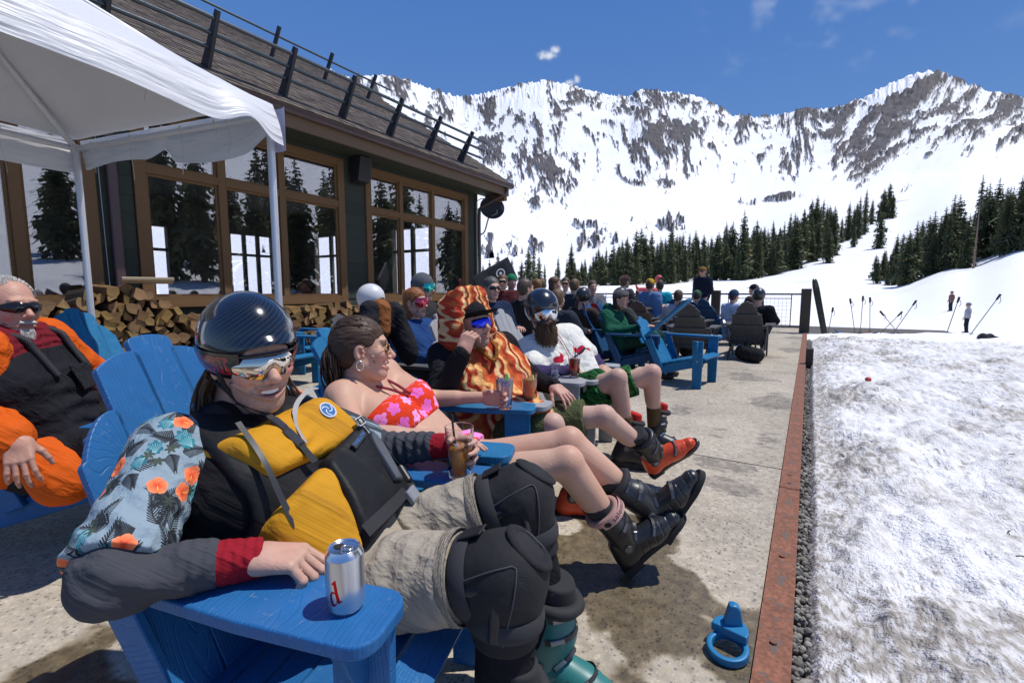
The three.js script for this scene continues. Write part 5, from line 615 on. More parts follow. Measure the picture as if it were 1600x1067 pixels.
// ---------- the man in the yellow life vest ----------
{
  const J = fit({ head: [-1.118, .968, -.618], neck: [-1.234, .816, -.619], shR: [-1.162, .773, -.457], shL: [-1.275, .775, -.79], elR: [-.985, .632, -.282], wrR: [-.866, .617, -.462], elL: [-1.15, .625, -1.0], wrL: [-.93, .645, -1.10], pel: [-.931, .444, -.762], hipR: [-.872, .436, -.694], hipL: [-.954, .433, -.852], knR: [-.505, .535, -.79], knL: [-.625, .575, -1.05], anR: [-.50, .2, -.765], anL: [-.554, .2, -1.07] });
  const P = openPerson('smiling man in black helmet, yellow life vest and beige shorts in the nearest chair', J), { u, r, f } = frameOf(J), T = (a, b, c) => J.pel.clone().addScaledVector(r, a).addScaledVector(u, b).addScaledVector(f, c);
  const hf = V(.953, -.06, .12), hu = V(-.14, 1, .06), Mh = headM(J.head, hf, hu, 1.0); const body = merge([bodyGeo(J, { skin: sk1, cell: .012 }), headGeo(J.head, hf, hu, { skin: sk1, smile: 1, open: 1, stubble: .3, cell: .0032, scale: 1.0 }),
    handGeo(J.wrR, dirV(J.elR, J.wrR).add(V(.45, .0, .12)), V(.12, -1, -.1), 1, { skin: [.54, .33, .245], curls: [[.6, 1.1, .7], [.7, 1.15, .7], [.75, 1.2, .7], [.8, 1.2, .7]], cell: .003, s: 1.03 }), handGeo(J.wrL, V(.97, 0, -.12), V(.14, 0, .97), -1, { skin: [.54, .33, .245], curl: [.55, .75, .5], spread: .08, thumb: [.55, .75, .6], cell: .003 })]);
  part(P, 'body', body, mSkin);
  const teeth = merge([0, .002].map(o => sheet((a, b) => { const z = (a - .5) * .04; return V(.0875 - z * z * 15 - o, -.0705 + z * z * 8 + (b - .5) * .009, z); }, 14, 3))).applyMatrix4(Mh); part(P, 'teeth', teeth, mat([.75, .72, .66], .3));
  // helmet
  const hm = part(P, 'helmet', helmetShell(Mh, { brim: .016, front: .044, side: .018, back: -.02, r: [.122, .114, .102] }), mat([1, 1, 1], .16, { map: carbon, clearcoat: 1, clearcoatRoughness: .05, side: THREE.DoubleSide })); { const band = helmetShell(Mh, { front: .047, side: -.03, back: -.055, r: [.1205, .1125, .1005], t: .012 }); part(hm, 'inner_shell', band, mat([.012, .012, .014], .45, { side: THREE.DoubleSide }));
    for (const s of [1, -1]) { const g = sheet((a, b) => { const th = s * mix(.62, 1.95, a), y = mix(-.028, .036, b) - .01 * Math.cos(th); const cy = (y - .04) / .115, q = Math.sqrt(Math.max(.02, 1 - cy * cy)); return V(-.012 + .126 * q * Math.cos(th), y, .1065 * q * Math.sin(th)); }, 30, 8); if (s > 0) { const U = g.attributes.uv; for (let i = 0; i < U.count; i++) U.setX(i, .53 - U.getX(i) * .5); } else { const U = g.attributes.uv; for (let i = 0; i < U.count; i++) U.setX(i, U.getX(i) * .5 + .03); } part(hm, 'side_panel', g.applyMatrix4(Mh), mat([1, 1, 1], .3, { map: texBand, clearcoat: .7, side: THREE.DoubleSide }), 'glossy side panel with red outlined letters'); }
    const sv = (pts, rr = .0055) => { const g = pipe(pts.map(p => V(...p)), rr, 22, 6); g.applyMatrix4(Mh); return g; }; part(hm, 'chin_strap', merge([1, -1].flatMap(s => [sv([[.03, .0, .083 * s], [.028, -.03, .080 * s], [.022, -.065, .067 * s], [.026, -.1, .045 * s], [.04, -.127, .018 * s], [.045, -.131, 0]]), sv([[-.05, -.03, .082 * s], [-.025, -.045, .079 * s], [.02, -.07, .066 * s]], .0045)])), mat([.012, .012, .013], .75)); }
  const gl = part(P, 'sunglasses', shield(Mh, { y0: -.034, y1: .022, r: .094, a: 1.0, cx: .018, notch: .014, rz: .86 }), mat([.74, .66, .56], .035, { metalness: 1, side: THREE.DoubleSide, iridescence: .6, iridescenceIOR: 1.8 })); part(gl, 'frame', merge([pipe(Array.from({ length: 9 }, (_, i) => { const th = (i / 8 - .5) * 2.05; return V(.018 + .096 * Math.cos(th), .023 - .006 * Math.abs(i / 8 - .5), .083 * Math.sin(th)); }), .0035, 30, 6), ...[1, -1].map(s => pipe([V(.068, .012, .072 * s), V(.03, .012, .084 * s), V(-.01, .006, .084 * s)], .004, 10, 6))]).applyMatrix4(Mh), mat([.02, .02, .022], .35));
  { const R = rng(14), cs = []; for (let i = 0; i < 330; i++) { const s = R() < .72 ? 1 : -1, a = R(), st = [-.02 - a * .085, -.02 - R() * .03, s * (.086 - a * .04) + (R() - .5) * .02], L = .16 + R() * .12; const p = [V(...st)]; for (let k = 1; k <= 5; k++) { const t = k / 5; p.push(V(st[0] - .035 * t - .02 * Math.sin(t * 5 + R()), st[1] - L * t, st[2] + s * (.075 * t * (.4 + .6 * ((i * 7) % 10) / 10)) + .013 * Math.sin(t * 7 + i) * t)); } const k = .6 + R() * .8; cs.push({ p: p.map(q => q.applyMatrix4(Mh)), c: [.085 * k, .05 * k, .03 * k], r: .0018 + R() * .0016 }); } part(P, 'hair', strands(cs, .003, 12), mHair); }
  // shirt, undershirt sleeves, cuffs
  const aR = dirV(J.shR, J.elR), cam = V(0, 1.12, 0), mid = lerp(J.shR, J.elR, .5), e1 = cam.clone().sub(mid), e1p = e1.addScaledVector(aR, -e1.dot(aR)).normalize(), e2 = aR.clone().cross(V(.4, .2, .9).addScaledVector(aR, -V(.4, .2, .9).dot(aR)).normalize()).normalize(), e0 = e2.clone().cross(aR);
  const uvArm = (o, sc) => (x, y, z) => { const p = V(x, y, z).sub(o), t = p.dot(aR); return [Math.atan2(p.dot(e2), p.dot(e0)) * .088 * sc, t * sc]; };
  const shCaps = [cap(J.shR.clone().addScaledVector(u, .005), lerp(J.shR, J.elR, 1), .07, .082, .05), cap(T(.11, .33, -.02), J.shR, .10, .07, .05)];
  part(P, 'shirt', merge([garment(shCaps, [[lerp(J.shR, J.elR, .94), aR]], { amp: .007, fr: 16, cell: .006, uv: uvArm(J.shR, 3.5), folds: [[lerp(J.shR, J.elR, .75), aR.clone().add(e2.clone().multiplyScalar(.6)), .05, .006, .1], [lerp(J.shR, J.elR, .3), e2, .06, .004, .08]] }), garment([cap(J.shL, lerp(J.shL, J.elL, .9), .074, .078, .05), cap(T(0, .15, -.03), T(0, .42, -.02), .13, .12, .05)], [], { amp: .006, cell: .01, uv: uvArm(J.shL, 2.7) })]), mat([1, 1, 1], .85, { map: texHawaii, bumpMap: scaled(crease, .7), bumpScale: .008, sheen: .1 }));
  part(P, 'rash_guard', garment(bones(J, 1).slice(0, 8), [], { inf: .008, amp: .003, cell: .011 }), cloth([.012, .012, .014], .92));
  const mGr = cloth([.062, .064, .074], .92), mRed = cloth([.28, .012, .022], .9), foreR = dirV(J.elR, J.wrR), foreL = dirV(J.elL, J.wrL);
  part(P, 'sleeve', garment([cap(lerp(J.shR, J.elR, .72), J.elR, .06, .056, .04), cap(J.elR, lerp(J.elR, J.wrR, .9), .056, .042, .035)], [[lerp(J.elR, J.wrR, .74), foreR]], { amp: .006, fr: 22, cell: .006, folds: [[lerp(J.elR, J.wrR, .2), foreR.clone().add(V(0, .9, .3)), .05, .0045, .1], [lerp(J.elR, J.wrR, .62), foreR, .022, .003, .05]] }), mGr, 'grey sleeve resting on the near armrest');
  part(P, 'cuff', garment([cap(lerp(J.elR, J.wrR, .68), lerp(J.elR, J.wrR, 1.06), .041, .037, .02)], [[lerp(J.elR, J.wrR, 1.07), foreR]], { amp: .003, fr: 40, cell: .005, folds: [[J.wrR, foreR, .018, .002, .06]] }), mRed);
  part(P, 'sleeve', garment([cap(J.shL, J.elL, .062, .06, .04), cap(J.elL, J.wrL, .056, .042, .035)], [[lerp(J.elL, J.wrL, .85), foreL]], { amp: .006, fr: 22, cell: .007, folds: [[lerp(J.elL, J.wrL, .5), foreL, .03, .005, .1]] }), mGr); part(P, 'cuff', garment([cap(lerp(J.elL, J.wrL, .75), lerp(J.elL, J.wrL, 1.1), .04, .038, .02)], [[lerp(J.elL, J.wrL, 1.12), foreL]], { amp: .004, fr: 30, cell: .006 }), mRed);
  part(P, 'collar', garment([cap(T(.085, .475, .045), T(-.085, .475, .05), .038, .038, .04), cap(T(.09, .475, .03), T(.0, .505, -.06), .036, .036, .04), cap(T(-.09, .475, .03), T(.0, .505, -.06), .036, .036, .04)], [], { amp: .008, fr: 26, cell: .007, cut: (x, y, z) => capD(cap(T(0, .42, .02), T(0, .62, .04), .062, .066), x, y, z) }), cloth([.022, .02, .026], .9));
  // life vest
  const core = [cap(T(.07, .10, .0), T(.085, .36, .0), .126, .122, .06), cap(T(-.07, .10, 0), T(-.085, .36, 0), .126, .122, .06)], straps = [cap(T(.10, .36, .05), T(.105, .495, -.01), .055, .046, .05), cap(T(-.10, .36, .05), T(-.105, .495, -.01), .055, .046, .05)];
  core.push(...bones(J, 1).slice(0, 6).map(c => { const q = c.slice(); q[7] += .024; return q; })); const Ff = capsF([...core, ...straps]), pl = (a, b, c, n) => [T(a, b, c), r.clone().multiplyScalar(n[0]).addScaledVector(u, n[1]).addScaledVector(f, n[2]).normalize()];
  const mBk = mat([.012, .0122, .0135], .55, { specularIntensity: .4, bumpMap: scaled(crease, 2), bumpScale: .004 }), mYel = cloth([1, 1, 1], .75, { map: scaled(dataTex(512, 512, (i, j, o) => { const a = tnoise(i, j, 512, 4, 5, 5), b = tnoise(i, j, 512, 12, 15, 4), s = sstep(.5, .75, a) * .5 + sstep(.58, .8, b) * .35; o[0] = .77 - .3 * s; o[1] = .55 - .24 * s; o[2] = .14 + .02 * s; }, true), 2.4), bumpScale: .006 }), mWeb = mat([.018, .018, .02], .75);
  const vest = part(P, 'life_vest', garment([...core, ...straps], [pl(0, .03, 0, [0, -1, 0]), pl(0, .525, 0, [0, 1, 0])], { amp: .003, fr: 9, cell: .007, k: .02, cut: (x, y, z) => Math.min(capD(cap(T(.29, .30, .02), T(.26, .46, .02), .10, .085), x, y, z), capD(cap(T(-.29, .30, .02), T(-.26, .46, .02), .10, .085), x, y, z)) }), mBk);
  const panel = (name, clips, o, m, l) => part(vest, name, garment([...core, ...straps].map(c => { const q = c.slice(); q[7] += o.out; return q; }), clips, { amp: o.amp ?? .004, fr: 12, cell: .006, k: o.k ?? .03, folds: o.folds }), m, l);
  panel('front_panel', [pl(0, .255, 0, [.12, -1, 0]), pl(0, .455, 0, [0, 1, .45]), pl(.185, .3, 0, [1, -.1, 0]), pl(-.16, .3, 0, [-1, 0, 0]), pl(0, .3, .025, [0, 0, -1])], { out: .026, folds: [[T(.05, .3, .17), u, .04, .004, .06]] }, mYel, 'mustard yellow upper chest panel'); panel('front_panel', [pl(0, .245, 0, [.12, 1, 0]), pl(0, .02, 0, [0, -1, 0]), pl(.23, .2, 0, [1, .12, 0]), pl(.045, .25, 0, [-1, -.4, 0]), pl(0, .2, -.01, [0, 0, -1])], { out: .032, amp: .006, folds: [[T(.06, .2, .17), r.clone().add(u), .06, .005, .07]] }, mYel, 'mustard yellow lower panel with smudges');
  panel('pocket', [pl(0, .25, 0, [.12, 1, 0]), pl(0, .03, 0, [0, -1, 0]), pl(.05, .25, 0, [1, .4, 0]), pl(-.16, .2, 0, [-1, 0, 0]), pl(0, .2, .07, [0, 0, -1])], { out: .036, k: .02, amp: .006 }, mBk);
  const Fv = (x, y, z) => Ff(x, y, z) - .026, Fp = (x, y, z) => Ff(x, y, z) - .038, on = (a, b, F = Fv) => march(F, T(a, b, .42), f.clone().negate()), place = (g, h, tang) => { const n = h.n, x = tang.clone().addScaledVector(n, -tang.dot(n)).normalize(), y = n.clone().cross(x); return basis(g, h.p, x, y, n); };
  const band = (pts, w, F, th = .003) => { const hs = pts.map(([a, b]) => on(a, b, F)); const curve = new THREE.CatmullRomCurve3(hs.map(h => h.p.clone().addScaledVector(h.n, th * .5))); const N = 24; return sheet((a, b) => { const p = curve.getPoint(a), tg = curve.getTangent(a), h = hs[Math.min(hs.length - 1, Math.round(a * (hs.length - 1)))], s = h.n.clone().cross(tg).normalize(); return p.addScaledVector(s, (b - .5) * w).addScaledVector(h.n, .0015); }, N, 2); };
  part(vest, 'piping', band([[.065, .30], [.03, .355], [-.03, .40], [-.10, .42], [-.15, .42]], .012, Fv), mat([.33, .32, .31], .6, { side: THREE.DoubleSide }));
  const logo = canvasTex(256, 256, (c, W) => { c.fillStyle = '#d8dde0'; c.fillRect(0, 0, W, W); c.fillStyle = '#2d5f96'; c.beginPath(); c.arc(128, 128, 118, 0, 7); c.fill(); c.strokeStyle = '#c8d4de'; c.lineWidth = 15; for (let k = 0; k < 3; k++) { c.save(); c.translate(128, 128); c.rotate(k * 2.094); c.beginPath(); c.moveTo(8, 20); c.bezierCurveTo(60, 30, 84, -20, 58, -76); c.stroke(); c.restore(); } c.lineWidth = 7; c.beginPath(); c.arc(128, 128, 112, 0, 7); c.stroke(); }); { const d = new THREE.CylinderGeometry(.024, .024, .004, 32); d.rotateX(Math.PI / 2); part(vest, 'round_emblem', place(d, on(-.085, .345), r), mat([1, 1, 1], .5, { map: logo })); }
  const plate = (w, h, th, m, nm, a, b, tang, F = Fv, l) => part(vest, nm, place(cbox(w, h, th, Math.min(.004, th / 2.5)), on(a, b, F), tang), m, l);
  const txt = (s, bg, fg, W = 256, H = 96, st) => canvasTex(W, H, c => { c.fillStyle = bg; c.fillRect(0, 0, W, H); if (st) { c.strokeStyle = fg; c.lineWidth = 8; c.strokeRect(8, 8, W - 16, H - 16); } c.fillStyle = fg; c.font = 'bold ' + H * .7 + 'px sans-serif'; c.textAlign = 'center'; c.fillText(s, W / 2, H * .76); });
  const lettered = (s, w, h, a, b, bg, fg, tang, F, st) => { const g = new THREE.PlaneGeometry(w, h), hh = on(a, b, F); hh.p.addScaledVector(hh.n, .008); part(vest, 'lettering', place(g, hh, tang), mat([1, 1, 1], .6, { map: txt(s, bg, fg, 256, 96, st) })); };
  const mBuck = mat([.03, .031, .034], .35); plate(.05, .03, .012, mBuck, 'buckle', .085, .325, u); plate(.035, .022, .014, mBuck, 'buckle', .085, .37, u); part(vest, 'strap', band([[.09, .25], [.086, .3], [.084, .36], [.085, .42], [.09, .47]], .024, Fv), mWeb); lettered('ASTRAL', .07, .02, -.075, .232, '#111214', '#2c63a0', r.clone().negate().addScaledVector(u, .2).negate(), Fp); lettered('NF', .04, .026, -.13, .27, '#141416', '#d8d8d4', r, Fp, true);
  { const kn = new THREE.Shape(); kn.moveTo(-.07, -.012); kn.lineTo(.03, -.018); kn.quadraticCurveTo(.075, -.016, .085, 0); kn.quadraticCurveTo(.075, .016, .03, .018); kn.lineTo(-.07, .012); kn.closePath(); part(vest, 'knife', place(board(kn, .016, .004, 2), on(-.115, .15, Fp), u.clone().addScaledVector(r, -.5)), mat([.12, .125, .135], .3, { metalness: .5 })); plate(.05, .03, .016, mBuck, 'buckle', -.15, .08, u.clone().addScaledVector(r, -.5), Fp); }
  part(vest, 'zip', band([[-.16, .05], [-.165, .12], [-.16, .2], [-.14, .25]], .01, Fp), mat([.05, .05, .055], .4, { metalness: .5, side: THREE.DoubleSide })); part(vest, 'zip', band([[.21, .12], [.2, .22], [.185, .32], [.15, .42]], .012, Fv), mat([.04, .04, .042], .5, { metalness: .3, side: THREE.DoubleSide })); part(vest, 'strap', band([[.13, .06], [.05, .055], [-.05, .05], [-.16, .05]], .03, Fp), mWeb);
  plate(.05, .034, .018, mat([.25, .26, .28], .35), 'waist_buckle', -.1, .03, r, Fp);
  // shorts, leg sleeves and knee braces
  const mKh = cloth([.36, .315, .25], .9), mBrace = mat([.009, .009, .011], .8, { bumpMap: scaled(weave, 12), bumpScale: .001 }), mLeg = cloth([.012, .012, .015], .9);
  const shCs = [cap(J.hipR, J.hipL, .112, .112, .06), cap(T(.04, .05, .0), T(-.04, .05, 0), .115, .115, .06)]; for (const s of ['R', 'L']) shCs.push(cap(J['hip' + s], lerp(J['hip' + s], J['kn' + s], .95), .108, .094, .05)); const thR = dirV(J.hipR, J.knR), thL = dirV(J.hipL, J.knL);
  part(P, 'shorts', merge([garment([shCs[0], shCs[1], shCs[2]], [[lerp(J.hipR, J.knR, .74), thR]], { amp: .009, fr: 12, cell: .0075, folds: [[lerp(J.hipR, J.knR, .2), thR.clone().add(V(0, .4, .3)), .06, .009, .12], [lerp(J.hipR, J.knR, .65), thR, .035, .004, .08]] }), garment([cap(J.hipL, lerp(J.hipL, J.knL, .95), .106, .093, .05)], [[lerp(J.hipL, J.knL, .74), thL]], { amp: .008, fr: 12, cell: .009, folds: [[lerp(J.hipL, J.knL, .3), thL.clone().add(V(0, .4, 0)), .06, .008, .12]] })]), mKh);
  for (const s of ['R', 'L']) { const h = J['hip' + s], k = J['kn' + s], a = J['an' + s], sh = dirV(k, a), th = dirV(h, k), fr = th.clone().sub(sh).normalize(), lat = th.clone().cross(sh).normalize();
    part(P, 'leg_sleeve', garment([cap(lerp(k, a, .1), a, .067, .06, .04)], [], { amp: .004, cell: .009 }), mLeg);
    const bc = [cap(lerp(h, k, .66), k, .083, .076, .05), cap(k, lerp(k, a, .42), .076, .07, .05)], Fb = capsF(bc); const br = part(P, 'knee_brace', garment(bc, [[lerp(h, k, .7), th.clone().negate()], [lerp(k, a, .42), sh]], { amp: .0035, fr: 20, cell: .006, folds: [] }), mBrace);
    const kp = march(Fb, k.clone().addScaledVector(fr, .3), fr.clone().negate()); const to = new THREE.TorusGeometry(.044, .012, 8, 36); to.scale(.82, 1.1, .5); part(br, 'kneecap_ring', basis(to, kp.p.clone().addScaledVector(kp.n, -.012), lat.clone(), kp.n.clone().cross(lat).normalize(), kp.n), mBrace);
    for (const [t, ax, o, rr] of [[.80, th, lerp(h, k, .80), .088], [.1, sh, lerp(k, a, .26), .080]]) part(br, 'strap', ringOn(o, ax, rr - .003, .042, .005), mat([.028, .028, .032], .85)); const hg = cap(lerp(h, k, .82).addScaledVector(lat, .088), lerp(k, a, .2).addScaledVector(lat, .084), .014, .014);
    for (const sd of [1, -1]) { const pts = [lerp(h, k, .76), lerp(h, k, .95), lerp(k, a, .08), lerp(k, a, .3)].map(p => p.clone().addScaledVector(lat, sd * .073)); const g = pipe(pts, .014, 20, 8); part(br, 'hinge', g, mat([.03, .031, .035], .35, { metalness: .4 })); }
    for (const [o1, o2] of [[.9, .35], [-.9, .35], [.35, .9]]) { const pts = []; for (let i = 0; i <= 8; i++) { const t = i / 8, c = t < .5 ? lerp(h, k, mix(.72, 1, t * 2)) : lerp(k, a, mix(0, .4, t * 2 - 1)), dr = lat.clone().multiplyScalar(o1).addScaledVector(fr, o2 + .5 * Math.sin(t * 3.1)).normalize(); const q = march(Fb, c.clone().addScaledVector(dr, .2), dr.clone().negate()); pts.push(q.p.addScaledVector(q.n, .001)); } part(br, 'seam', pipe(pts, .0018, 30, 5), mat([.06, .06, .066], .7)); }
    const hp = march(Fb, lerp(h, k, .8).add(V(0, .3, .0)), V(0, -1, 0)); hp.p.addScaledVector(hp.n, .009); const pg = cbox(.045, .055, .005, .002); part(br, 'pad', (() => { const x = lat.clone().multiplyScalar(lat.z > 0 ? 1 : -1); x.addScaledVector(hp.n, -x.dot(hp.n)).normalize(); return basis(pg, hp.p, x, hp.n.clone().cross(x), hp.n); })(), mat([1, 1, 1], .6, { map: canvasTex(128, 128, c => { c.fillStyle = '#101012'; c.fillRect(0, 0, 128, 128); c.fillStyle = '#b79a56'; c.beginPath(); c.moveTo(20, 20); c.lineTo(112, 20); c.lineTo(104, 84); c.lineTo(64, 116); c.lineTo(22, 90); c.fill(); c.fillStyle = '#ece8de'; c.font = 'bold 50px sans-serif'; c.fillText('X2', 34, 78); }) }));
 }
  const mTealB = mat([.028, .17, .165], .42); for (const s of ['R', 'L']) part(P, 'shorts_hem', ringOn(lerp(J['hip' + s], J['kn' + s], .715), dirV(J['hip' + s], J['kn' + s]), .0965, .03, .003), mKh); for (const s of ['R', 'L']) skiBoot(P, J['an' + s].clone().add(V(0, -.045, 0)), V(-.06, 1, 0), s === 'L' ? V(.86, 0, -.1) : V(.9, 0, -.42), { shell: mTealB, side: 1, buckle: mat([.3, .31, .33], .3, { metalness: .8 }), cell: .006 });
  closePerson(P);
}
// ---------- the woman ----------
function frameBits(Mh, o) { const g = []; for (const s of [1, -1]) { const lens = new THREE.TorusGeometry(.022, .0012, 6, 28); lens.scale(1, .9, 1); lens.rotateY(Math.PI / 2); lens.rotateY(-s * .22); lens.translate(.098, -.004, s * .031); g.push(lens, pipe([V(.093, .006, s * .052), V(.07, .007, s * .073), V(.02, .006, s * .082), V(-.012, .0, s * .083)], .0013, 14, 6)); } g.push(rod(V(.1, .004, -.01), V(.1, .004, .01), .0012, 6)); return merge(g).applyMatrix4(Mh); }
function lensBits(Mh) { return merge([1, -1].map(s => { const d = new THREE.CircleGeometry(.022, 28); d.scale(1, .9, 1); d.rotateY(Math.PI / 2); d.rotateY(-s * .22); return d.translate(.098, -.004, s * .031); })).applyMatrix4(Mh); }
{
  const J = fit({ head: [-1.424, .905, -1.209], neck: [-1.51, .757, -1.245], shR: [-1.414, .745, -1.095], shL: [-1.525, .785, -1.41], elR: [-1.195, .66, -.985], wrR: [-.99, .652, -1.14], elL: [-1.478, .618, -1.66], wrL: [-1.245, .636, -1.752], pel: [-1.125, .435, -1.40], hipR: [-1.07, .43, -1.335], hipL: [-1.138, .43, -1.49], knR: [-.712, .504, -1.516], knL: [-.77, .531, -1.656], anR: [-.563, .179, -1.704], anL: [-.505, .272, -1.818] });
  const P = openPerson('woman in red floral bikini top with ponytail, laughing to the right', J), { u, r, f } = frameOf(J), T = (a, b, c) => J.pel.clone().addScaledVector(r, a).addScaledVector(u, b).addScaledVector(f, c), sk = [.56, .33, .235];
  const hf = V(.62, .04, -.64), hu = V(-.12, 1, .02), Mh = headM(J.head, hf, hu, .97); const br = [cap(T(.082, .315, .05), T(.088, .298, .075), .066, .062, .03), cap(T(-.066, .315, .05), T(-.07, .298, .075), .066, .062, .03)];
  const body = merge([bodyGeo(J, { skin: sk, fem: 1, w: .84, cell: .0095, extra: br }), headGeo(J.head, hf, hu, { skin: sk, smile: .9, open: .8, cell: .0038, scale: .97, neck: .042, brow: [.05, .03, .02], lip: [.42, .12, .12] }), handGeo(J.wrR, dirV(J.elR, J.wrR).add(V(.25, -.16, -.1)), V(.1, -1, .1), 1, { skin: sk, curl: [.12, .22, .15], spread: .1, thumb: [.5, .1, .2], s: .9 }), handGeo(J.wrL, V(.9, -.04, -.22), V(.25, 0, .95), -1, { skin: sk, curl: [.5, .7, .5], thumb: [.55, .75, .6], s: .92 })]);
  part(P, 'body', body, mSkin); part(P, 'teeth', merge([0, .002].map(o => sheet((a, b) => { const z = (a - .5) * .036; return V(.0845 - z * z * 16 - o, -.0705 + z * z * 8 + (b - .5) * .008, z); }, 12, 2))).applyMatrix4(Mh), mat([.75, .72, .66], .3));
  const Fb = capsF([...bones(J, .84, 1), ...br]); part(P, 'bikini_top', garment([...br, ...bones(J, .84, 1).slice(0, 7)], [[T(0, .36, 0), u], [T(0, .215, 0), u.clone().negate()]], { inf: .005, amp: .002, cell: .0055, k: .012, folds: [[T(0, .325, .13), r, .018, .003, .03]], uv: (x, y, z) => { const p = V(x, y, z).sub(J.pel); return [p.dot(r) * 5.2, p.dot(u) * 5.2]; } }), cloth([1, 1, 1], .75, { map: texBikini, bumpScale: .0015 }));
  const stp = (pts, w = .0055) => pipe(pts, w, 26, 6); part(P, 'halter_strap', merge([1, -1].map(s => stp([T(.008 + .012 * s, .325, .118), T(.03 * s, .395, .095), T(.05 * s, .455, .065), T(.062 * s, .5, .02), T(.04 * s, .535, -.05)]))), cloth([.55, .09, .13], .7)); part(P, 'bikini_bottom', garment([cap(J.hipR, J.hipL, .105, .105, .05), cap(lerp(J.hipR, J.knR, .05), lerp(J.hipL, J.knL, .05), .1, .1, .05)], [[T(0, .075, 0), u], [T(0, -.04, 0), f.clone().multiplyScalar(.4).addScaledVector(u, -1).normalize()]], { inf: .004, amp: .001, cell: .009 }), cloth([1, 1, 1], .75, { map: texBikini }));
  // hair swept back into a ponytail
  const hc = [[.0, .045, 0, .096, .086, .083], [-.045, .02, 0, .072, .085, .078]]; const hairF = (x, y, z) => { let d = smin(ell(x, y, z, -.018, .038, 0, .104, .094, .086), ell(x, y, z, -.05, 0, 0, .07, .085, .075), .03); d = smax(d, -(Math.hypot(x - .088, y + .055, z) - .103), .014); d = smax(d, -(ell(x, y, Math.abs(z), .0, -.015, .085, .024, .034, .03)), .01); return d + (vn(x * 30, y * 140, z * 140) - .5) * .004; }; part(P, 'hair', sdfGeo(hairF, [-.15, -.12, -.11], [.12, .15, .11], .0045, (x, y, z) => { const k = .6 + .9 * vn(x * 40, y * 260, z * 260); return [.06 * k, .034 * k, .021 * k]; }).applyMatrix4(Mh), mHair);
  { const R = rng(21), cs = []; for (let i = 0; i < 260; i++) { const a = R() * 6.28, q = Math.sqrt(R()), L = .19 + R() * .12; const st = V(-.105 + .01 * R(), .052 + Math.sin(a) * .012 * q, Math.cos(a) * .014 * q), p = [st.clone().add(V(.04, .012, 0)), st]; for (let k = 1; k <= 5; k++) { const t = k / 5; p.push(V(st.x - .022 * Math.sin(t * 2.6) + .02 * t + .045 * q * Math.sin(a) * Math.sin(t * 3), st.y - L * Math.pow(t, 1.15) + .02 * t, st.z + (.06 * q * Math.cos(a)) * Math.sin(t * 2.6) + .008 * Math.sin(t * 9 + i))); } const k = .6 + R() * .9; cs.push({ p: p.map(v => v.applyMatrix4(Mh)), c: [.055 * k, .031 * k, .02 * k], r: .002 + R() * .0018 }); } for (let i = 0; i < 170; i++) { const a = (i / 170 - .5) * 3.4, ph = R() * .9 + .15, y0 = .04 + .09 * Math.cos(ph), rr = Math.sin(ph); const s0 = V(-.018 + .106 * rr * Math.cos(a) * .9, y0, .088 * Math.sin(a) * rr + (R() - .5) * .01), e0 = V(-.105, .055, (R() - .5) * .02); const m0 = s0.clone().lerp(e0, .5); const c0 = V(-.018, .036, 0), dd = m0.clone().sub(c0); dd.set(dd.x / .106, dd.y / .096, dd.z / .088); const l = dd.length(); m0.sub(c0).multiplyScalar(1.02 / l).add(c0); const k = .6 + R(); cs.push({ p: [s0, m0, e0].map(v => v.applyMatrix4(Mh)), c: [.055 * k, .031 * k, .02 * k], r: .0016 }); } part(P, 'ponytail', strands(cs, .003, 10), mHair); const sc = new THREE.TorusGeometry(.017, .007, 8, 20); sc.rotateY(Math.PI / 2); sc.translate(-.106, .054, 0); part(P, 'hair_tie', sc.applyMatrix4(Mh), cloth([.02, .25, .55], .7)); }
  const sg = part(P, 'sunglasses', frameBits(Mh), mat([.7, .5, .25], .25, { metalness: 1 })); part(sg, 'lens', lensBits(Mh), mat([.06, .035, .03], .05, { transmission: .4, thickness: 0, side: THREE.DoubleSide }));
  for (const s of [1, -1]) { const t = new THREE.TorusGeometry(.015, .0028, 8, 26); t.scale(.8, 1.15, 1); t.translate(-.008, -.06, .086 * s); part(P, 'hoop_earring', t.applyMatrix4(Mh), mat([.72, .68, .6], .25, { metalness: .7 })); }
  for (const s of ['R', 'L']) { const k = J['kn' + s], a = J['an' + s], sh = dirV(k, a); part(P, 'sock', garment([cap(lerp(k, a, .6), a, .047, .046, .02)], [[lerp(k, a, .70), sh.clone().negate()]], { amp: .002, cell: .006, col: (x, y, z) => { const t = (V(x, y, z).sub(k)).dot(sh) / k.distanceTo(a); return t < .745 ? [.42, .38, .12] : t < .86 ? [.16, .33, .35] : [.03, .045, .075]; } }), cloth([1, 1, 1], .9, { vertexColors: true })); }
  const mBoot = mat([.018, .0185, .02], .38, { clearcoat: .25, clearcoatRoughness: .3 });
  const b1 = skiBoot(P, J.anR, dirV(J.anR, J.knR), V(.62, .55, -.35), { shell: mBoot, flex: -.22, side: 1, s: .96, cell: .0055, strap: mat([.42, .25, .22], .7) }), b2 = skiBoot(P, J.anL, dirV(J.anL, J.knL), V(.72, .62, -.25), { shell: mBoot, flex: -.28, side: 1, s: .98, cell: .0055 });
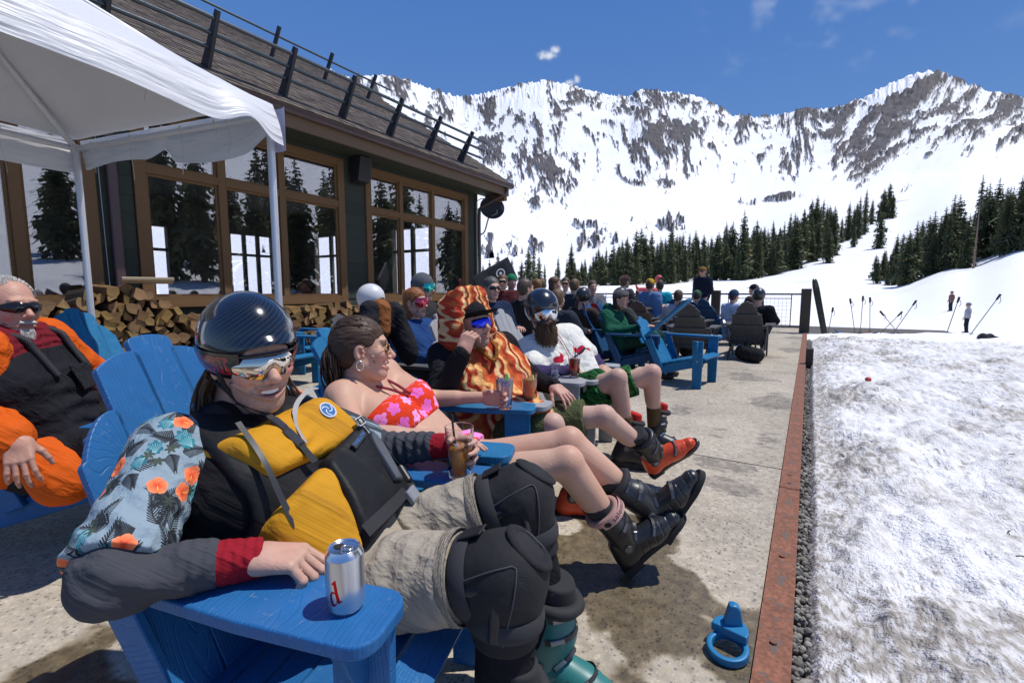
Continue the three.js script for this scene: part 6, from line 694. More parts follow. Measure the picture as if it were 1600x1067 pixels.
  { const tx = canvasTex(512, 96, (c, W, H) => { c.fillStyle = '#b98f86'; c.fillRect(0, 0, W, H); c.fillStyle = '#15100f'; c.font = 'bold 74px sans-serif'; c.fillText('salomon', 120, 70); c.beginPath(); c.arc(60, 48, 34, 0, 7); c.fill(); }); const g = sheet((a, b) => { const th = mix(1.9, -.55, a); return V(.03 + .0835 * Math.cos(th) * .98, .145 + (b - .5) * .036 - .0835 * Math.cos(th) * .2, .0805 * Math.sin(th)); }, 20, 2); g.scale(.96, .96, .96); g.applyMatrix4(b1.M); part(b1.shell, 'strap_print', g, mat([1, 1, 1], .7, { map: tx, side: THREE.DoubleSide })); for (const bb of [b1, b2]) { const t = new THREE.TorusGeometry(.024, .004, 6, 24); t.scale(.7, 1.2, 2.2); t.translate(.02 + .055, .215, 0); t.scale(.96, .96, .96); part(bb.shell, 'pull_loop', t.applyMatrix4(bb.M), mat([.04, .04, .045], .7)); } }
  closePerson(P);
}
// ---------- the person in the pizza costume ----------
{
  const J = fit({ head: [-1.508, .948, -2.016], neck: [-1.602, .802, -2.117], shR: [-1.642, .77, -1.938], shL: [-1.476, .809, -2.263], elR: [-1.494, .623, -1.737], wrR: [-1.378, .835, -1.765], elL: [-1.359, .60, -2.386], wrL: [-1.145, .612, -2.262], pel: [-1.35, .42, -2.1], hipR: [-1.40, .41, -2.02], hipL: [-1.30, .41, -2.19], knR: [-1.02, .478, -2.0], knL: [-.872, .475, -2.30], anR: [-.95, .12, -2.12], anL: [-.70, .215, -2.6] });
  const P = openPerson('person in a hooded bacon-print costume, black cap and blue sunglasses biting a toothpick', J), { u, r, f } = frameOf(J), T = (a, b, c) => J.pel.clone().addScaledVector(r, a).addScaledVector(u, b).addScaledVector(f, c), sk = [.52, .30, .22]; const hf = V(.94, .18, .18), hu = V(-.3, 1, 0), Mh = headM(J.head, hf, hu, 1);
  part(P, 'body', merge([bodyGeo(J, { skin: [.56, .36, .28], cell: .0125 }), headGeo(J.head, hf, hu, { skin: sk, stubble: .5, cell: .005 }), handGeo(J.wrR, V(.12, .9, -.42), V(-.1, -.2, -.9), 1, { skin: sk, curl: [.9, .9, .6], thumb: [.3, .7, .5], cell: .0045 }), handGeo(J.wrL, V(.8, -.35, .25), V(.2, -1, 0), -1, { skin: sk, curl: [.25, .35, .3], spread: .14, cell: .0045 })]), mSkin);
  const mp = cloth([1, 1, 1], .85, { map: texPizza, bumpMap: scaled(crease, 1), bumpScale: .01 }), uvP = (x, y, z) => { const p = V(x, y, z).sub(J.pel); return [p.dot(r) * 2.4 + .3, p.dot(u) * 1.6 + p.dot(f) * .6]; };
  part(P, 'jacket', garment([cap(J.shR, J.elR, .072, .064, .05), cap(J.elR, lerp(J.elR, J.wrR, .95), .062, .044, .04), cap(J.shL, J.elL, .072, .064, .05), cap(J.elL, lerp(J.elL, J.wrL, .95), .062, .044, .04), cap(J.shR, J.shL, .08, .08, .05)], [], { amp: .008, fr: 18, cell: .009, folds: [[J.elR, dirV(J.shR, J.elR), .04, .007, .1], [J.elL, dirV(J.elL, J.wrL), .04, .007, .12]] }), cloth([.013, .013, .015], .85));
  part(P, 'costume', garment([cap(T(.08, .06, .02), T(.07, .40, .02), .135, .12, .05), cap(T(-.08, .06, .02), T(-.07, .40, .02), .135, .12, .05), cap(T(.02, .05, .08), lerp(J.hipR, J.knR, .75).add(V(0, .04, -.02)), .10, .08, .05), cap(T(0, .38, .06), T(0, .5, .05), .09, .08, .05), ...bones(J).slice(0, 8).map(c => { const q = c.slice(); q[7] += .012; return q; })], [], { inf: .008, amp: .009, fr: 13, cell: .009, uv: uvP, folds: [[T(0, .2, .16), u.clone().add(r), .07, .008, .15]] }), mp);
  part(P, 'hood', sdfGeo((x, y, z) => { const q = Math.max(Math.abs(x + .05) - .09, Math.abs(y - .055) - .145, Math.abs(z) - .135); let d = smax(smax(Math.abs(x + .045) - .095, Math.abs(y - .045 - x * .25) - .15, .04), Math.abs(z) - .135 + (y - .05) * .12, .05); d = smax(d, -(ell(x, y, z, .06, -.02, 0, .14, .115, .093)), .02); return d * .8 + (fbm(x * 22, y * 22, z * 22, 2) - .5) * .012; }, [-.2, -.18, -.2], [.14, .26, .2], .007, null, (x, y, z) => [z * 3.2 + x, y * 3.2 + x]).applyMatrix4(Mh), mp);
  part(P, 'cap', (() => { const a = helmetShell(Mh, { c: [-.008, .03, 0], r: [.108, .1, .088], front: .035, side: .03, back: .0, t: .004 }); const b = merge([0, .003].map(o => sheet((p, q) => { const th = (p - .5) * 2.0, R = mix(.098, .17, q); return V(-.005 + R * Math.cos(th) * (1 - .1 * q), .042 + o + .012 * Math.cos(th) * q, R * .86 * Math.sin(th)); }, 16, 5))).applyMatrix4(Mh); return merge([a, b]); })(), cloth([.018, .018, .02], .8, { side: THREE.DoubleSide }));
  const sg = part(P, 'sunglasses', shield(Mh, { y0: -.032, y1: .022, r: .093, a: 1.0, cx: .018, rz: .86 }), mat([.05, .07, .75], .05, { metalness: .9, side: THREE.DoubleSide })); 
  { const cs = []; const chain = pipe([T(.06, .47, .12), T(.04, .38, .17), T(0, .3, .18), T(-.05, .36, .175), T(-.07, .47, .11)], .011, 40, 8); part(P, 'cord', chain, cloth([.42, .16, .03], .7)); const tp = rod(J.head.clone().add(V(.085, -.075, .06)), J.head.clone().add(V(.13, -.068, .13)), .0025, 6); part(P, 'toothpick', tp, mat([.5, .36, .2], .7)); }
  const mOl = cloth([.085, .10, .045], .9); part(P, 'shorts', garment([cap(J.hipR, J.hipL, .115, .115, .05), cap(J.hipR, lerp(J.hipR, J.knR, .8), .108, .09, .05), cap(J.hipL, lerp(J.hipL, J.knL, .85), .108, .094, .05)], [[lerp(J.hipL, J.knL, .78), dirV(J.hipL, J.knL)]], { amp: .008, fr: 14, cell: .01 }), mOl);
  for (const s of ['R', 'L']) { const k = J['kn' + s], a = J['an' + s]; part(P, 'sock', garment([cap(lerp(k, a, .5), a, .049, .047, .02)], [[lerp(k, a, .6), dirV(k, a).negate()]], { amp: .002, cell: .008 }), cloth([.012, .012, .013], .9)); }
  const mO = mat([.62, .062, .012], .4), mB = mat([.016, .016, .018], .4), mYl = mat([.55, .58, .02], .4); skiBoot(P, J.anL, dirV(J.anL, J.knL), V(.85, .5, -.35), { shell: mO, cuff: mB, side: 1, sole: mB, cell: .007, strap: mB }); skiBoot(P, J.anR, V(-.05, 1, 0), V(.9, 0, -.3), { shell: mO, cuff: mB, side: 1, cell: .009 });
  closePerson(P);
}
// ---------- the bearded man ----------
{
  const J = fit({ head: [-1.51, .978, -2.80], neck: [-1.545, .82, -2.925], shR: [-1.612, .752, -2.775], shL: [-1.425, .80, -3.075], elR: [-1.443, .60, -2.60], wrR: [-1.31, .60, -2.80], elL: [-1.342, .62, -3.277], wrL: [-1.188, .60, -3.07], pel: [-1.29, .425, -2.93], hipR: [-1.33, .415, -2.85], hipL: [-1.25, .415, -3.02], knR: [-.965, .595, -2.762], knL: [-.855, .583, -3.12], anR: [-.93, .2, -2.88], anL: [-.86, .2, -3.25] });
  const P = openPerson('bearded man in dark helmet, mirrored goggles and white jersey with green shorts', J), { u, r, f } = frameOf(J), T = (a, b, c) => J.pel.clone().addScaledVector(r, a).addScaledVector(u, b).addScaledVector(f, c), sk = [.5, .3, .22]; const hf = V(.72, -.06, .56), hu = V(-.12, 1, 0), Mh = headM(J.head, hf, hu, 1.02);
  part(P, 'body', merge([bodyGeo(J, { skin: [.54, .34, .26], cell: .0125 }), headGeo(J.head, hf, hu, { skin: sk, cell: .0055 }), handGeo(J.wrR, V(.7, -.1, -.3), V(.2, -1, 0), 1, { skin: sk, curl: [.4, .5, .4], cell: .005 }), handGeo(J.wrL, V(.7, -.25, .3), V(.2, -1, 0), -1, { skin: sk, curl: [.3, .4, .3], cell: .005 })]), mSkin);
  const hm = part(P, 'helmet', helmetShell(Mh, { r: [.128, .122, .112], front: .04, side: -.045, back: -.06, t: .018 }), mat([.013, .016, .024], .25, { clearcoat: .8, clearcoatRoughness: .1, side: THREE.DoubleSide })); part(hm, 'chin_strap', merge([1, -1].map(s => pipe([V(.01, -.04, .09 * s), V(.01, -.09, .075 * s), V(.03, -.14, .04 * s)], .007, 12, 6))).applyMatrix4(Mh), mat([.02, .02, .02], .7));
  const go = part(P, 'goggles', shield(Mh, { y0: -.045, y1: .042, r: .102, a: 1.05, cx: .016, rz: .9, notch: .02 }), mat([.72, .74, .78], .04, { metalness: 1, side: THREE.DoubleSide })); part(go, 'goggle_frame', merge([-.046, .044].map(y => pipe(Array.from({ length: 11 }, (_, i) => { const th = (i / 10 - .5) * 2.2; return V(.012 + .104 * Math.cos(th), y + (y < 0 ? .02 * Math.exp(-16 * th * th) : 0), .094 * Math.sin(th)); }), .006, 30, 6))).applyMatrix4(Mh), mat([.03, .03, .033], .6));
  { const R = rng(33), cs = []; for (let i = 0; i < 900; i++) { const th = (R() - .5) * 2.9, y0 = -.055 - R() * .055, rr = .066 + .012 * Math.cos(th), st = V(.026 + rr * Math.cos(th) * .95, y0, rr * .88 * Math.sin(th)); if (Math.hypot(st.y + .072, st.z) < .018) continue; const L = (.04 + .075 * R()) * (.4 + .6 * Math.cos(th * .8)), ou = .018 + .03 * R(); const p = [st]; for (let k = 1; k <= 4; k++) { const t = k / 4; p.push(V(st.x + ou * Math.cos(th) * t * (1.3 - t * .6), st.y - L * Math.pow(t, 1.2), st.z * (1 + .12 * t) + .012 * Math.sin(t * 7 + i * 2.4) * t)); } const k = .6 + R() * .8; cs.push({ p: p.map(v => v.applyMatrix4(Mh)), c: [.12 * k, .068 * k, .038 * k], r: .0016 + .0014 * R() }); } part(P, 'beard', strands(cs, .003, 8), mHair); }
  const tj = canvasTex(512, 512, (c, W, H) => { c.fillStyle = '#dcdad2'; c.fillRect(0, 0, W, H); c.strokeStyle = '#7d2430'; c.lineWidth = 5; c.beginPath(); c.moveTo(250, 0); c.lineTo(250, 512); c.moveTo(270, 0); c.lineTo(270, 512); c.stroke(); for (const [x, s] of [[150, 1], [370, -1]]) { c.save(); c.translate(x, 250); c.scale(s, 1); c.fillStyle = '#b3203c'; c.beginPath(); c.ellipse(0, 0, 46, 24, .3, 0, 7); c.fill(); c.beginPath(); c.moveTo(-30, 0); c.lineTo(-95, 40); c.lineTo(-80, 10); c.fill(); c.beginPath(); c.arc(40, -14, 18, 0, 7); c.fill(); c.beginPath(); c.moveTo(36, -28); c.lineTo(30, -56); c.lineTo(54, -26); c.fill(); c.fillStyle = '#d8a33a'; c.fillRect(54, -16, 14, 8); c.restore(); } c.strokeStyle = '#2b2b33'; c.lineWidth = 16; c.beginPath(); c.moveTo(110, 330); c.lineTo(420, 250); c.stroke(); });
  part(P, 'jersey', garment([cap(T(.09, .0, 0), T(.09, .38, 0), .138, .125, .05), cap(T(-.09, 0, 0), T(-.09, .38, 0), .138, .125, .05), cap(J.shR, lerp(J.shR, J.elR, .72), .075, .08, .05), cap(J.shL, lerp(J.shL, J.elL, .72), .075, .08, .05), cap(J.shR, J.shL, .075, .075, .05), ...bones(J).slice(0, 7).map(c => { const q = c.slice(); q[7] += .014; return q; })], [[T(0, .505, 0), u]], { amp: .009, fr: 13, cell: .01, uv: (x, y, z) => { const p = V(x, y, z).sub(J.pel); return [p.dot(r) * -2.2 + .5, p.dot(u) * 2.0]; }, folds: [[T(.05, .15, .15), u.clone().add(r), .07, .009, .15]] }), cloth([1, 1, 1], .85, { map: tj, bumpMap: scaled(crease, 1), bumpScale: .009 }));
  part(P, 'sleeve', garment([cap(lerp(J.shR, J.elR, .5), J.elR, .056, .054, .04), cap(J.elR, lerp(J.elR, J.wrR, .92), .054, .04, .03)], [], { amp: .006, fr: 20, cell: .009 }), cloth([.045, .035, .095], .9)); part(P, 'sleeve', garment([cap(lerp(J.shL, J.elL, .5), J.elL, .056, .054, .04), cap(J.elL, lerp(J.elL, J.wrL, .92), .054, .04, .03)], [], { amp: .006, fr: 20, cell: .009 }), cloth([.045, .035, .095], .9));
  part(P, 'shorts', merge([['R'], ['L']].map(([s]) => garment([cap(J.hipR, J.hipL, .12, .12, .05), cap(J['hip' + s], lerp(J['hip' + s], J['kn' + s], .9), .118, .105, .05)], [[lerp(J['hip' + s], J['kn' + s], .72), dirV(J['hip' + s], J['kn' + s])]], { amp: .008, fr: 13, cell: .01, uv: (x, y, z) => [(x + y) * 3, (z - y) * 3] }))), cloth([1, 1, 1], .9, { map: texFern, bumpMap: scaled(crease, 1), bumpScale: .009 }));
  for (const s of ['R', 'L']) { const k = J['kn' + s], a = J['an' + s]; part(P, 'sock', garment([cap(lerp(k, a, .55), a, .05, .05, .02)], [[lerp(k, a, .62), dirV(k, a).negate()]], { amp: .002, cell: .009 }), cloth([.11, .07, .035], .9)); skiBoot(P, J['an' + s].clone().add(V(0, -.045, 0)), V(-.03, 1, -.1), V(.95, 0, -.3), { shell: mat([.018, .018, .02], .4), liner: cloth([.4, .02, .015], .8), side: 1, cell: .009, buckle: mat([.45, .45, .47], .3, { metalness: .8 }) }); }
  closePerson(P);
}
// ---------- the white-haired man ----------
{
  const J = fit({ head: [-2.70, 1.058, -.54], neck: [-2.736, .936, -.522], shR: [-2.571, .900, -.42], shL: [-2.847, .904, -.669], elR: [-2.56, .63, -.40], wrR: [-2.33, .60, -.452], elL: [-2.874, .669, -.837], wrL: [-2.632, .60, -.875], pel: [-2.66, .455, -.63], hipR: [-2.58, .44, -.58], hipL: [-2.71, .44, -.70], knR: [-2.227, .496, -.82], knL: [-2.339, .514, -.92], anR: [-1.941, .204, -.916], anL: [-2.109, .175, -1.0] });
  const P = openPerson('white-haired man with goatee, black bib overalls and orange jacket at the left edge', J), { u, r, f } = frameOf(J), T = (a, b, c) => J.pel.clone().addScaledVector(r, a).addScaledVector(u, b).addScaledVector(f, c), sk = [.53, .29, .21]; const hf = V(1.0, .03, -.36), hu = V(-.1, 1, 0), Mh = headM(J.head, hf, hu, .96);
  part(P, 'body', merge([bodyGeo(J, { skin: sk, cell: .0125 }), headGeo(J.head, hf, hu, { skin: sk, cell: .0042, scale: .96, lip: [.36, .17, .14] }), handGeo(J.wrR, V(.55, -.82, .15), V(-.55, -.4, -.35), 1, { skin: [.5, .27, .19], curl: [.3, .4, .3], spread: .1, cell: .004 }), handGeo(J.wrL, V(.8, -.3, 0), V(0, -1, 0), -1, { skin: sk, cell: .006 })]), mSkin);
  { const R = rng(44), cs = []; for (let i = 0; i < 1500; i++) { const a = R() * 6.283, ph = Math.acos(1 - R() * 1.05), x = Math.sin(ph) * Math.cos(a), z = Math.sin(ph) * Math.sin(a), y = Math.cos(ph); if (x > .62 && y < .8) continue; if (y < .25 && x > .12) continue; const st = V(-.014 + .097 * x, .035 + .088 * y, .077 * z), o = V(x, y * .8, z).multiplyScalar(.016), k = .75 + R() * .35; cs.push({ p: [st, st.clone().add(o).add(V(-.014, .0, 0)), st.clone().add(o).add(V(-.02 - .02 * R(), -.016 - .014 * R(), .024 * (R() - .5)))].map(v => v.applyMatrix4(Mh)), c: [.62 * k, .60 * k, .56 * k], r: .0013 }); } part(P, 'hair', strands(cs, .002, 5), mHair);
    const gs = []; for (let i = 0; i < 800; i++) { const th = (R() - .5) * 1.3, low = R() < .62; const st = low ? V(.055 + .03 * Math.cos(th), -.088 - R() * .026, .04 * Math.sin(th)) : V(.092, -.058, (R() - .5) * .05); const e = low ? st.clone().add(V(.012 * R(), -.012 - .018 * R(), .012 * (R() - .5))) : st.clone().add(V(.004, -.012, st.z * .35)); const k = .7 + .5 * R(); gs.push({ p: [st, st.clone().lerp(e, .5).add(V(.006, 0, 0)), e].map(v => v.applyMatrix4(Mh)), c: [.55 * k, .52 * k, .48 * k], r: .0011 }); } part(P, 'goatee', strands(gs, .002, 4), mHair); }
  const sg = part(P, 'sunglasses', shield(Mh, { y0: -.026, y1: .017, r: .094, a: 1.05, cx: .017, rz: .86 }), mat([.012, .012, .014], .05, { side: THREE.DoubleSide })); part(sg, 'temple', merge([1, -1].map(s => pipe([V(.06, .006, .074 * s), V(.02, .008, .084 * s), V(-.015, .002, .085 * s)], .004, 10, 6))).applyMatrix4(Mh), mat([.015, .015, .017], .3));
  const tor = [cap(T(.09, .04, .0), T(.085, .40, 0), .145, .12, .05), cap(T(-.09, .04, 0), T(-.085, .40, 0), .145, .12, .05), cap(T(0, .1, .05), T(0, .25, .05), .14, .13, .05)];
  tor.push(...bones(J).slice(0, 7).map(c => { const q = c.slice(); q[7] += .008; return q; })); part(P, 'shirt', garment([...tor, cap(T(0, .42, .01), T(0, .545, .02), .085, .07, .05), cap(J.shR, J.shL, .08, .08, .05), cap(J.shR, J.elR, .072, .06, .05), cap(J.shL, J.elL, .072, .06, .05)], [[T(0, .565, 0), u]], { amp: .007, fr: 20, cell: .008, folds: [[T(0, .4, .1), u, .03, .003, .2]] }), cloth([.15, .012, .02], .92));
  const bib = part(P, 'bib_overalls', garment([...tor.map(c => { const q = c.slice(); q[7] += .012; return q; }), cap(J.hipR, lerp(J.hipR, J.knR, 1), .125, .09, .05), cap(J.hipL, lerp(J.hipL, J.knL, 1), .125, .09, .05), cap(J.knR, J.anR, .09, .085, .05), cap(J.knL, J.anL, .09, .085, .05)], [[T(0, .36, 0), u.clone().multiplyScalar(1).addScaledVector(f, -.5).normalize()]], { amp: .008, fr: 14, cell: .009, folds: [[T(0, .15, .17), u, .07, .008, .15]] }), cloth([.014, .0145, .018], .8));
  const Ft = capsF(tor), hitT = (a, b) => march((x, y, z) => Ft(x, y, z) - .014, T(a, b, .45), f.clone().negate()); for (const s of [1, -1]) { const pts = [.30, .36, .42, .47].map((b, i) => { const h = hitT(s * (.10 + i * .004), b); return h.p.addScaledVector(h.n, .006); }); pts.push(T(s * .12, .52, .02), T(s * .11, .5, -.08)); part(bib, 'shoulder_strap', (() => { const g = pipe(pts, .014, 24, 6); return g; })(), mat([.02, .02, .023], .75)); }
  { const h = hitT(-.02, .27); const pk = cbox(.16, .11, .008, .003), x = r.clone().addScaledVector(h.n, -r.dot(h.n)).normalize(); basis(pk, h.p.clone().addScaledVector(h.n, .002), x, h.n.clone().cross(x), h.n); part(bib, 'chest_pocket', pk, cloth([.017, .0175, .021], .8)); }
  const mOr = cloth([.62, .10, .008], .72); part(P, 'jacket', garment([cap(J.shR, J.elR, .098, .09, .05), cap(J.elR, lerp(J.elR, J.wrR, .8), .09, .072, .05), cap(J.shL, J.elL, .10, .095, .05), cap(J.elL, lerp(J.elL, J.wrL, .85), .09, .07, .05), cap(T(.15, .05, -.06), T(.14, .42, -.06), .12, .10, .05), cap(T(-.15, .05, -.06), T(-.14, .42, -.06), .12, .1, .05), cap(T(.17, .04, .06), T(.24, -.08, .12), .09, .1, .05), cap(lerp(J.hipL, J.knL, .1).add(V(0, .04, -.1)), lerp(J.hipL, J.knL, .7).add(V(0, -.02, -.12)), .1, .1, .05)], [], { amp: .014, fr: 11, cell: .009, folds: [[J.elR, V(.6, 1, 0), .06, .011, .14], [J.elL, V(1, .5, 0), .06, .011, .16]], cut: (x, y, z) => capD(cap(T(0, .0, .16), T(0, .55, .12), .10, .09), x, y, z) }), mOr);
  for (const s of ['R', 'L']) skiBoot(P, J['an' + s].clone().add(V(0, -.04, 0)), V(-.1, 1, 0), V(.8, 0, -.5), { shell: mat([.02, .02, .022], .4), side: 1, cell: .01 });
  closePerson(P);
}
// ---------- people further off ----------
const poses = {
  lounge: { pel: [-.1, .43, 0], neck: [-.33, .85, 0], head: [-.27, 1.03, 0], sh: [-.3, .80, .18], el: [-.2, .60, .29], wr: [.06, .6, .25], hip: [-.1, .42, .09], kn: [.33, .52, .13], an: [.42, .12, .13] },
  sit: { pel: [0, .5, 0], neck: [-.06, .98, 0], head: [-.02, 1.16, 0], sh: [-.05, .94, .18], el: [.02, .68, .25], wr: [.24, .72, .18], hip: [0, .49, .09], kn: [.43, .5, .12], an: [.42, .1, .12] },
  stand: { pel: [0, .95, 0], neck: [-.02, 1.44, 0], head: [.01, 1.62, 0], sh: [-.02, 1.40, .18], el: [-.04, 1.12, .24], wr: [.1, .92, .2], hip: [0, .94, .09], kn: [.02, .5, .1], an: [-.02, .09, .11] },
};
function bgPerson(x, z, aDeg, pose, o) {
  const q = poses[pose], s = o.s ?? 1, dy = o.dy ?? 0, ca = Math.cos(aDeg * D2R), sa = Math.sin(aDeg * D2R), W = (p, k = 1) => V(x + (p[0] * ca + p[2] * k * sa) * s, p[1] * s + dy, z + (-p[0] * sa + p[2] * k * ca) * s), J = { pel: W(q.pel), neck: W(q.neck), head: W(q.head) }; for (const k of ['sh', 'el', 'wr', 'hip', 'kn', 'an']) { J[k + 'R'] = W(q[k], 1); J[k + 'L'] = W(q[k], -1); }
  if (o.over) for (const k in o.over) J[k] = W(o.over[k]);
  const P = openPerson(o.label, J, o.group), cell = o.cell ?? .02, sk = o.skin ?? sk1, hf = V(ca, o.nod ?? 0, -sa).applyAxisAngle(upV, (o.turn ?? 0) * D2R), Mh = headM(J.head, hf, upV, s);
  part(P, 'body', merge([bodyGeo(J, { cell, skin: sk }), headGeo(J.head, hf, upV, { cell: o.hcell ?? .009, skin: sk, scale: s }), ...['R', 'L'].map(k => handGeo(J['wr' + k], dirV(J['el' + k], J['wr' + k]), V(0, -1, .01), k === 'R' ? 1 : -1, { cell: .009, skin: sk, s: s * 1.05 }))]), mSkin);
  const tc = [cap(J.shR, J.shL, .078 * s, .078 * s, .05), cap(lerp(J.hipR, J.shR, .05), lerp(J.hipR, J.shR, .8), .125 * s, .115 * s, .05), cap(lerp(J.hipL, J.shL, .05), lerp(J.hipL, J.shL, .8), .125 * s, .115 * s, .05)]; tc.push(...bones(J).slice(0, 7).map(c => { const q = c.slice(); q[7] += .016; return q; })); const sl = o.sleeve ?? .95; for (const k of ['R', 'L']) { if (sl > 0) tc.push(cap(J['sh' + k], lerp(J['sh' + k], J['el' + k], Math.min(1, sl * 1.6)), .068 * s, .064 * s, .05)); if (sl > .7) tc.push(cap(J['el' + k], lerp(J['el' + k], J['wr' + k], .92), .06 * s, .046 * s, .04)); } if (o.hoodie) tc.push(cap(J.neck.clone().add(V(-ca * .06, .0, sa * .06)), J.neck.clone().add(V(-ca * .09, .05, sa * .09)), .09 * s, .07 * s, .04));
  part(P, o.topName ?? 'jacket', garment(tc, [], { amp: .008, fr: 14, cell: cell * .8 }), cloth(o.top, .88)); const pc = [cap(J.hipR, J.hipL, .12 * s, .12 * s, .05)]; for (const k of ['R', 'L']) pc.push(cap(J['hip' + k], J['kn' + k], .108 * s, .082 * s, .05), cap(J['kn' + k], J['an' + k], .08 * s, .07 * s, .05)); part(P, 'trousers', garment(pc, [], { amp: .007, fr: 12, cell: cell * .9 }), cloth(o.pants ?? [.02, .02, .025], .88));
  for (const k of ['R', 'L']) { const b = V(J['an' + k].x, dy + .05, J['an' + k].z); part(P, 'boot', garment([cap(b.clone().add(V(-ca * .05, 0, sa * .05)), b.clone().add(V(ca * .16, -.01, -sa * .16)), .045, .04, .03), cap(b, b.clone().add(V(0, .14, 0)), .05, .055, .03)], [[V(0, dy + .003, 0), V(0, -1, 0)]], { amp: .0, cell: .012 }), mat([.03, .03, .033], .5)); }
  const hair = o.hair ?? [[.09, .055, .035], [.06, .045, .035], [.13, .08, .045]][Math.floor(Math.abs(x * 7.3 + z * 3.1)) % 3]; if (o.hat !== 'helmet') part(P, 'hair', sdfGeo((a, b, c) => smax(smin(ell(a, b, c, -.018, .036, 0, .106, .094, .086), ell(a, b, c, -.05, -.02 - (o.long ? .06 : 0), 0, .066, .085 + (o.long ? .07 : 0), .076), .03), -(Math.hypot(a - .092, b + .05, c) - .106), .012) + (vn(a * 60, b * 120, c * 120) - .5) * .006, [-.15, -.22, -.11], [.12, .15, .11], .008, (a, b, c) => { const k = .6 + .8 * vn(a * 60, b * 60, c * 200); return hair.map(v => v * k); }).applyMatrix4(Mh), mHair);
  if (o.hat === 'helmet') part(P, 'helmet', helmetShell(Mh, { r: [.128, .122, .11], front: .04, side: -.045, back: -.06, t: .018 }), mat(o.hatCol, .35, { clearcoat: .5, side: THREE.DoubleSide }));
  if (o.hat === 'cap') part(P, 'cap', merge([helmetShell(Mh, { c: [-.01, .035, 0], r: [.112, .1, .092], front: .035, side: .03, back: .0, t: .004 }), merge([0, .004].map(t => sheet((p, v) => { const th = (p - .5) * 1.9, R = mix(.1, .175, v); return V(-.005 + R * Math.cos(th), .043 + t + .01 * Math.cos(th) * v, R * .85 * Math.sin(th)); }, 12, 4))).applyMatrix4(Mh)]), cloth(o.hatCol, .85, { side: THREE.DoubleSide }));
  if (o.hat === 'beanie') part(P, 'beanie', helmetShell(Mh, { c: [-.012, .035, 0], r: [.114, .108, .095], front: .03, side: .005, back: -.03, t: .005 }), cloth(o.hatCol, .95, { side: THREE.DoubleSide }));
  if (o.shades) part(P, o.shades === 'goggles' ? 'goggles' : 'sunglasses', shield(Mh, o.shades === 'goggles' ? { y0: -.045, y1: .04, r: .102, a: 1.1, cx: .014, rz: .92 } : { y0: -.025, y1: .018, r: .094, a: 1, cx: .017, rz: .86 }), mat(o.lens ?? [.02, .02, .022], .08, { metalness: o.lens ? .8 : 0, side: THREE.DoubleSide }));
  return closePerson(P);
}
bgPerson(-3.0, -2.95, 12, 'lounge', { label: 'person in white ski helmet with orange goggle band behind the woman', top: [.06, .06, .065], hat: 'helmet', hatCol: [.7, .7, .7], shades: 'goggles', lens: [.5, .2, .05], cell: .014, hcell: .006 });
bgPerson(-2.6, -3.05, 5, 'lounge', { label: 'red-haired person in pink goggles beside the bacon-print hood', top: [.015, .05, .16], hair: [.24, .085, .025], shades: 'goggles', lens: [.6, .08, .12], cell: .014, hcell: .006, long: 1 });
bgPerson(-3.1, -3.4, 10, 'sit', { label: 'person in grey knit hat and teal goggles below the window', top: [.03, .03, .035], hat: 'beanie', hatCol: [.13, .14, .15], shades: 'goggles', lens: [.05, .5, .42] });
bgPerson(-2.95, -4.32, -25, 'sit', { label: 'grey-haired man in navy jacket and sunglasses left of the dark grey chair', top: [.014, .026, .06], hair: [.1, .09, .08], shades: 1, cell: .016, hcell: .007 });
bgPerson(-3.05, -5.25, 60, 'sit', { label: 'balding man in black jacket seen from behind above the bearded man', top: [.02, .02, .024], hair: [.09, .06, .045], cell: .018 });
const crowd = [[-4.96, -7.6, -60, 1.31, [.09, .02, .024], 'in maroon top at the left end of the crowd', { shades: 1 }], [-5.07, -8.12, -40, 1.32, [.03, .03, .03], 'with a green beanie in the crowd beyond the tables', { hat: 'beanie', hatCol: [.03, .22, .1] }], [-4.4, -7.93, 130, 1.23, [.18, .3, .55], 'in light blue shirt hunched among the crowd', { hair: [.2, .1, .04] }], [-4.8, -8.9, 100, 1.26, [.55, .56, .58], 'in white shirt with dark hair among the crowd', {}], [-4.33, -8.6, 30, 1.28, [.12, .09, .07], 'with long brown hair in the middle of the crowd', { long: 1, hair: [.12, .06, .03] }], [-4.6, -9.6, -70, 1.3, [.6, .6, .6], 'in white top facing the camera in the crowd', { shades: 1 }], [-3.77, -8.33, 80, 1.23, [.04, .05, .06], 'in dark top with black hair left of the grey shirt', {}], [-3.7, -9.0, -50, 1.22, [.17, .175, .19], 'in grey t-shirt sitting tall right of the crowd', { sleeve: .5 }], [-3.63, -10.8, 60, 1.35, [.05, .05, .06], 'in sunglasses and dark cap beside the flamingo float', { shades: 1, hat: 'cap', hatCol: [.08, .04, .04] }], [-3.13, -11.1, 80, 1.28, [.14, .24, .42], 'in yellow cap and blue vest by the railing', { hat: 'cap', hatCol: [.6, .34, .02], sleeve: 0 }], [-3.09, -11.75, 100, 1.27, [.02, .36, .45], 'in turquoise shirt with dark hair by the railing', { sleeve: .5 }]];
for (const [x, z, a, hy, top, lab, o] of crowd) bgPerson(x, z, a, 'sit', { label: 'person ' + lab, top, dy: 0, s: hy / 1.16, cell: .024, hcell: .01, ...o });
bgPerson(-2.75, -5.8, 90, 'lounge', { label: 'dark-haired person slouching in grey chair behind the bearded man', top: [.03, .035, .05], cell: .02 });
bgPerson(-2.85, -6.95, 80, 'lounge', { label: 'person in black helmet behind the navy chair', top: [.05, .04, .035], hat: 'helmet', hatCol: [.015, .016, .02], pants: [.22, .15, .08] });
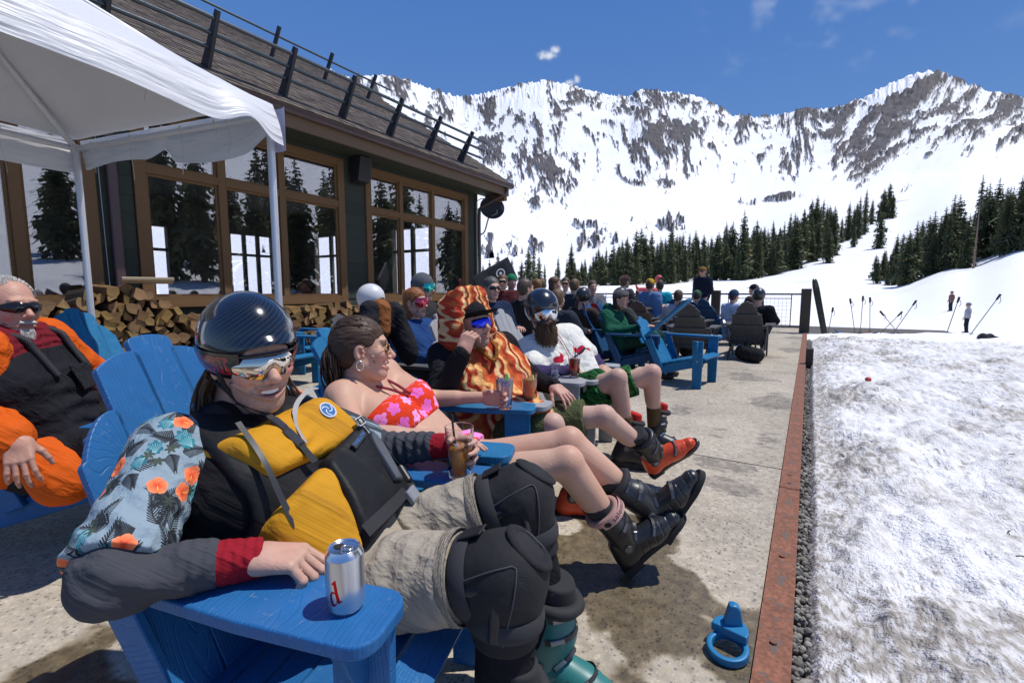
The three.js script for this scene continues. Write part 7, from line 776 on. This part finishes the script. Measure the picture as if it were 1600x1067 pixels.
bgPerson(-2.02, -6.28, 0, 'lounge', { label: 'person in green hoodie and grey cap in the navy chair', top: [.012, .085, .05], hoodie: 1, hat: 'cap', hatCol: [.14, .125, .12], hair: [.04, .025, .015], long: 1, pants: [.015, .05, .035], cell: .015, hcell: .007, turn: -10, over: { wrR: [.22, .66, .1], head: [-.15, 1.02, 0], neck: [-.24, .85, 0] } });
bgPerson(-2.3, -7.3, 60, 'lounge', { label: 'person in black helmet with yellow trim right of the grey cap', top: [.05, .055, .05], hat: 'helmet', hatCol: [.02, .02, .02] });
bgPerson(-2.15, -9.7, 95, 'lounge', { label: 'dark-haired person in light shirt in the leftmost far grey chair', top: [.4, .42, .46], pants: [.4, .4, .42] });
bgPerson(-2.2, -11.9, 90, 'lounge', { label: 'person in green cap low behind the far grey chair', top: [.02, .05, .12], hat: 'cap', hatCol: [.04, .14, .08] });
bgPerson(-1.2, -11.2, 60, 'lounge', { label: 'person in puffy white jacket and navy beanie near the railing', top: [.62, .64, .72], hat: 'beanie', hatCol: [.04, .06, .12], cell: .018 });
bgPerson(-1.09, -12.1, 150, 'sit', { label: 'long-haired person in black cap and patterned top by the railing', top: [.05, .035, .03], hat: 'cap', hatCol: [.015, .015, .018], hair: [.12, .055, .025], long: 1 });
bgPerson(-.78, -9.75, 95, 'lounge', { label: 'person in black puffer jacket in the chair nearest the snow', top: [.012, .012, .015], hat: 'helmet', hatCol: [.02, .022, .026] });
bgPerson(-2.63, -14.6, -110, 'stand', { label: 'man standing at the railing in navy jacket and tan cap', top: [.012, .016, .035], hat: 'cap', hatCol: [.3, .14, .04], shades: 1, s: 1.05, cell: .02 });
// ---------- skiers, skis, poles beyond the berm ----------
const onLand = (u, r) => { const az = azOf(u), [x, z] = azr(az, r); return [x, landH(az, r), z]; };
{ const [x, y, z] = onLand(1490, 57), [x2, y2, z2] = onLand(1518, 38), [x3, y3, z3] = onLand(1586, 128); bgPerson(x, z, 200, 'stand', { dy: y, label: 'skier in reddish brown jacket gliding down the lower slope', top: [.18, .1, .08], pants: [.03, .03, .035], hat: 'helmet', hatCol: [.1, .09, .09], cell: .03 }); bgPerson(x2, z2, 160, 'stand', { dy: y2, label: 'skier in pale grey jacket standing behind the berm', top: [.3, .31, .35], pants: [.02, .02, .025], hat: 'helmet', hatCol: [.15, .15, .16], cell: .026 }); bgPerson(x3, z3, 180, 'stand', { dy: y3, label: 'tiny distant skier at the right edge by the trees', top: [.1, .05, .05], cell: .04 }); }
const mPoleS = mat([.12, .12, .13], .4, { metalness: .4 }), mGrip = mat([.02, .02, .022], .7);
function skiPole(u, r, tx, tz, L, label) { const az = azOf(u), [x, z] = azr(az, r), y = Math.max(landH(az, r) - .15, snowH(x, z) - .1), g = group('ski_pole', x, y, z), t = V(tx, 1, tz).normalize(), top = t.clone().multiplyScalar(L); part(g, 'shaft', rod(V(0, 0, 0), top, .009, 6), mPoleS); part(g, 'grip', rod(top.clone().addScaledVector(t, -.03), top.clone().addScaledVector(t, .11), .02, 8, .024), mGrip); const sp = new THREE.TorusGeometry(.04, .006, 5, 16); sp.rotateX(1.57); sp.translate(t.x * .2, t.y * .2, t.z * .2); part(g, 'basket', sp, mGrip); part(g, 'strap', pipe([top.clone().addScaledVector(t, .08), top.clone().add(V(.06, -.04, 0)), top.clone().add(V(.03, -.12, 0))], .006, 8, 5), mGrip); tag(g, label, 'ski pole'); }
for (const [u, tx, L, w] of [[1299, .1, .9, 'leftmost in the row, leaning right'], [1345, -.18, 1.15, 'leaning left, second in the row'], [1351, .0, 1.2, 'standing upright, third in the row'], [1367, -.06, 1.15, 'nearly upright, fourth in the row'], [1373, .75, .95, 'crossing low to the right'], [1422, -.75, .95, 'crossing low to the left'], [1396, .5, 1.2, 'leaning far right at the crossed pair'], [1485, .2, 1.1, 'below the reddish skier'], [1519, .5, 1.3, 'leaning right beside the grey skier']]) skiPole(u, 15.3, tx, -.3 * tx, L * .86, 'ski pole stuck in the berm, ' + w);
const skiShape = (() => { const s = new THREE.Shape(); s.moveTo(-.85, -.04); s.lineTo(.5, -.05); s.quadraticCurveTo(.82, -.05, .86, 0); s.quadraticCurveTo(.82, .05, .5, .05); s.lineTo(-.85, .04); s.closePath(); const g = board(s, .014, .003, 1); g.rotateX(-Math.PI / 2); const p = g.attributes.position; for (let i = 0; i < p.count; i++) { const x = p.getX(i); p.setY(i, p.getY(i) + (x > .55 ? (x - .55) ** 2 * 1.2 : 0)); } g.computeVertexNormals(); return g; })();
const bindG = merge([B3(-.15, -.04, .0, .06, -.035, .035, .01), B3(.1, .19, 0, .05, -.035, .035, .01)]);
[[1318, .2], [1330, .9], [1343, 2.1], [1357, .6], [1408, 1.2], [1414, 2.6], [1420, .4], [1437, .9], [1446, 2.0], [1455, .3], [1480, 1.1], [1498, .5], [1507, 1.8]].forEach(([u, a], i) => { const az = azOf(u), [x, z] = azr(az, 15.0 + (i % 3) * .25), g = group('ski', x, snowH(x, z) + .09, z, a); part(g, 'board', skiShape, mat([[.03, .03, .035], [.2, .03, .03], [.05, .08, .16], [.12, .12, .13]][i % 4], .4)); part(g, 'binding', bindG, mGrip); tag(g, 'ski lying on the berm crest beneath the row of ski poles', 'ski', 'skis lying along the berm'); });
{ const g = group('skis_leaning', .13, -.1, -15.05); for (const k of [0, 1]) { const b = skiShape.clone(); b.rotateX(Math.PI / 2); b.rotateZ(1.78); b.translate(.12 + k * .05, .72, k * .05); part(g, 'board', b, mat([.025, .03, .02], .4)); } tag(g, 'pair of dark skis leaning against the railing end post', 'skis'); }
{ const [x, z] = azr(azOf(1560), 14.6), g = group('backpack', x, snowH(x, z) + .02, z, .6); part(g, 'pack', garment([cap(V(-.18, .12, 0), V(.2, .09, .02), .13, .1, .05), cap(V(-.2, .15, .05), V(-.05, .2, 0), .08, .07, .04)], [], { amp: .01, cell: .02 }), cloth([.02, .022, .028], .8)); part(g, 'strap', pipe([V(-.3, .05, .1), V(-.36, .2, .05), V(-.22, .26, 0), V(-.1, .22, .05)], .02, 16, 6), mGrip); part(g, 'pocket', garment([cap(V(.2, .1, 0), V(.34, .05, .03), .07, .05, .03)], [], { amp: .005, cell: .02 }), cloth([.2, .21, .22], .7)); tag(g, 'dark backpack lying on the snow crest at the right', 'backpack'); }
{ const x = .62, z = -6.6; const b = new THREE.Mesh((() => { const g = new THREE.IcosahedronGeometry(.032, 3), p = g.attributes.position; for (let i = 0; i < p.count; i++) { const k = 1 + (vn(p.getX(i) * 60, p.getY(i) * 60, p.getZ(i) * 60) - .5) * .12; p.setXYZ(i, p.getX(i) * k, p.getY(i) * k * .9, p.getZ(i) * k); } g.computeVertexNormals(); return g; })(), mat([.5, .06, .05], .6)); b.name = 'red_ball'; b.position.set(x, snowH(x, z) + .025, z); tag(b, 'small red ball on the dirty snow', 'ball'); }
{ const R = rng(61), m = mat([.07, .055, .04], .9); for (let i = 0; i < 16; i++) { const z = -1.3 - R() * 6, x = .25 + R() * .35 * -z, L = .01 + R() * .022, g = new THREE.Mesh(pipe([V(-L, 0, 0), V(0, .004, L * .2), V(L, .0, -L * .1)], .002 + R() * .0015, 6, 5), m); g.name = 'twig'; g.position.set(x, snowH(x, z) + .008, z); g.rotation.y = R() * 6; tag(g, 'small dark twig lying on the dirty snow', 'twig', 'twigs on the snow'); } }
// inflatable flamingo on the rail, banner, tables, chairlift tower
{ const g = group('flamingo_float', -4.35, 1.076, -15.1, .4), m = mat([.75, .12, .13], .35); const t = new THREE.TorusGeometry(.24, .09, 12, 28); t.rotateX(Math.PI / 2); t.translate(0, .09, 0); part(g, 'ring', t, m); part(g, 'neck', pipe([V(.24, .12, 0), V(.34, .28, 0), V(.26, .42, 0), V(.3, .52, 0), V(.4, .5, 0)], .045, 20, 10), m); part(g, 'beak', rod(V(.42, .5, 0), V(.5, .4, 0), .035, 8, .008), mat([.04, .03, .03], .5)); part(g, 'tail', garment([cap(V(-.3, .12, 0), V(-.38, .26, 0), .06, .02, .02)], [], { amp: 0, cell: .015 }), m); tag(g, 'pink inflatable flamingo above the far railing', 'pool float'); }
{ const g = group('banner_board', -6.2, 0, -9.2, 1.0); const tx = canvasTex(256, 256, c => { c.fillStyle = '#1a1b1d'; c.fillRect(0, 0, 256, 256); c.strokeStyle = '#e8e8e8'; c.lineWidth = 14; c.beginPath(); c.arc(150, 110, 52, 0, 7); c.stroke(); c.fillStyle = '#e8e8e8'; c.beginPath(); c.arc(150, 110, 18, 0, 7); c.fill(); }); const b = cbox(1.0, .55, .03, .004); b.rotateZ(.5); b.translate(0, 1.45, 0); part(g, 'panel', b, mat([.03, .03, .033], .6)); const f = new THREE.PlaneGeometry(.5, .45); f.rotateZ(.5); f.translate(.1, 1.5, .018); part(g, 'emblem', f, mat([1, 1, 1], .6, { map: tx })); part(g, 'stand', merge([rod(V(-.2, 0.003, 0), V(-.2, 1.3, 0), .02), rod(V(.2, 0.003, 0), V(.2, 1.5, 0), .02)]), mGrip); tag(g, 'black banner board with a white ring emblem behind the crowd', 'sign'); }
for (const [x, z, a, l] of [[-4.4, -8.3, .3, 'picnic table under the left half of the crowd'], [-3.3, -10.2, .1, 'picnic table by the flamingo float near the railing']]) { const g = group('picnic_table', x, 0, z, a), m = mat([.09, .07, .055], .8); for (let i = 0; i < 5; i++) part(g, 'tabletop_plank', B3(-.36 + i * .145, -.225 + i * .145, .73, .765, -.85, .85), m); for (const s of [-1, 1]) { part(g, 'bench', B3(s * .68 - .13, s * .68 + .13, .43, .465, -.85, .85), m); part(g, 'leg_frame', merge([beam(V(-.75, .02, s * .6), V(-.2, .72, s * .6), .05, .09), beam(V(.75, .02, s * .6), V(.2, .72, s * .6), .05, .09), B3(-.8, .8, .36, .43, s * .6 - .05, s * .6 + .05)]), m); } tag(g, l, 'table'); }
{ const [x, y, z] = onLand(1597, 420), g = group('chairlift_tower', x, y, z); const m = mat([.12, .12, .13], .5); part(g, 'mast', rod(V(0, -1, 0), V(0, 11, 0), .35, 10, .28), m); part(g, 'crossarm', B3(-3, 3, 10.6, 11.1, -.25, .25), m); part(g, 'sheave_assembly', merge([B3(-3, -2.7, 11.1, 11.5, -1.4, 1.4), B3(2.7, 3, 11.1, 11.5, -1.4, 1.4)]), m); tag(g, 'chairlift tower on the upper slope at the right edge', 'chairlift'); }
// jackets heaped over the grey chair behind the woman
{ const g = group('jacket', -2.45, .0, -2.25); part(g, 'shell', garment([cap(V(-.05, .95, 0), V(-.12, .62, .05), .1, .13, .06), cap(V(.0, 1.0, .1), V(.06, .7, .2), .07, .08, .05), cap(V(0, .98, -.12), V(.05, .68, -.2), .07, .08, .05)], [], { amp: .02, fr: 9, cell: .014 }), cloth([.02, .02, .024], .8)); part(g, 'lining', garment([cap(V(.02, 1.0, .02), V(.05, .86, .04), .07, .05, .03)], [], { amp: .012, cell: .014 }), cloth([.25, .09, .03], .8)); tag(g, 'dark jacket with orange lining thrown over a grey chair', 'jacket'); }
for (const [x, z, c, l] of [[-1.7, -8.6, [.012, .012, .014], 'black duffel bag on the deck beyond the folding chair'], [-.75, -8.45, [.02, .02, .022], 'black helmet bag beside the grey chair nearest the snow'], [-3.3, -4.9, [.12, .02, .02], 'dark red bag on the deck under the crowd']]) { const g = group('bag', x, 0, z, x); part(g, 'bag_body', garment([cap(V(-.15, .13, 0), V(.15, .12, .02), .13, .12, .05)], [[V(0, .003, 0), V(0, -1, 0)]], { amp: .014, cell: .018 }), cloth(c, .85)); part(g, 'handle', pipe([V(-.12, .22, .03), V(-.06, .32, .02), V(.06, .32, .0), V(.12, .22, 0)], .012, 14, 6), cloth(c, .8)); tag(g, l, 'bag'); }
renderer.render(scene, camera);
